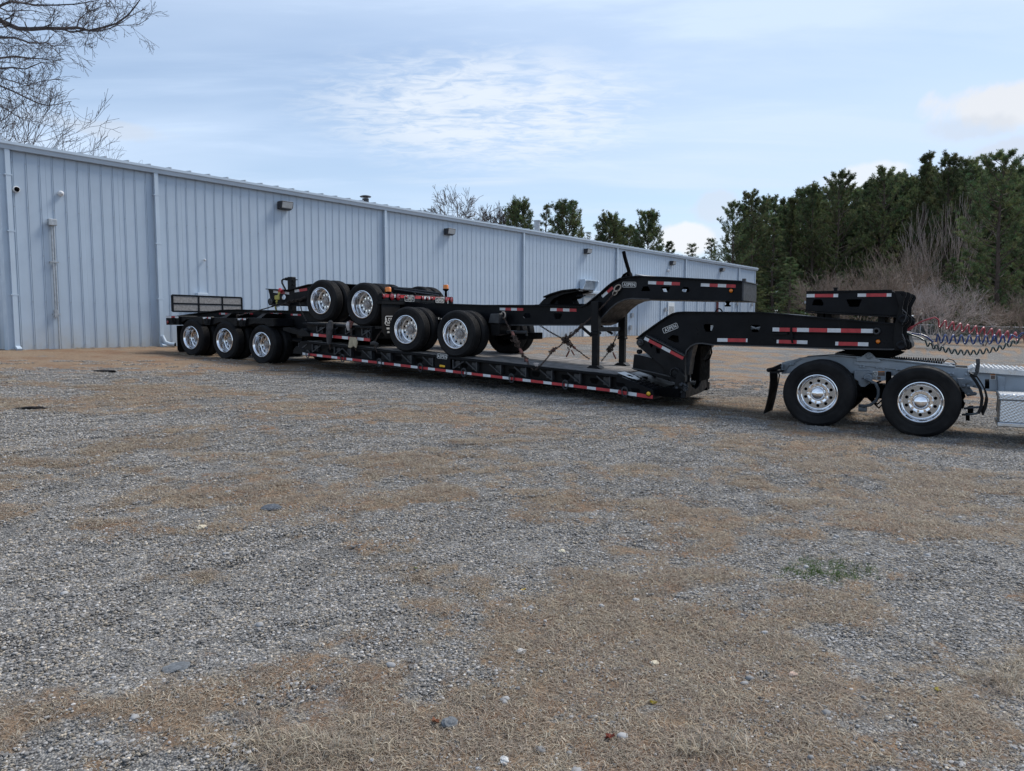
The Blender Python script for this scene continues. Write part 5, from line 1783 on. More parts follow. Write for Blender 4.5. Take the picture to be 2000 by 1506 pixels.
strip(mb, [(606, 597), (565, 596.5), (529, 595)], BW_, BW_ - .06, BW_ + .09, .02); mb.build('rail_flange', 'black2', fr_)
s, z = rp(528, 589, BW_ - .06); mb = MB()
f_ = lambda x, y, q: FR(s + x, BW_ - .07 - y, z + q)
mb.lathe([(.085, -.09), (.085, 0), (.06, .006), (.055, -.004), (.03, -.004), (.025, .01), (.001, .01)], 20, f_); mb.build('end_roller', 'edge', boo, smooth=True, angle=25)
for s_ in (q[0][0] + .1, bw[0][0] - .55, (bw[0][0] + bw[1][0]) / 2, bw[1][0] + .5):
    mb = MB()
    mb.box(FR, s_ - .05, s_ + .05, BW_ + .031, 1.819, bw[0][1] - .05, bw[0][1] + .10)
    mb.build('cross_member', 'dark', boo)
tape(fr_, (534, 569.5), (565, 573), 4.4, BW_, [('W', 9), ('R', 13), ('W', 8)])
tape(fr_, (575.5, 568.6), (600, 565), 5.0, BW_, [('W', 9), ('R', 15)])
s, _ = rp(570, 560, 1.2); z0_ = rp(570, 606, 1.2)[1] - .02; z1_ = rp(570, 541, 1.2)[1]
mb = MB(); mb.box(FR, s - .075, s + .075, 1.12, 1.28, z0_, z1_); mb.build('jack_post', 'black2', boo, bevel=.01)
mb = MB()
for k in range(5): mb.box(FR, s + .076, s + .10, 1.15, 1.25, z1_ - .12 - k * .09, z1_ - .09 - k * .09)
mb.tube([P3(576, 546.5, 1.2), P3(581, 546.5, 1.2)], .012, 6)
mb.tube([P3(564, 545, 1.2), P3(553, 545.5, 1.2), P3(550.5, 548, 1.2), P3(551, 553, 1.2), P3(558, 566, 1.2)], .022, 8)
mb.tube([P3(563, 545, 1.2), P3(558, 545, 1.2)], .04, 8)
mb.build('jack_handle', 'black2', boo, smooth=True)
# rear yoke that slopes over to the far right
mb = MB()
for (a, b, w_) in (((770, 563), (860, 575), 1.2), ((766, 562), (822, 570), 1.75)):
    mb.tube([P3(a[0], a[1], w_), P3(b[0], b[1], w_)], .04, 8)
mb.build('yoke', 'black2', boo, smooth=True)
mb = MB(); mb.tube([P3(770, 565, 1.0), P3(857, 577, 1.0)], .02, 6); mb.build('yoke_edge', 'edge', boo, smooth=True)

# ================================================================== JEEP (arched neck unit carried on the deck)
jeep = thing('jeep_dolly', 'black two axle jeep dolly with high arched neck carried on the deck', 'trailer axle unit', RW(5.2, 1.3, zd(5.2)))
jw = []
for (u, v) in ((792, 636), (888.7, 643.7)):
    s, z = rp(u, v, 0)
    z = zd(s) + .482 - .005
    jw.append((s, z)); dual_wheel(jeep, s, z); dual_wheel(jeep, s, z + .003, False); axle(jeep, s, z)
JW = .78
jo = [(745, 584), (800, 590), (850, 594), (947.5, 597.5), (1050, 597.6), (1135, 600), (1146, 596.5), (1158, 587), (1175, 573), (1188, 561), (1199, 552.5), (1212, 545.5), (1227, 542), (1248, 541), (1300, 543), (1449.6, 551),
      (1449.6, 586), (1400, 585.3), (1270.4, 583.2), (1235, 582), (1222, 584), (1208, 590), (1195, 600), (1184, 612), (1172, 624), (1164, 630), (1152, 634), (1000, 634), (940, 632), (900, 626), (830, 612), (745, 604)]
q = pp(jo, JW)
jh = [pp([(1021, 618), (1025, 611.5), (1033, 611), (1037, 618), (1034, 621), (1024, 621)], JW), hexhole(1081, 612, 1098, 623, JW, True),
      pp([(1252, 568.6), (1256, 559.5), (1266, 559), (1270, 568), (1268, 568.6)], JW), pp([(1291, 560), (1309, 560.5), (1305, 570.4), (1296, 570)], JW), pp([(1331, 568), (1335, 560.5), (1344, 561), (1347, 568.5), (1344, 570.5), (1335, 570.3)], JW)]
mb = MB(); mb.prism(FR, q, JW, JW + .025, jh); jn = mb.build('neck_beam', 'black', jeep, bevel=.004)
mb = MB(); mb.prism(FR, q, 1.72, 1.745, [[(a + .02, b - .005) for a, b in h_] for h_ in jh]); mb.build('neck_beam', 'black', jeep, bevel=.004)
jt = jo[2:16]; jb = jo[16:32]
mb = MB(); strip(mb, jt[:4], JW, JW - .06, JW + .10, .022); strip(mb, jt[3:], JW, JW - .06, 1.80, .022)
mb.build('beam_flange', 'black', jn)
mb = MB(); strip(mb, jb[:12], JW, JW - .05, 1.80, .022); strip(mb, jb[11:], JW, JW - .05, JW + .1, .02); mb.build('beam_flange', 'black2', jn)
mb = MB(); strip(mb, jb[2:12], JW, JW - .055, JW - .051, .02); mb.build('flange_edge', 'edge', jn)
e0 = rp(1449.8, 551, JW); e1 = rp(1449.8, 586.3, JW)
mb = MB(); mb.box(FR, e0[0], e0[0] + .03, JW - .02, 1.77, e1[1] - .01, e0[1] - .005); mb.build('neck_end_plate', 'edge', jn, bevel=.006)
mb = MB(); s, z = rp(1452.5, 552, JW); mb.box(FR, s - .03, s + .03, JW, JW + .06, z - .0, z + .07); mb.build('work_light', 'bronze', jn, bevel=.005)
mb = MB(); mb.box(FR, e0[0] - .06, e0[0] + .05, JW + .08, 1.80, e0[1] - .003, e0[1] + .012); mb.build('end_cover', 'edge', jn)
mb = MB(); s, z = rp(1421.5, 588, 1.2); mb.lathe([(.05, .06), (.05, -.02), (.03, -.04), (.03, -.07), (.055, -.075), (.055, -.10), (.001, -.10)], 16, lambda x, y, q: FR(s + x, 1.2 + q, z + y)); mb.build('kingpin', 'dark', jeep, smooth=True, angle=30)
for (a, b, h_) in (((976, 603.5), (1022, 604.5), 5), ((1075, 604.5), (1126, 606), 5.6)):
    tape(jn, a, b, h_, JW, [('W', 12), ('R', 12), ('W', 12), ('R', 13)])
tape(jn, (1266, 552), (1328, 554.5), 6.0, JW, [('W', 16), ('R', 15), ('W', 15), ('R', 16)])
tape(jn, (1369, 556.4), (1437, 559), 6.0, JW, [('W', 17), ('R', 16), ('W', 16), ('R', 18)])
tape(jn, (1176, 579.5), (1197, 561.5), 5.4, JW, [('W', 14), ('R', 14)])
lamp_disc(jn, 1428, 568, JW, 3.7, 'amber')
badge(jn, 1229, 556, JW, .285, .105, -.03)
s = None
# side bracket by the wheels, suspension boxes
mb = MB(); mb.prism(FR, pp([(956, 631), (960, 613), (978, 612.5), (976, 632)], .5), .45, .775); mb.build('side_bracket', 'edge', jeep, bevel=.01)
mb = MB(); mb.prism(FR, pp([(960, 632), (978, 632), (978, 654), (962, 656)], .55), .5, .95); mb.build('hanger', 'black2', jeep, bevel=.01)
mb = MB(); mb.box(FR, jw[1][0] + .55, jw[1][0] + 1.15, .9, 1.65, jw[1][1] - .12, jw[1][1] + .02)
mb.box(FR, jw[0][0] - .5, jw[1][0] + .5, .72, .95, jw[0][1] - .10, jw[0][1] + .22); mb.box(FR, jw[0][0] - .5, jw[1][0] + .5, 1.6, 1.8, jw[0][1] - .10, jw[0][1] + .22)
mb.build('suspension', 'dark', jeep, bevel=.01)
mb = MB(); mb.tube([P3(983, 632, .8), P3(985, 648, .8), P3(1030, 649, .8), P3(1028, 655, .8)], .035, 8); mb.build('brake_arm', 'edge', jeep, smooth=True)
s, z = rp(983, 643.5, .75); mb = MB(); mb.lathe([(.04, 0), (.04, .05), (.001, .05)], 12, lambda x, y, q: FR(s + x, .75 - y, z + q)); mb.build('marker_light', 'lens', jeep, smooth=True)
# fifth wheel on the beam
fw = [(1050, 597), (1062, 584), (1078, 576), (1100, 569.5), (1130, 566.5), (1131, 569), (1118, 572), (1098, 576), (1082, 583), (1076, 590), (1074, 594), (1112, 594), (1112, 597)]
for w_ in (.92, 1.42):
    mb = MB(); mb.prism(FR, pp(fw, .92), w_, w_ + .20); f5 = mb.build('fifth_wheel_plate' if w_ < 1 else 'fifth_wheel_plate', 'black2', jeep, bevel=.008)
mb = MB(); strip(mb, [(1064, 582), (1078, 576), (1100, 569.5), (1128, 566.5)], .92, .85, 1.68, .03); mb.build('fifth_wheel_top', 'black2', jeep, bevel=.006)
mb = MB(); mb.prism(FR, pp([(1090, 576), (1126, 571), (1131, 578), (1124, 583), (1117, 584), (1122, 594), (1092, 594)], 1.1), 1.05, 1.35); mb.box(FR, rp(1045, 596, .9)[0], rp(1140, 596, .9)[0], .88, 1.66, rp(1100, 596.5, .9)[1] - .02, rp(1100, 594, .9)[1]); mb.build('fifth_wheel_mount', 'dark', jeep, bevel=.006)
mb = MB(); mb.tube([P3(1126, 579, .9), P3(1143, 577.5, .75)], .012, 6); mb.tube([P3(1129, 566, 1.0), P3(1133, 564, 1.0)], .02, 6); mb.build('release_handle', 'black2', jeep, smooth=True)
# support legs
def leg(u, v0, v1, w_, u2=None):
    s, _ = rp(u, v0, w_)
    z0_ = zd(s) + .012; z1_ = rp(u, v0, w_)[1]
    zm = z0_ + (z1_ - z0_) * .55
    mb = MB(); mb.box(FR, s - .075, s + .075, w_ - .02, w_ + .13, zm, z1_); mb.box(FR, s - .082, s + .082, w_ - .027, w_ + .137, zm - .05, zm - .002); mb.box(FR, s - .06, s + .06, w_ - .005, w_ + .115, z0_ + .02, zm)
    l_ = mb.build('leg', 'black2', jeep, bevel=.008)
    mb = MB(); mb.prism(lambda a, w, b: FR(s + a, w_ + .055 + w, z0_ + b), [(-.15, 0), (.15, 0), (.13, .018), (.065, .06), (-.065, .06), (-.13, .018)], -.12, .12); mb.build('leg_foot', 'black2', l_, bevel=.006)
    return s, z0_, z1_
l1 = leg(1162, 589, 715, .60); l2 = leg(1214.5, 612, 713, 1.86)
zc = zd(l1[0]) + (l1[2] - l1[1]) * .56
mb = MB(); mb.box(FR, l1[0] - .04, l1[0] + .04, .74, 1.83, zc, zc + .09); mb.build('leg_brace', 'black2', jeep, bevel=.006)
mb = MB(); mb.tube([P3(1133, 636, .66), P3(1156, 656, .66)], .03, 6); mb.tube([P3(1171, 636, 1.7), P3(1196, 652, 1.7)], .03, 6); mb.build('diagonal_brace', 'black2', jeep)
# cable and rod standing off the neck
mb = MB(); mb.tube([P3(1218, 491, .9), P3(1221, 505, .9), P3(1229, 532, .9)], .035, 8); mb.build('upright_rod', 'dark', jeep, smooth=True)
mb = MB()
for k in range(5):
    a0 = P3(1214 + k * 3, 543 - k * .5, .85 + .1 * k); a1 = P3(1222 + k * 2, 535 - 2 * k % 5, .9 + .05 * k); a2 = P3(1231 + k, 541, .95 + .05 * k)
    mb.tube([a0, (a0 + a1) / 2 + Vector((0, 0, .03)), a1, (a1 + a2) / 2 + Vector((0, 0, .03)), a2], .014, 6)
mb.build('air_line', 'dark', jeep, smooth=True)
# light bar across its tail
sb0, zb0 = rp(747, 578, 0.0)
def zrow(v, w): return rp(747 if w < .5 else 890, v, w)[1]
Yn = RW(sb0, 0, 0).y
zt_ = zpx(572.5, Yn); zb_ = zpx(588, Yn)
mb = MB(); mb.box(FR, sb0 - .10, sb0, -.02, 2.66, zb_, zt_); bar = mb.build('light_bar', 'black', boo, bevel=.008)
mb = MB(); mb.box(FR, sb0 - .16, sb0 + .01, -.02, 2.66, zb_ - .06, zb_ - .002); mb.build('bar_flange', 'black2', bar)
tp = [('R', 15), ('W', 9), ('R', 10), ('W', 10), ('R', 16), ('W', 9), ('R', 18), ('W', 10), ('R', 10)]
mb = MB(); t = 0; tot = sum(a for _, a in tp)
for c_, f in tp:
    w0 = -.01 + 2.66 * t / tot; t += f; w1 = -.01 + 2.66 * t / tot
    mb.hexa([FR(sb0 + .004, w0, zt_ - .085), FR(sb0 + .0008, w0, zt_ - .085), FR(sb0 + .0008, w1, zt_ - .085), FR(sb0 + .004, w1, zt_ - .085), FR(sb0 + .004, w0, zt_ - .02), FR(sb0 + .0008, w0, zt_ - .02), FR(sb0 + .0008, w1, zt_ - .02), FR(sb0 + .004, w1, zt_ - .02)], 0 if c_ == 'W' else 1)
mb.build('reflective_tape', ['white', 'red'], bar)
for (f, r_) in ((.02, .048), (.12, .072), (.20, .072), (.31, .034), (.53, .042), (.60, .042), (.67, .036), (.885, .065), (.965, .065)):
    w_ = -.02 + f * 2.68; zc_ = (zt_ + zb_) / 2 + .015
    mb = MB(); mb.lathe([(r_ * 1.12, 0), (r_ * 1.12, .012), (r_, .014)], 18, lambda x, y, q: FR(sb0 + .005 + y, w_ + x, zc_ + q), 1); mb.lathe([(r_, .012), (r_ * .8, .019), (r_ * .4, .023), (.001, .024)], 18, lambda x, y, q: FR(sb0 + .005 + y, w_ + x, zc_ + q))
    mb.build('tail_light', ['redlens', 'dark'], bar, smooth=True)
for w_ in (.92, 2.08):
    badge(bar, 0, 0, 0, .36, .13, 0, along=(sb0 + .006, w_, (zt_ + zb_) / 2 - .01))
mb = MB(); mb.box(FR, sb0 + .006, sb0 + .02, 2.42 - .03, 2.42 + .0, zt_ - .17, zt_ - .06); mb.build('marker_light', 'lens', bar)
mb = MB(); mb.box(FR, sb0 + .011, sb0 + .02, 1.75, 2.1, zb_ - .17, zb_ - .062); mb.build('number_plate', 'alu', bar)
for (w_, h_) in ((.25, .02), (2.42, .17)):
    mb = MB(); mb.lathe([(.035, 0), (.03, h_ - .04 if h_ > .1 else 0), (.075, h_), (.075, h_ + .02), (.001, h_ + .02)], 16, lambda x, y, q: FR(sb0 - .05 + x, w_ + q, zt_ + y)); st_ = mb.build('beacon_stem', 'dark', bar, smooth=True, angle=30)
    mb = MB(); mb.lathe([(.068, h_ + .021), (.068, h_ + .10), (.055, h_ + .12), (.001, h_ + .125)], 16, lambda x, y, q: FR(sb0 - .05 + x, w_ + q, zt_ + y)); mb.build('beacon', 'amber', st_, smooth=True, angle=40)
# mudflaps hanging from the bar
for w_ in (.0, 1.95):
    z0_ = zb_ - .062; z1_ = zpx(657, Yn)
    mb = MB(); mb.prism(lambda a, w, b: FR(w, a, b), [(w_, z0_), (w_ + .62, z0_), (w_ + .62, z1_ + .10), (w_ + .52, z1_), (w_ + .10, z1_), (w_, z1_ + .10)], sb0 - .035, sb0 - .02); fl = mb.build('mudflap', 'flap', boo)
    badge(fl, 0, 0, 0, .44, .22, 0, along=(sb0 - .019, w_ + .31, z1_ + .34))
    mb = MB()
    for k, (x0, x1, zz) in enumerate(((.14, .24, .17), (.28, .36, .17), (.40, .5, .17), (.16, .26, .09), (.30, .46, .08))):
        mb.box(FR, sb0 - .0195, sb0 - .010, w_ + x0, w_ + x1, z1_ + zz - .02, z1_ + zz + .02)
    mb.build('flap_print', 'plate', fl)

# ================================================================== CHAINS, STRAPS AND RAGS
def chain_obj(pts, pitch=.052, r=.0075, w_=.026, m='chain', sag=.0):
    P_ = [Vector(p) for p in pts]
    # densify with sag
    path = []
    for a, b in zip(P_[:-1], P_[1:]):
        n = max(2, int((b - a).length / pitch))
        for k in range(n):
            t = k / n; path.append(a.lerp(b, t) - Vector((0, 0, sag * 4 * t * (1 - t))))
    path.append(P_[-1])
    mb = MB()
    for i in range(len(path) - 1):
        a, b = path[i], path[i + 1]
        d = (b - a); L = d.length * 1.32; d.normalize(); c = (a + b) / 2
        u = d.cross(Vector((0, 0, 1)));
        if u.length < .1: u = d.cross(Vector((1, 0, 0)))
        u.normalize(); v = d.cross(u)
        side = (u + v).normalized() if i % 2 else (u - v).normalized()
        ring = []
        for k in range(8):
            t = 2 * math.pi * (k + .5) / 8
            ring.append(c + d * (L / 2 * math.cos(t)) + side * (w_ / 2 * math.sin(t)))
        mb.tube(ring, r, 5, closed=True)
    return mb


def tangle(mb, c, rad, n, r=.0085, mi=0, seed=1, stretch=None):
    rnd = random.Random(seed)
    st = stretch or Vector((0, 0, 0))
    for _ in range(n):
        t = rnd.uniform(-1, 1)
        p = c + st * t + Vector((rnd.gauss(0, rad * .5), rnd.gauss(0, rad * .5), rnd.gauss(0, rad * .5))) * (1 - .5 * abs(t))
        a = Vector((rnd.gauss(0, 1), rnd.gauss(0, 1), rnd.gauss(0, 1))).normalized(); b = a.orthogonal().normalized()
        ring = [p + a * (.034 * math.cos(2 * math.pi * k / 7)) + b * (.017 * math.sin(2 * math.pi * k / 7)) for k in range(7)]
        mb.tube(ring, r, 4, closed=True, mi=mi)


def chain(label, pts, binder=None, m='chain', handle=None, sag=.02, hook=None):
    P_ = [Vector(p) for p in pts]
    root = thing('tie_down_chain', label, 'chain', min(P_, key=lambda p: p.z).copy(), 'chains tying the load down')
    chain_obj(P_, sag=sag).build('links', m, root, smooth=True)
    if binder:
        for k, (c, rad, n, st) in enumerate(binder):
            mb = MB(); tangle(mb, c, rad, n, seed=k + int(abs(c.x) * 100), stretch=st); mb.build('gathered_links', m, root, smooth=True)
    if handle:
        for a, b, r in handle:
            mb = MB(); mb.tube([a, a.lerp(b, .5), b], [r, r * 1.3, r], 8); mb.build('binder', 'rustred', root, smooth=True)
    if hook:
        for c, d, r in hook:
            mb = MB(); a = d.normalized(); b = Vector((0, 0, 1)).cross(RN).normalized() if False else a.cross(RN).normalized()
            mb.tube([c + a * (r * 1.5 * math.cos(t)) + b * (r * math.sin(t)) for t in [2 * math.pi * k / 12 for k in range(12)]], r * .28, 7, closed=True)
            mb.build('shackle', 'shackle', root, smooth=True)
    return root

Cn = .02
a = P3(983, 617, .62); b = P3(1003, 655, .35); c = P3(1012, 676, .22); d = P3(1024, 697, .1); e = P3(1041, 722, .0)
chain('rusty chain with faded red binder from the jeep bracket down to the deck side', [a, b, c, d, e],
      [(b.lerp(c, .55), .06, 34, (c - b) * .5), (d, .035, 12, (e - d) * .2)], handle=[(b - (c - b) * .3, b + (c - b) * .1, .026), (c.lerp(d, .3), c.lerp(d, .75), .026), (d.lerp(e, .1), d.lerp(e, .4), .02)], hook=[(a + Vector((0, 0, .02)), a - b, .055)])
a = P3(1206, 566, JW - .06); b = P3(1140, 633, .55); c = P3(1105, 663, .30); d = P3(1080, 684, .12); e = P3(1046, 722, -.01)
chain('long rusty chain running from the arched neck down to the near deck edge', [a, b, c, d, e],
      [(b.lerp(c, .5), .035, 30, (c - b) * .45), (c, .075, 52, Vector((0, 0, 0))), (d, .03, 12, (d - c) * .2)], handle=[(d + (c - d) * .15, d - (c - d) * .12, .028)], sag=.03,
      hook=[(a + Vector((0, 0, .03)), a - b, .05), (P3(1201, 572, JW - .07), a - b, .035)])
mb_root = [o for o in COL.objects if o.name.startswith('tie_down_chain')][-1]
mb = MB(); p = P3(1047, 712, -.02)
for k in range(5):
    mb.tube([p + Vector((random.uniform(-.05, .05), -.01, random.uniform(-.03, .03))) for _ in range(4)], .02, 6)
mb.build('cloth_wrap', 'ragw', mb_root, smooth=True)
a = P3(1055, 636, .84); b = P3(1096, 660, 1.2); c = P3(1118, 676, 1.7); d = P3(1134, 688, 2.1); e = P3(1151, 701, 2.45)
chain('dark chain from under the jeep beam across to the far deck edge', [a, b, c, d, e], [(b.lerp(c, .6), .07, 40, (c - b) * .4)], m='chain',
      handle=[(c.lerp(d, .1), c.lerp(d, .35) , .025), (P3(1112, 685, 1.6), P3(1106, 697, 1.5), .015), (P3(1116, 684, 1.6), P3(1122, 694, 1.6), .014)], sag=.01)
a = P3(1206, 652, 1.9); b = P3(1196, 675, 2.1); c = P3(1187, 690, 2.3); d = P3(1175, 705, 2.45)
chain('short chain bundle hanging on the far deck edge beside the farther leg', [a, b, c, d], [(b.lerp(c, .3), .07, 44, (c - b) * .5)], m='chaind', handle=[(P3(1197, 688, 2.1), P3(1203, 701, 2.1), .016)], sag=.0)
a = P3(466, 616, .05); b = P3(537, 597, .45); c = P3(562, 592, .6); d = P3(597, 582, .62)
chain('dark chain from the rear outrigger up to the end of the booster', [a, b, c, d], [(c.lerp(d, .4), .05, 46, (d - c) * .55), (b, .03, 14, (c - b) * .3), (a, .025, 10, (b - a) * .05)], m='chaind', sag=.01)
a = P3(585, 590, .62); b = P3(590, 610, .5); c = P3(598, 626, .3)
chain('thin chain dropping from the booster frame to the deck insert', [a, b, c], m='chaind', sag=0)
a = P3(750, 640, .25); b = P3(738, 656, .05); c = P3(730, 671, -.02); d = P3(736, 688, -.01)
r_ = chain('chain beside the mudflap with a grey rag round its lower end', [a, b, c, d], m='chain', sag=0)
mb = MB(); p = P3(731, 673, -.03)
mb.tube([p + Vector((-.08, -.01, .02)), p + Vector((0, -.03, .04)), p + Vector((.06, -.01, 0)), p + Vector((.05, 0, -.07))], [.03, .05, .05, .02], 8); mb.build('rag', 'fleece', r_, smooth=True)
# binder strap in yellow on the booster end
st = thing('ratchet_strap', 'yellow ratchet strap tied over the end of the booster', 'strap', P3(537, 607, .6))
mb = MB(); mb.tube([P3(548, 567, BW_ - .1), P3(543, 580, BW_ - .1), P3(540, 590, BW_ - .1)], .028, 6); mb.tube([P3(541, 592, BW_ - .1), P3(538, 600, BW_ - .12), P3(540, 607, BW_ - .05)], .022, 6); mb.build('webbing', 'strap', st, smooth=True)
mb = MB(); mb.box(FR, rp(538, 582, .6)[0], rp(547, 582, .6)[0], BW_ - .15, BW_ - .09, rp(542, 586, .6)[1], rp(542, 577, .6)[1]); mb.build('ratchet', 'strap', st, bevel=.02)
mb = MB(); mb.tube([P3(546, 566, .6), P3(551, 569, .6)], .05, 8); mb.build('hook', 'red', st, smooth=True)
# fleece sleeve and rags over the edge of the insert
fl_ = thing('fleece_sleeve', 'dirty grey fleece sleeve hanging over the edge of the stacked deck section', 'sleeve', P3(645, 682, 0))
mb = MB(); 
mb.tube([P3(646, 629, .06), P3(645.5, 632, -.05), P3(645, 640, -.06), P3(643.5, 652, -.06), P3(643, 664, -.055), P3(643.5, 672, -.05)], [.05, .062, .07, .066, .062, .045], 10)
mb.tube([P3(641, 632, -.04), P3(640.5, 650, -.05), P3(640.5, 668, -.04)], [.04, .045, .03], 8); mb.build('sleeve', 'fleece', fl_, smooth=True)
chain_obj([P3(643, 671, -.03), P3(645, 682, -.02)]).build('links', 'chain', fl_, smooth=True)
rg = thing('rag', 'cream and pinkish rags tied round a chain on the stacked deck section', 'rag', P3(690, 678, -.02))
chain_obj([P3(684, 630, -.03), P3(686, 650, -.06), P3(688, 665, -.06), P3(695, 684, -.03)]).build('links', 'chain', rg, smooth=True)
mb = MB(); mb.tube([P3(681, 630, -.02), P3(679.5, 636, -.06), P3(681, 645, -.04)], [.045, .05, .03], 8); mb.build('pale_rag', 'ragw', rg, smooth=True)
mb = MB(); mb.tube([P3(683, 628, .0), P3(688, 630, -.05), P3(685, 640, -.06)], [.03, .035, .02], 7); mb.build('pink_rag', 'rustred', rg, smooth=True)
mb = MB()
pl_ = pp([(684, 658), (697, 659), (700, 670), (697, 680), (692, 676), (686, 680), (681, 678), (683, 668)], -.05)
mb.prism(FR, pl_, -.085, -.055); mb.build('cream_rag', 'rag', rg, bevel=.01)

# ================================================================== TRACTOR (rear half that shows)
tra = thing('truck_tractor', 'grey truck tractor chassis with bare frame rails and polished hub caps', 'truck', RW(13.4, 1.25, 0.02))
tw = []
for (u, v) in ((1596, 768.5), (1797.8, 790.5)):
    s, z = rp(u, v, 0)
    z = surf(*RW(s, 0.15, 0).xy) + .514
    tw.append((s, z)); dual_wheel(tra, s, z, True, 'tractor', 2.48); dual_wheel(tra, s, z, False, 'tractor', 2.48); axle(tra, s, z, 2.48)
    mb = MB(); mb.lathe([(.001, -.18), (.12, -.17), (.20, -.08), (.22, 0), (.20, .08), (.12, .17), (.001, .18)], 20, lambda x, y, q: FR(s + x, 1.24 + y, z + q)); mb.build('differential', 'dark', tra, smooth=True)
TW_ = .80
s_end = rp(2000, 740, TW_)[0] + 1.6
topr = pp([(1527.5, 708), (1560, 700), (1619, 696), (1730, 704.7), (1867.7, 719.5)], TW_)
zt_e = rp(2000, 729, TW_)[1]; zb_e = rp(2000, 770, TW_)[1]
topr2 = topr + [(rp(1892, 721, TW_)[0], rp(1892, 721, TW_)[1]), (rp(2000, 729, TW_)[0], zt_e), (s_end, zt_e - .05)]
botr = [(s_end, zb_e - .05), (rp(2000, 770, TW_)[0], zb_e)] + pp([(1930, 764), (1867, 748), (1800, 738), (1700, 731), (1620, 727), (1560, 728), (1530, 730), (1526, 722)], TW_)
for (a, b) in ((TW_, TW_ + .012), (1.66, 1.672)):
    mb = MB(); mb.prism(FR, topr2 + botr, a, b); tr_ = mb.build('frame_rail', 'grey', tra, bevel=.004)
    mb = MB(); w0, w1 = (a + .013, a + .085) if a < 1 else (a - .075, a - .001)
    strip(mb, None, 0, a - .002, a + .075, .010, sz=topr2[1:], side=1); mb.build('rail_flange', 'grey', tr_)
for s_ in (topr[0][0] + .05, tw[0][0] + .0, (tw[0][0] + tw[1][0]) / 2, tw[1][0] + .1, tw[1][0] + .9, tw[1][0] + 1.8):
    mb = MB()
    zz = rp(1700, 715, TW_)[1] - .0
    mb.box(FR, s_ - .05, s_ + .05, TW_ + .013, 1.659, zz - .16, zz + .0)
    mb.build('cross_member', 'grey2', tra)
# long cover plate bolted on top with the fifth wheel slide
mb = MB(); strip(mb, [(1618, 694.5), (1730, 702.5), (1866, 717.5)], TW_ - .03, TW_ - .05, TW_ + .10, .02); strip(mb, [(1618, 694.5), (1730, 702.5), (1866, 717.5)], TW_ - .03, 1.60, 1.74, .02)
mb.prism(FR, pp([(1668, 700), (1867.5, 719), (1867.5, 734), (1855, 735), (1668, 712)], TW_ - .02), TW_ - .03, TW_ - .001)
mb.build('slide_rail', 'grey', tra, bevel=.003)
mb = MB(); 
for (u, v) in ((1680.5, 716), (1687.5, 716.5), (1713, 718.5), (1725.5, 720), (1751, 722.5), (1765, 724), (1853, 729), (1861, 730), (1886.5, 731.5), (1894.5, 732), (1544, 712), (1549, 711)):
    s, z = rp(u, v, TW_ - .035); mb.lathe([(.020, .0), (.020, .012), (.010, .022), (.001, .022)], 8, lambda x, y, q: FR(s + x, TW_ - .032 - y, z + q))
mb.build('bolts', 'grey', tra, smooth=True)
# rear cap, light bracket
mb = MB(); mb.prism(FR, pp([(1525, 722), (1530, 712), (1560, 701), (1566, 701), (1540, 716), (1531, 730), (1527, 731)], TW_ - .02), TW_ - .025, TW_ - .002); mb.build('rail_end', 'grey2', tra, bevel=.004)
mb = MB(); mb.box(FR, topr[0][0] - .02, topr[0][0] + .04, TW_ - .1, 1.75, topr[0][1] - .16, topr[0][1] - .03); mb.build('rear_cross_bar', 'grey2', tra, bevel=.01)
mb = MB(); mb.tube([P3(1501, 723, .05), P3(1510, 721, .35), P3(1522, 718, .7)], .035, 8); mb.tube([P3(1501, 723, .05), P3(1526, 712, .05)], .02, 6); mb.build('flap_bracket', 'black2', tra, smooth=True)
# curved mudflap at the rear
def curved_flap(pts, w0, w1, th=.012, nm='mudflap', m='flap'):
    mb = MB(); strip(mb, pts, w0, w0, w1, th); o = mb.build(nm, m, tra); return o
curved_flap([(1503, 727), (1503.5, 745), (1500.5, 770), (1496, 790), (1491, 808)], .02, .62)
mb = MB(); strip(mb, [(1519, 728), (1521, 733), (1518, 750), (1513, 775), (1506, 802)], .02, .02, .07, .012); strip(mb, [(1503, 729), (1519, 729)], .02, .02, .60, .02); mb.build('flap_edge', 'flap', tra)
# curved quarter flap ahead of the front drive wheel
curved_flap([(1905.5, 735), (1916, 750), (1924, 765), (1927.5, 780), (1925, 795), (1918, 811)], .02, .58, .018)
mb = MB(); strip(mb, [(1893, 733), (1903, 746), (1911, 760), (1915, 778), (1913, 795), (1908, 806)], .02, .02, .05, .04); strip(mb, [(1893, 731), (1905, 737)], .02, .02, .5, .02); mb.build('flap_edge', 'flap', tra)
mb = MB(); strip(mb, [(1906, 701), (1906.5, 712), (1904, 726), (1899, 735)], .10, .10, .16, .05); mb.build('flap_post', 'edge', tra, bevel=.006)
mb = MB(); mb.tube([P3(1884, 798, .3), P3(1900, 796, .15), P3(1914, 795, .1)], .016, 6); mb.tube([P3(1880, 810, .3), P3(1900, 809, .12), P3(1914, 806, .1)], .018, 6); mb.build('flap_stay', 'hose', tra, smooth=True)
mb = MB()
for (u, v, r_) in ((1890, 800, .05), (1893, 800, .06), (1886, 814, .06), (1924, 750, .07)):
    mb.tube([P3(u, v, .35), P3(u + 8, v, .35)], r_, 12)
mb.build('air_tank', 'dark', tra, smooth=True)
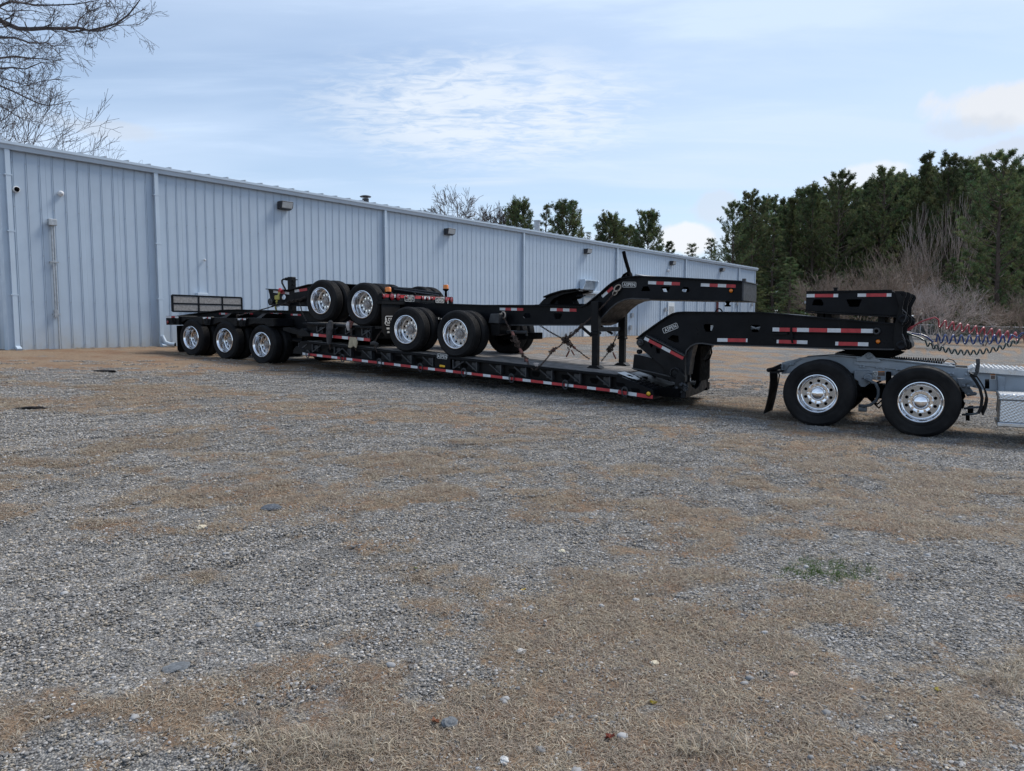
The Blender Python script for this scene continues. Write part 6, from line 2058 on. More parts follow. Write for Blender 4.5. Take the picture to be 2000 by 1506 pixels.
# suspension castings behind and ahead of each wheel
cast1 = [(1668, 723), (1700, 724), (1706, 729), (1693, 731), (1690, 737), (1683, 740), (1694, 742), (1698, 750), (1689, 756), (1679, 755), (1676, 744), (1668, 740)]
cast2 = [(1868, 738), (1895, 740), (1901, 744), (1890, 748), (1884, 753), (1893, 755), (1903, 768), (1907, 772), (1890, 774), (1884, 768), (1872, 752)]
for cc in (cast1, cast2):
    mb = MB(); mb.prism(FR, pp(cc, .70), .68, .795); c_ = mb.build('spring_hanger', 'grey2', tra, bevel=.01)
for (u, v) in ((1882, 754), (1891, 755), (1904, 753.5), (1904, 769), (1891, 771)):
    s, z = rp(u, v, .66); mb = MB(); mb.lathe([(.028, .03), (.028, 0), (.015, -.012), (.001, -.012)], 10, lambda x, y, q: FR(s + x, .66 + y, z + q)); mb.build('bolt', 'grey2', tra, smooth=True)
s, z = rp(1695.5, 738.5, .60); mb = MB(); mb.lathe([(.065, .12), (.065, 0), (.05, -.01), (.03, 0), (.001, 0)], 18, lambda x, y, q: FR(s + x, .60 + y, z + q)); mb.build('valve', 'grey2', tra, smooth=True, angle=30)
mb = MB(); mb.prism(FR, pp([(1700, 724), (1730, 725), (1732, 743), (1722, 744), (1702, 741)], TW_ - .03), TW_ - .05, TW_ - .001); mb.build('side_plate', 'grey', tra, bevel=.004)
mb = MB(); mb.prism(FR, pp([(1730.5, 726), (1740, 726), (1741, 740), (1735, 752), (1730, 752)], .70), .66, .78); mb.build('shock_bracket', 'dark', tra, bevel=.008)
# grey hose loop between the wheels
mb = MB(); mb.tube([P3(1691, 740, .45), P3(1700, 744.5, .42), P3(1710, 749, .42), P3(1715.5, 760, .42), P3(1716, 771, .42), P3(1711, 783, .42), P3(1700, 791, .42), P3(1686, 793.5, .42), P3(1678, 792, .45)], .024, 10); mb.build('brake_hose', 'hose', tra, smooth=True)
mb = MB()
for k in range(7):
    a = P3(1676 + k * 3, 745 + 5 * k, .9 + .05 * k); mb.tube([a, a + RU * .18 + Vector((0, 0, -.06 - .02 * k)), a + RU * .34 + Vector((0, 0, .02))], .018, 6)
mb.build('air_line', 'dark', tra, smooth=True)
mb = MB()
for (s_, z_) in (((tw[0][0] + tw[1][0]) / 2 - .25, tw[0][1] - .02), ((tw[0][0] + tw[1][0]) / 2 + .3, tw[0][1] - .05), (tw[1][0] + .45, tw[1][1])):
    for w_ in (.75, 1.7):
        mb.lathe([(.001, -.14), (.11, -.13), (.13, -.05), (.10, 0), (.13, .05), (.11, .13), (.001, .14)], 18, lambda x, y, q: FR(s_ + x, w_ + q, z_ + y))
mb.build('air_spring', 'dark', tra, smooth=True)
mb = MB(); mb.box(FR, tw[0][0] - .4, tw[1][0] + .4, 1.0, 1.5, tw[0][1] - .12, tw[0][1] + .10); mb.build('driveline', 'dark', tra)
s, z = rp(1685, 797, .5); mb = MB(); mb.tube([FR(s - .06, .5, z), FR(s + .06, .5, z)], .06, 12); mb.build('brake_chamber', 'grey2', tra, smooth=True)
# warning labels
def sticker(u0, v0, u1, v1, w, m, nm='warning_label'):
    a = rp(u0, v0, w); b = rp(u1, v0, w); c = rp(u1, v1, w); d = rp(u0, v1, w)
    mb = MB(); mb.prism(FR, [a, b, c, d], w - .004, w - .0008); return mb.build(nm, m, tra)
sticker(1704.5, 724.6, 1714.2, 733.6, TW_ - .051, 'plate'); sticker(1714.8, 725, 1728, 726.8, TW_ - .051, 'orange'); sticker(1714.8, 727.2, 1728, 734, TW_ - .051, 'sticker')
sticker(1705.5, 735.4, 1713, 740.8, TW_ - .051, 'plate'); sticker(1713.6, 735.6, 1720, 740.8, TW_ - .051, 'sticker')
mb = MB(); s, z = rp(1709.4, 729.3, TW_ - .055)
mb.tube([FR(s + .024 * math.cos(t), TW_ - .0565, z + .026 * math.sin(t)) for t in [math.pi * (.65 + 1.7 * k / 10) - math.pi * .0 for k in range(11)]], .0035, 4)
mb.box(FR, s - .003, s + .003, TW_ - .058, TW_ - .0555, z - .01, z + .03)
s, z = rp(1709.2, 738.2, TW_ - .055); mb.tube([FR(s + .018 * math.cos(t), TW_ - .0565, z + .013 * math.sin(t)) for t in [2 * math.pi * k / 10 for k in range(10)]], .004, 4, closed=True)
mb.build('label_symbol', 'dark', tra)
sticker(1933.5, 730, 1945, 741.5, TW_ - .001, 'plate'); sticker(1934.5, 731, 1944, 733, TW_ - .005, 'orange'); sticker(1935, 733.8, 1943.5, 740.6, TW_ - .005, 'sticker')
# vertical step bracket, diamond plate box and tread plate
mb = MB(); mb.prism(FR, pp([(1947.5, 734), (1964, 736), (1960, 770), (1954, 800), (1945, 803.5), (1949, 760)], TW_ - .03), TW_ - .06, TW_ - .002); mb.build('step_bracket', 'grey2', tra, bevel=.006)
dm, nt, bsd = new_mat('diamond_plate')
tcn = nt.nodes.new('ShaderNodeTexCoord'); mp = nt.nodes.new('ShaderNodeMapping'); mp.inputs['Rotation'].default_value = (R(45), R(0), -RA); mp.inputs['Scale'].default_value = (1, 1, 1)
wv = nt.nodes.new('ShaderNodeTexChecker'); wv.inputs['Scale'].default_value = 46
vo = nt.nodes.new('ShaderNodeTexVoronoi'); vo.inputs['Scale'].default_value = 34; vo.inputs['Randomness'].default_value = 0.15
nt.links.new(tcn.outputs['Object'], mp.inputs[0]); nt.links.new(mp.outputs[0], vo.inputs['Vector'])
bpn = nt.nodes.new('ShaderNodeBump'); bpn.inputs['Strength'].default_value = .9; bpn.inputs['Distance'].default_value = .007; bpn.invert = True
nt.links.new(vo.outputs['Distance'], bpn.inputs['Height']); nt.links.new(bpn.outputs[0], bsd.inputs['Normal'])
bsd.inputs['Base Color'].default_value = (.60, .62, .64, 1); bsd.inputs['Metallic'].default_value = .9; bsd.inputs['Roughness'].default_value = .36
M['diamond'] = dm
tb0 = rp(1951, 770, .02); sbx = tb0[0]
ztb = rp(1953, 769.5, .02)[1]; zbb = rp(1951, 833, .02)[1]; zl = rp(1953, 781, .02)[1]
mb = MB(); mb.box(FR, sbx + .02, sbx + 1.5, .04, .74, zbb + .06, zl - .003); bx = mb.build('step_box', 'diamond', tra, bevel=.01)
mb = MB(); mb.box(FR, sbx, sbx + 1.52, .02, .76, zl, ztb); mb.build('box_lid', 'diamond', bx, bevel=.012)
mb = MB(); mb.box(FR, sbx - .005, sbx + 1.525, .015, .76, zbb, zbb + .058); mb.build('box_foot', 'alu', bx, bevel=.01)
q0 = rp(1889, 724, TW_ - .05)
zt2 = rp(1900, 716, TW_ - .05)[1]
mb = MB(); mb.prism(FR, [(q0[0], q0[1] - .03), (q0[0] + .0, q0[1] + .01), (q0[0] + .08, zt2 - .005), (s_end - .2, zt2 - .10), (s_end - .2, zt2 - .20), (q0[0] + .12, q0[1] - .03)], TW_ - .06, 1.74); dk = mb.build('deck_plate', 'alu', tra, bevel=.01)
mb = MB()
sx = q0[0] + .10
while sx < s_end - .3:
    zz = zt2 - .004 - .095 * (sx - q0[0] - .08) / (s_end - .2 - q0[0] - .08)
    mb.prism(lambda a, w, b: FR(sx + a, w, zz + b), [(0, 0), (.012, .014), (.030, .014), (.042, 0)], TW_ - .02, 1.70)
    sx += .062
g = mb.build('grip_ribs', 'alu', dk); g['kind'] = 'stuff'
# fifth wheel stand
mb = MB(); mb.prism(FR, pp([(1672, 706), (1673, 698), (1680, 699), (1690, 691), (1703, 691), (1712, 700), (1721, 704), (1721, 708), (1700, 706.5)], TW_ - .06), TW_ - .07, TW_ - .005); mb.prism(FR, pp([(1672, 706), (1673, 698), (1680, 699), (1690, 691), (1703, 691), (1712, 700), (1721, 704), (1721, 708), (1700, 706.5)], TW_ - .06), 1.66, 1.72)
mb.build('fifth_wheel_stand', 'grey', tra, bevel=.006)
s, z = rp(1697, 695, TW_ - .09); mb = MB(); mb.lathe([(.055, .02), (.055, 0), (.035, -.008), (.02, 0), (.001, 0)], 18, lambda x, y, q: FR(s + x, TW_ - .09 + y, z + q)); mb.build('stand_pivot', 'grey2', tra, smooth=True, angle=30)
mb = MB(); mb.prism(FR, pp([(1633, 688), (1650, 684), (1742, 684), (1764, 690), (1752, 695), (1735, 700), (1728, 703), (1712, 701), (1703, 694), (1690, 693), (1676, 696), (1672, 694)], .86), .82, 1.64); mb.build('fifth_wheel', 'dark', tra, bevel=.012)
mb = MB(); mb.box(FR, rp(1620, 693, .9)[0], rp(1720, 700, .9)[0], .95, 1.5, rp(1700, 703, .9)[1], rp(1700, 698, .9)[1]); mb.build('slide_base', 'dark', tra)
# coiled line on top of the frame
pts = []
n = 24 * 14
a = P3(1733, 699, 1.1); b = P3(1845, 705.5, 1.1)
for k in range(n):
    t = k / (n - 1); an = 24 * 2 * math.pi * t
    r_ = .022 + .018 * t
    pts.append(a.lerp(b, t) + RN * (r_ * math.cos(an)) + Vector((0, 0, r_ * math.sin(an))))
pts += [P3(1852, 701, 1.1), P3(1862, 704, 1.1), P3(1868, 711, 1.1), P3(1862, 718, 1.1)]
mb = MB(); mb.tube(pts, .007, 5); mb.build('coiled_line', 'dark', tra, smooth=True)
mb = MB(); mb.prism(FR, pp([(1836, 716), (1841, 709), (1852, 709), (1862, 715), (1862, 719), (1840, 718)], 1.0), .95, 1.15); mb.build('valve_block', 'grey2', tra, bevel=.01)
mb = MB(); mb.box(FR, rp(1860, 718, .9)[0], rp(1890, 720, .9)[0], .88, 1.6, rp(1875, 722, .9)[1], rp(1875, 718, .9)[1]); mb.build('frame_cover', 'dark', tra)


# ---- coiled air hoses stretched forward out of the picture
def coil(label, name, m, start, c0, c1, turns, rad, w, lead_mid=None, sag=0.0, rr=.009, beyond=None, cat='hose', plug=None):
    A = P3(*c0, w); B = P3(*c1, w)
    pts = [P3(*start, w)] + [P3(*q, w) for q in (lead_mid or [])]
    n = turns * 16
    d = (B - A).normalized(); side = d.cross(Vector((0, 0, 1))).normalized(); up = side.cross(d).normalized()
    helix = []
    for k in range(n + 1):
        t = k / n; an = math.pi * .5 + turns * 2 * math.pi * t
        c = A.lerp(B, t) - Vector((0, 0, sag * 4 * t * (1 - t)))
        helix.append(c + side * (rad * math.cos(an)) + up * (rad * math.sin(an)))
    pts += helix
    pts += [P3(*q, w) for q in (beyond or [])]
    root = thing(name, label, cat, P3(*start, w), 'coiled lines between trailer and tractor')
    mb = MB(); mb.tube(pts, rr, 8); mb.build('coil', m, root, smooth=True)
    mb = MB(); p = P3(*start, w); mb.tube([p + (pts[0] - pts[1]).normalized() * .06, p, p + (pts[1] - pts[0]).normalized() * .05], [.022, .026, .014], 10); mb.build('coupling', plug or m, root, smooth=True)
coil('red coiled air hose, uppermost of the three coils ahead of the fork plates', 'coiled_hose', 'hred', (1779, 641), (1830, 631), (2030, 664), 13, .060, .95, [(1788, 635), (1800, 628), (1815, 623), (1826, 620)],   .01, .012, [(2060, 655), (2110, 640), (2200, 630)])
coil('blue coiled air hose, hanging in the middle just under the red one', 'coiled_hose', 'hblue', (1774, 650), (1831, 661), (1975, 662), 9, .066, .80, [(1786, 652), (1800, 653.5), (1812, 659), (1822, 668), (1828, 668)], .015, .0125, [(1987, 660), (1995, 651), (2040, 644), (2200, 636)])
coil('dark green electric coil, lowest of the three lines ahead of the fork plates', 'coiled_cable', 'hgreen', (1774, 652), (1806, 669), (1992, 664), 15, .038, .72, [(1786, 656), (1797, 660), (1803, 664)], .17, .0115, [(2000, 652), (2040, 645), (2200, 640)], 'cable')

# ================================================================== TREES
def tree_tubes(mb, p, d, L, r, lvl, maxl, rnd, spread=.5, up=.15, ratio=.74, seg=3, nseg=3, kids=(2, 3), gnarl=.22, minr=.008):
    if lvl > maxl:
        return
    pts = [p.copy()]; rs = [r]
    q = p.copy(); dd = d.copy()
    for i in range(nseg):
        dd = (dd + Vector((rnd.gauss(0, gnarl), rnd.gauss(0, gnarl), rnd.gauss(0, gnarl) + up * .3)) * .5).normalized()
        q = q + dd * (L / nseg)
        pts.append(q.copy()); rs.append(max(minr, r * (1 - .38 * (i + 1) / nseg)))
    mb.tube(pts, rs, seg if r < .05 else 6, cap=False)
    n = rnd.randint(*kids)
    if lvl == maxl:
        return
    for k in range(n):
        i = nseg if k == 0 else rnd.randint(1, nseg)
        bp = pts[i]; base = (pts[i] - pts[i - 1]).normalized()
        az = rnd.uniform(0, 2 * math.pi); o = base.orthogonal().normalized(); o2 = base.cross(o)
        s_ = spread * rnd.uniform(.5, 1.25) * (.55 if k == 0 else 1)
        nd = (base + (o * math.cos(az) + o2 * math.sin(az)) * s_ + Vector((0, 0, up))).normalized()
        tree_tubes(mb, bp, nd, L * ratio * rnd.uniform(.8, 1.15), max(minr, rs[i] * (.82 if k == 0 else .6)), lvl + 1, maxl, rnd, spread, up, ratio, seg, nseg, kids, gnarl, minr)


def bare_tree(name, base, H, seed, label, cat='tree', m='twig', trunks=1, lean=0.0, maxl=6, r0=None, spread=.55, up=.12, ratio=.76, kids=(2, 3), L0=None, minr=.01, gnarl=.22, group=None, dirs=None, b0=None):
    rnd = random.Random(seed)
    root = thing(name, label, cat, base, group)
    L0 = L0 or H * .26
    r0 = r0 or H * .018
    made = []
    for t in range(trunks):
        az = 2 * math.pi * t / max(1, trunks) + rnd.uniform(-.4, .4)
        d = Vector((math.cos(az) * lean, math.sin(az) * lean, 1)).normalized()
        if dirs: d = Vector(dirs[t]).normalized()
        mb = MB()
        off = Vector((math.cos(az), math.sin(az), 0)) * (.12 if trunks > 1 else 0)
        pts = [base + off - Vector((0, 0, .2))]; rs = [r0 * 1.15]
        q = base + off; dd = d.copy()
        for i in range(4):
            dd = (dd + Vector((rnd.gauss(0, .06), rnd.gauss(0, .06), 0))).normalized()
            pts.append(q.copy()); rs.append(r0 * (1 - .09 * i)); q = q + dd * L0 / 4
        pts.append(q.copy()); rs.append(r0 * .62)
        mb.tube(pts, rs, 8, cap=True)
        tr_b = mb
        mb = MB()
        for k in range(rnd.randint(3, 4)):
            i = rnd.randint(3, len(pts) - 1)
            a2 = rnd.uniform(0, 2 * math.pi)
            nd = (dd + Vector((math.cos(a2), math.sin(a2), 0)) * spread * rnd.uniform(.6, 1.3) + Vector((0, 0, up))).normalized()
            tree_tubes(mb, pts[i] if k else pts[-1], nd if k else dd, (b0 or L0) * rnd.uniform(.75, 1.05), rs[i] * .75, 1, maxl, rnd, spread, up, ratio, kids=kids, minr=minr, gnarl=gnarl)
        made.append((tr_b, mb))
    top = max(max(p.z for p in c.v) for _, c in made) - base.z
    f = H / top
    for a_, c_ in made:
        for q_, nm in ((a_, 'trunk'), (c_, 'crown')):
            q_.v = [base + (p - base) * f for p in q_.v]
            q_.build(nm, m, root, smooth=(nm == 'trunk'))
    return root


nrs = np.random.RandomState(77)


def tufts(C, D, L, blades=10, wid=.05, col=None, spread=.55):
    """needle tufts: C centres, D directions, L lengths"""
    n = len(C)
    c = np.repeat(C, blades, 0); d = np.repeat(D, blades, 0); l = np.repeat(L, blades)[:, None]
    rd = nrs.randn(n * blades, 3); rd /= np.linalg.norm(rd, axis=1)[:, None]
    t = d * (1 - spread * .5) + rd * spread; t /= np.linalg.norm(t, axis=1)[:, None]
    sd_ = np.cross(t, nrs.randn(n * blades, 3)); sd_ /= np.linalg.norm(sd_, axis=1)[:, None] + 1e-9
    base = c + t * l * .02
    tip = c + t * l * (.7 + .5 * nrs.rand(n * blades, 1))
    mid = (base + tip) / 2
    a = base; b = mid + sd_ * wid * l; e = tip
    f = mid - sd_ * wid * l
    V = np.stack([a, b, e, f], 1).reshape(-1, 3)
    i = np.arange(n * blades) * 4
    Fq = np.stack([i, i + 1, i + 2, i + 3], 1)
    cc = np.repeat(col, blades, 0); cc = cc * (.8 + .4 * nrs.rand(n * blades, 1)); cc = np.repeat(cc, 4, 0)
    return V, Fq, cc


def pine_meshes(seed, H=16.0, hb=.25, W=2.6, nb=58, shape='oval', dense=1.0, tl=.30, sub=9, blades=11, wid=.06):
    rnd = random.Random(seed)
    mb = MB()
    # trunk
    pts = []; rs = []
    x = y = 0.0
    for k in range(11):
        t = k / 10; x += rnd.gauss(0, .05); y += rnd.gauss(0, .05)
        pts.append(Vector((x, y, H * t * .97 - (.3 if k == 0 else 0)))); rs.append(H * .0125 * (1 - .86 * t) + .015)
    mb.tube(pts, rs, 8)
    def at(t):
        f = t * 10; i = min(9, int(f)); return pts[i].lerp(pts[i + 1], f - i)
    C = []; D = []; L = []; S = []
    for b in range(nb):
        t = hb + (1 - hb) * (b + rnd.random()) / nb
        q = (t - hb) / (1 - hb)
        if shape == 'oval': prof = math.sin(math.pi * min(1, (q * .72 + .22))) ** .7
        elif shape == 'cone': prof = (1 - q) ** .8 + .05
        elif shape == 'round': prof = math.sqrt(max(0, 1 - (q * 1.25 - .35) ** 2)) if q > .0 else .5
        else: prof = .75 + .25 * math.sin(6 * q) - .35 * q
        reach = W * prof * (rnd.uniform(.5, 1.2) if shape != 'round' else rnd.uniform(.7, 1.08))
        az = b * 2.4 + rnd.uniform(-.5, .5)
        el = (.10 + .55 * q + rnd.uniform(-.12, .2)) if shape != 'cone' else (-.15 + .5 * q)
        p = at(min(.98, t)); d = Vector((math.cos(az) * math.cos(el), math.sin(az) * math.cos(el), math.sin(el)))
        bp = [p]; dd = d.copy()
        for i in range(4):
            dd = (dd + Vector((rnd.gauss(0, .12), rnd.gauss(0, .12), rnd.gauss(0, .08) + (.16 if shape != 'cone' else .02)))).normalized()
            bp.append(bp[-1] + dd * reach / 4)
        mb.tube(bp, [max(.012, .030 * reach / W * (1 - .2 * i) + .012) for i in range(5)], 4, cap=False)
        shade = rnd.uniform(.65, 1.2)
        for k in range(int(sub * dense)):
            f = rnd.uniform(.35, 1.0) * 4; i = min(3, int(f)); sp = bp[i].lerp(bp[i + 1], f - i)
            bd = (bp[i + 1] - bp[i]).normalized()
            sd_ = (bd * .8 + Vector((rnd.gauss(.15, .5), rnd.gauss(0, .5), rnd.gauss(.45, .35) + .7 * q * (shape != 'cone')))).normalized()
            sl_ = rnd.uniform(.25, .8) * (reach / W * .8 + .3)
            ep = sp + sd_ * sl_
            if rnd.random() < .5: mb.tube([sp, ep], [.012, .008], 3, cap=False)
            nt_ = 4
            for j in range(nt_):
                g = (j + 1) / nt_
                pos = sp.lerp(ep, g) + Vector((rnd.gauss(0, .07), rnd.gauss(0, .07), rnd.gauss(0, .05)))
                C.append(tuple(pos)); D.append(tuple((sd_ + Vector((0, 0, .35))).normalized())); L.append(tl * rnd.uniform(.7, 1.2)); S.append(shade * rnd.uniform(.8, 1.2))
    S = np.array(S)
    col = np.stack([S, S, S], 1) * (1 + .12 * nrs.randn(len(S), 3) * np.array([1, .4, .6]))
    V, Fq, cc = tufts(np.array(C), np.array(D), np.array(L), blades, wid, col)
    me = mesh_np('crown', V, Fq, cc, M['needles'])
    o = mb.build('trunk', 'bark', None, smooth=True); tm = o.data; bpy.data.objects.remove(o)
    return tm, me


PINES = [pine_meshes(1, 16, .12, 3.1, 84, 'oval'), pine_meshes(2, 17, .16, 2.9, 80, 'oval'), pine_meshes(3, 15, .08, 3.3, 84, 'oval'),
         pine_meshes(4, 16, .20, 2.6, 72, 'other'), pine_meshes(5, 14, .05, 3.2, 84, 'cone', tl=.26)]
ROUND = [pine_meshes(11, 12, .52, 2.5, 90, 'round', tl=.30, sub=8), pine_meshes(12, 12, .5, 2.6, 80, 'round', tl=.30, sub=8)]
FIR = pine_meshes(21, 12, .2, 2.0, 60, 'cone', dense=.6, tl=.24, blades=8)


def pine(meshes, u, v_top, Y, label, rot, group, Hm, name='pine_tree', sx=1.0):
    r = vray(u, v_top)
    k = Y / r.y
    x = r.x * k; top = EYE + r.z * k
    g = float(ground_np(np.array([x]), np.array([Y]))[0])
    H = top - g
    root = thing(name, label, 'tree', Vector((x, Y, g)), group)
    f = H / Hm
    for nm, me in (('trunk', meshes[0]), ('crown', meshes[1])):
        o = bpy.data.objects.new(nm, me); COL.objects.link(o); o.parent = root; o.rotation_euler.z = rot
        o.scale = (f * sx, f * sx, f)
    return root

G1 = 'pines along the edge of the right hand wood'
front = [
    (1432, 402, 84, 2, 'leftmost pine of the right wood, beside the far end of the warehouse', .95),
    (1470, 378, 86, 0, 'second pine of the right wood, standing just right of the warehouse end', 1.0),
    (1512, 420, 84, 4, 'lower dark conical evergreen above the end of the arched neck', 1.1),
    (1548, 388, 90, 3, 'thin topped pine left of the folded neck extension', .9),
    (1592, 362, 88, 1, 'pine rising above the left end of the folded neck extension', 1.0),
    (1640, 344, 86, 2, 'broad crowned pine over the middle of the folded neck extension', 1.0),
    (1678, 368, 92, 3, 'slim pine between the two broad crowns above the fork plates', .9),
    (1728, 334, 86, 0, 'pine standing over the fork plates with a pointed top', 1.0),
    (1772, 352, 92, 1, 'set back pine behind the tall bare stems', .9),
    (1806, 301, 84, 3, 'tallest of the pines behind the pale bare stems', 1.05),
    (1848, 304, 86, 1, 'tall plume topped pine right of the pale bare stems', 1.0),
    (1900, 314, 86, 0, 'tall pine second from the right edge of the photo', 1.0),
    (1960, 306, 66, 2, 'large near pine at the right edge filling the corner of the wood', 1.15),
    (2040, 310, 68, 1, 'big pine cut off by the right edge of the photo', 1.1),
    (1476, 520, 78, 4, 'low bushy evergreen at the foot of the wood next to the warehouse', 1.5),
    (1540, 500, 76, 4, 'low spreading evergreen below the conical one', 1.5),
    (1860, 500, 62, 4, 'small light green pine behind the bare shrubs on the right', 1.1),
]
for i, (u, v, Y, k, lb, sx) in enumerate(front):
    pine(PINES[k], u, v, Y, lb, i * 1.3, G1, [16, 17, 15, 16, 14][k], sx=sx)
G2 = 'evergreens seen above the warehouse roof'
pine(ROUND[0], 1012, 405, 92, 'round topped pine above the roof right of the bare tree', .3, G2, 12, sx=.85)
pine(FIR, 1066, 394, 96, 'thin feathery fir above the roof beside the vent pipe', 1.0, G2, 12, 'fir_tree', 1.0)
pine(ROUND[1], 1111, 405, 90, 'dense rounded pine above the roof right of the feathery fir', 2.0, G2, 12, sx=.95)
pine(ROUND[0], 1193, 431, 98, 'lone rounded pine in the gap over the middle of the roof', 3.0, G2, 12, sx=.95)
pine(ROUND[1], 1264, 424, 98, 'open round topped pine showing its trunk above the roof', 4.1, G2, 12, sx=.88)
pine(PINES[4], 1305, 468, 100, 'small dark evergreen right of the open round topped pine', .7, G2, 14)
pine(FIR, 1354, 472, 104, 'small thin evergreen just before the wood begins', 2.2, G2, 12, 'fir_tree', 1.2)
pine(FIR, 1392, 462, 96, 'sparse leaning evergreen at the left edge of the wood', 2.9, G2, 12, 'fir_tree', 1.2)
pine(PINES[4], 1165, 462, 100, 'small dark evergreen left of the lone rounded pine', 1.7, G2, 14, sx=1.2)
pine(ROUND[1], 1228, 452, 106, 'low dark crown between the two round topped pines', 2.7, G2, 12, sx=1.2)

# the mass of the wood behind the front trees
PC = bpy.data.collections.new('pine_source')
for i, (t_, c_) in enumerate(PINES):
    vs = [v.co[:] for v in t_.vertices] + [v.co[:] for v in c_.vertices]
    nv = len(t_.vertices)
    fs = [tuple(p.vertices) for p in t_.polygons] + [tuple(j + nv for j in p.vertices) for p in c_.polygons]
    me = bpy.data.meshes.new('pine_%d' % i); me.from_pydata(vs, [], fs)
    ca = me.color_attributes.new('Col', 'FLOAT_COLOR', 'POINT')
    arr = np.ones((len(vs), 4), np.float32)
    src = np.zeros(len(c_.vertices) * 4, np.float32); c_.color_attributes['Col'].data.foreach_get('color', src); arr[nv:] = src.reshape(-1, 4)
    ca.data.foreach_set('color', arr.ravel())
    me.materials.append(M['bark']); me.materials.append(M['needles'])
    me.polygons.foreach_set('material_index', [0] * len(t_.polygons) + [1] * len(c_.polygons))
    o = bpy.data.objects.new('pine_src_%d' % i, me); PC.objects.link(o)
P_, S_, I_ = [], [], []
for row, Y in enumerate((94, 100, 107, 116)):
    u = 1440 + row * 9
    while u < 2700:
        vt = np.interp(u, [1400, 1470, 1600, 1800, 2000, 2700], [430, 385, 368, 322, 318, 300]) + random.uniform(2, 40)
        r = vray(u, vt); k = Y / r.y
        g_ = float(ground_np(np.array([r.x * k]), np.array([Y]))[0])
        idx = random.randint(0, 4); H = EYE + r.z * k - g_
        P_.append((r.x * k, Y + random.uniform(-2, 2), g_ - .1)); I_.append(idx); S_.append(H / [16, 17, 15, 16, 14][idx] * np.array([1.05, 1.05, 1.0]))
        u += random.uniform(26, 44)
for Y in (82, 90, 98, 106):                    # young growth low down that closes the gaps
    u = 1425
    while u < 2500:
        r = vray(u, 600); k = Y / r.y
        g_ = float(ground_np(np.array([r.x * k]), np.array([Y]))[0])
        P_.append((r.x * k, Y + random.uniform(-2, 2), g_ - .1)); I_.append(4); q = random.uniform(.25, .5); S_.append(np.array([q * 1.5, q * 1.5, q]))
        u += random.uniform(28, 50)
scatter('pine_wood', PC, np.array(P_), nrs.rand(len(P_)) * 6.28, np.array(S_), np.array(I_), 'dark pine wood filling the right side behind the front row')

# bare trees and shrubs
def gp(u, Y):
    r = vray(u, 634); x = r.x * Y / r.y
    return Vector((x, Y, float(ground_np(np.array([x]), np.array([Y]))[0])))

def htop(u, v, Y):
    r = vray(u, v); return EYE + r.z * Y / r.y - gp(u, Y).z
BG = dict(spread=.66, up=.05, gnarl=.26, ratio=.80, kids=(2, 4), m='twigm')
bare_tree('bare_tree', gp(908, 96), htop(908, 360, 96), 3, 'bare rounded grey tree above the middle of the warehouse roof', maxl=7, L0=11.5, b0=2.9, minr=.028, r0=.26, **BG)
bare_tree('bare_tree', gp(958, 100), htop(958, 382, 100), 9, 'smaller bare tree just right of the rounded one above the roof', maxl=7, L0=10.5, b0=2.2, minr=.026, r0=.2, **BG)
bare_tree('bare_tree', gp(988, 100), htop(988, 394, 100), 12, 'thin bare upright twigs beside the round topped pine above the roof', m='twigm', maxl=6, L0=9, b0=3, minr=.022, spread=.3, up=.4, ratio=.75)
UP = dict(spread=.30, up=.28, gnarl=.12, ratio=.78, kids=(2, 2))
bare_tree('bare_tree', gp(1784, 74), htop(1784, 395, 74), 31, 'pale bare tree with upright stems, left one of the pair before the pines', m='twig', trunks=3, lean=.16, maxl=5, L0=4.2, minr=.016, r0=.10, **UP)
bare_tree('bare_tree', gp(1848, 74), htop(1848, 380, 74), 32, 'pale bare tree with upright stems, right one of the pair before the pines', m='twig', trunks=4, lean=.16, maxl=5, L0=4.2, minr=.016, r0=.10, **UP)
G3 = 'bare shrubs in front of the wood'
SH = dict(spread=.62, up=.10, gnarl=.30, ratio=.80, kids=(2, 3), maxl=6)
bare_tree('bare_shrub', gp(1834, 43), htop(1834, 530, 43), 41, 'wide bare crape myrtle behind the coiled hoses', 'shrub', 'twig', trunks=6, lean=.75, L0=1.4, minr=.007, r0=.07, group=G3, **SH)
bare_tree('bare_shrub', gp(1745, 52), htop(1745, 505, 52), 42, 'bare bushy shrub behind the fork plates', 'shrub', 'twigb', trunks=6, lean=.65, L0=1.6, minr=.008, r0=.06, group=G3, **SH)
bare_tree('bare_shrub', gp(1680, 54), htop(1680, 500, 54), 43, 'bare shrub behind the folded neck extension', 'shrub', 'twigb', trunks=6, lean=.65, L0=1.6, minr=.008, r0=.06, group=G3, **SH)
bare_tree('bare_shrub', gp(1622, 58), htop(1622, 520, 58), 44, 'low bare shrub left of the folded neck extension', 'shrub', 'twigb', trunks=5, lean=.7, L0=1.4, minr=.008, r0=.06, group=G3, **SH)
bare_tree('bare_shrub', gp(1735, 66), htop(1735, 468, 66), 45, 'taller reddish bare shrub behind the others, below the upright stems', 'shrub', 'twigb', trunks=5, lean=.3, L0=2.4, minr=.010, r0=.07, group=G3, **SH)
bare_tree('bare_shrub', gp(1925, 52), htop(1925, 548, 52), 46, 'bare shrub right of the crape myrtle near the photo edge', 'shrub', 'twigb', trunks=5, lean=.6, L0=1.4, minr=.008, r0=.05, group=G3, **SH)
bare_tree('bare_shrub', gp(2010, 55), htop(2010, 540, 55), 47, 'bare shrub cut by the right edge of the photo', 'shrub', 'twigb', trunks=5, lean=.6, L0=1.4, minr=.008, r0=.05, group=G3, **SH)

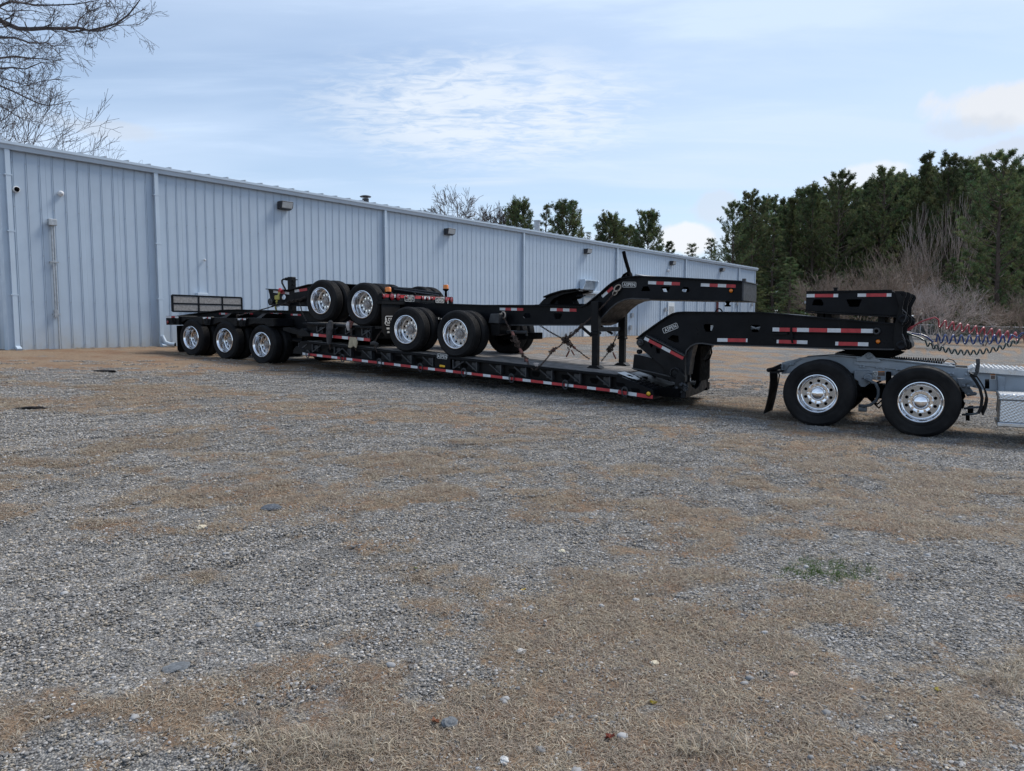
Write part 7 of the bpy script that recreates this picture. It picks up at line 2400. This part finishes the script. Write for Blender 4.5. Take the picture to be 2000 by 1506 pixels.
# the large bare tree behind the left corner: traced main limbs, random twigs
LT = 27.0
def tp(u, v, Y=LT):
    r = vray(u, v); k = Y / r.y
    return Vector((r.x * k, Y, EYE + r.z * k))
rnd = random.Random(5)
tb = tp(-190, 640); tb.z = gz(tb.x, tb.y)
big = thing('bare_tree', 'large bare tree reaching in over the left corner of the warehouse', 'tree', tb)
mb = MB()
trunk = [tb - Vector((0, 0, .3)), tb, tp(-186, 500), tp(-178, 350), tp(-175, 200), tp(-182, 60), tp(-170, -60), tp(-150, -200)]
mb.tube(trunk, [.42, .38, .33, .29, .25, .20, .14, .06], 12); mb.build('trunk', 'twigd', big, smooth=True)
limbs = [([(-182, 80), (-90, 60), (-10, 35), (15, 47), (35, 56), (60, 57), (90, 55), (120, 56), (150, 54), (175, 60), (200, 54), (228, 46), (250, 30), (268, 8), (273, 0)], .10),
         ([(120, 56), (140, 63), (165, 59), (190, 61), (215, 56), (240, 42), (262, 27), (285, 17)], .035),
         ([(-178, 130), (-90, 100), (-10, 72), (30, 74), (60, 84), (90, 84), (105, 90), (125, 88), (147, 92)], .05),
         ([(-170, -20), (-80, -10), (-5, 14), (20, 3), (40, 5), (70, 10), (110, 10), (150, 8), (180, 3), (210, -4)], .06),
         ([(-178, 160), (-80, 135), (-5, 114), (30, 110), (60, 114), (85, 115), (105, 118), (126, 116)], .05),
         ([(-178, 200), (-80, 165), (-10, 134), (25, 132), (50, 135), (80, 122), (100, 125), (112, 136)], .04),
         ([(-178, 240), (-90, 200), (-10, 163), (25, 178), (50, 190), (75, 202), (95, 207), (115, 203), (140, 198)], .045),
         ([(-178, 220), (-90, 180), (-10, 150), (30, 160), (50, 168), (70, 162), (95, 156), (118, 155)], .03),
         ([(-178, 300), (-90, 250), (-20, 200), (10, 212), (30, 225), (50, 235), (70, 238)], .035),
         ([(-178, 330), (-90, 290), (-20, 245), (10, 232), (30, 212), (52, 196)], .03), ([(-178, 260), (-90, 225), (-20, 188), (5, 192), (28, 200), (60, 224)], .03), ([(-178, 190), (-90, 150), (-20, 122), (10, 121), (30, 124), (75, 108)], .03), ([(-178, 110), (-90, 80), (-20, 20), (20, 30), (50, 36), (95, 42)], .03), ([(35, 56), (60, 75), (85, 92), (105, 95)], .022), ([(150, 52), (155, 38), (170, 25), (190, 17), (210, 10), (216, 2)], .022), ([(165, 50), (175, 42), (188, 38)], .014), ([(226, 42), (230, 28), (222, 14)], .013), ([(-10, 10), (15, 22), (60, 20), (95, 28)], .03),
         ([(180, 62), (192, 74), (203, 79)], .012), ([(228, 50), (250, 49), (272, 48), (290, 36)], .014)]
mb = MB()
for k, (pts, r0) in enumerate(limbs):
    P_ = [tp(u + rnd.uniform(-1, 1), v, LT + (0 if k < 2 else 1.4 * math.sin(k * 2.1)) + .5 * math.sin(i * .8 + k)) for i, (u, v) in enumerate(pts)]
    n = len(P_)
    rs = [max(.010, r0 * (1 - .86 * i / (n - 1))) for i in range(n)]
    mb.tube(P_, rs, 6, cap=False)
    for i in range(1, n):
        for j in range((3 if k < 9 else 2) if i < n * .7 else 2):
            t = rnd.random(); p = P_[i - 1].lerp(P_[i], t); base = (P_[i] - P_[i - 1]).normalized()
            nd = (base * .6 + Vector((rnd.gauss(0, .5), rnd.gauss(0, .5), rnd.gauss(.1, .6)))).normalized()
            tree_tubes(mb, p, nd, rnd.uniform(.30, .55), max(.009, rs[i] * .4), 1, 3 if i > n // 2 else 4, rnd, .75, .06, .72, kids=(2, 3), minr=.0055, gnarl=.3)
mb.build('limbs', 'twigd', big)
LB = dict(spread=.60, up=.12, gnarl=.28, ratio=.74, kids=(2, 3), m='twigd')
bare_tree('bare_tree', gp(30, 46), htop(30, 150, 46), 61, 'dark bare tree behind the left part of the roof', maxl=7, L0=5.0, minr=.010, r0=.16, **LB)
bare_tree('bare_tree', gp(-40, 50), htop(-40, 60, 50), 64, 'dark bare tree at the left edge behind the roof', maxl=7, L0=5.0, minr=.010, r0=.18, **LB)
bare_tree('bare_tree', gp(104, 52), htop(104, 212, 52), 62, 'thin bare tree above the roof between the security cameras and the first lamp', maxl=6, L0=5.0, minr=.010, r0=.12, **LB)
bare_tree('bare_tree', gp(158, 56), htop(152, 268, 56), 63, 'small bare treetop just showing over the roof, right of the thin bare tree', maxl=6, L0=5.0, minr=.010, r0=.12, **LB)

# ================================================================== FENCE
fY = 62.0
fa = gp(1770, fY); fb = gp(2250, fY)
fen = thing('chain_link_fence', 'low chain link fence in front of the wood behind the hoses', 'fence', fa)
zt = 1.18
n = 6
mb = MB(); mb.tube([fa + Vector((0, 0, zt)), fb + Vector((0, 0, zt))], .032, 8); mb.build('top_rail', 'galv', fen, smooth=True)
for k in range(n):
    p = fa.lerp(fb, (k + .35) / n); g_ = gz(p.x, p.y)
    mb = MB(); mb.tube([Vector((p.x, p.y, g_ - .1)), Vector((p.x, p.y, g_ + zt - .01))], .035, 8); mb.build('post', 'galv', fen, smooth=True)
mb = MB(); Lf = (fb - fa).length; d_ = (fb - fa).normalized(); st_ = .14
k = 0
while k * st_ < Lf:
    for sg in (1, -1):
        a = fa + d_ * (k * st_) + Vector((0, -.04 * sg * .2, .03)); b = a + d_ * (sg * (zt - .05)) + Vector((0, 0, zt - .05))
        sd_ = d_ * .006
        mb.add([a - sd_, a + sd_, b + sd_, b - sd_], [(0, 1, 2, 3)])
    k += 1
ms_ = mb.build('wire_mesh', 'galv', fen, recalc=False); ms_['kind'] = 'stuff'
print('objects', len(COL.objects))
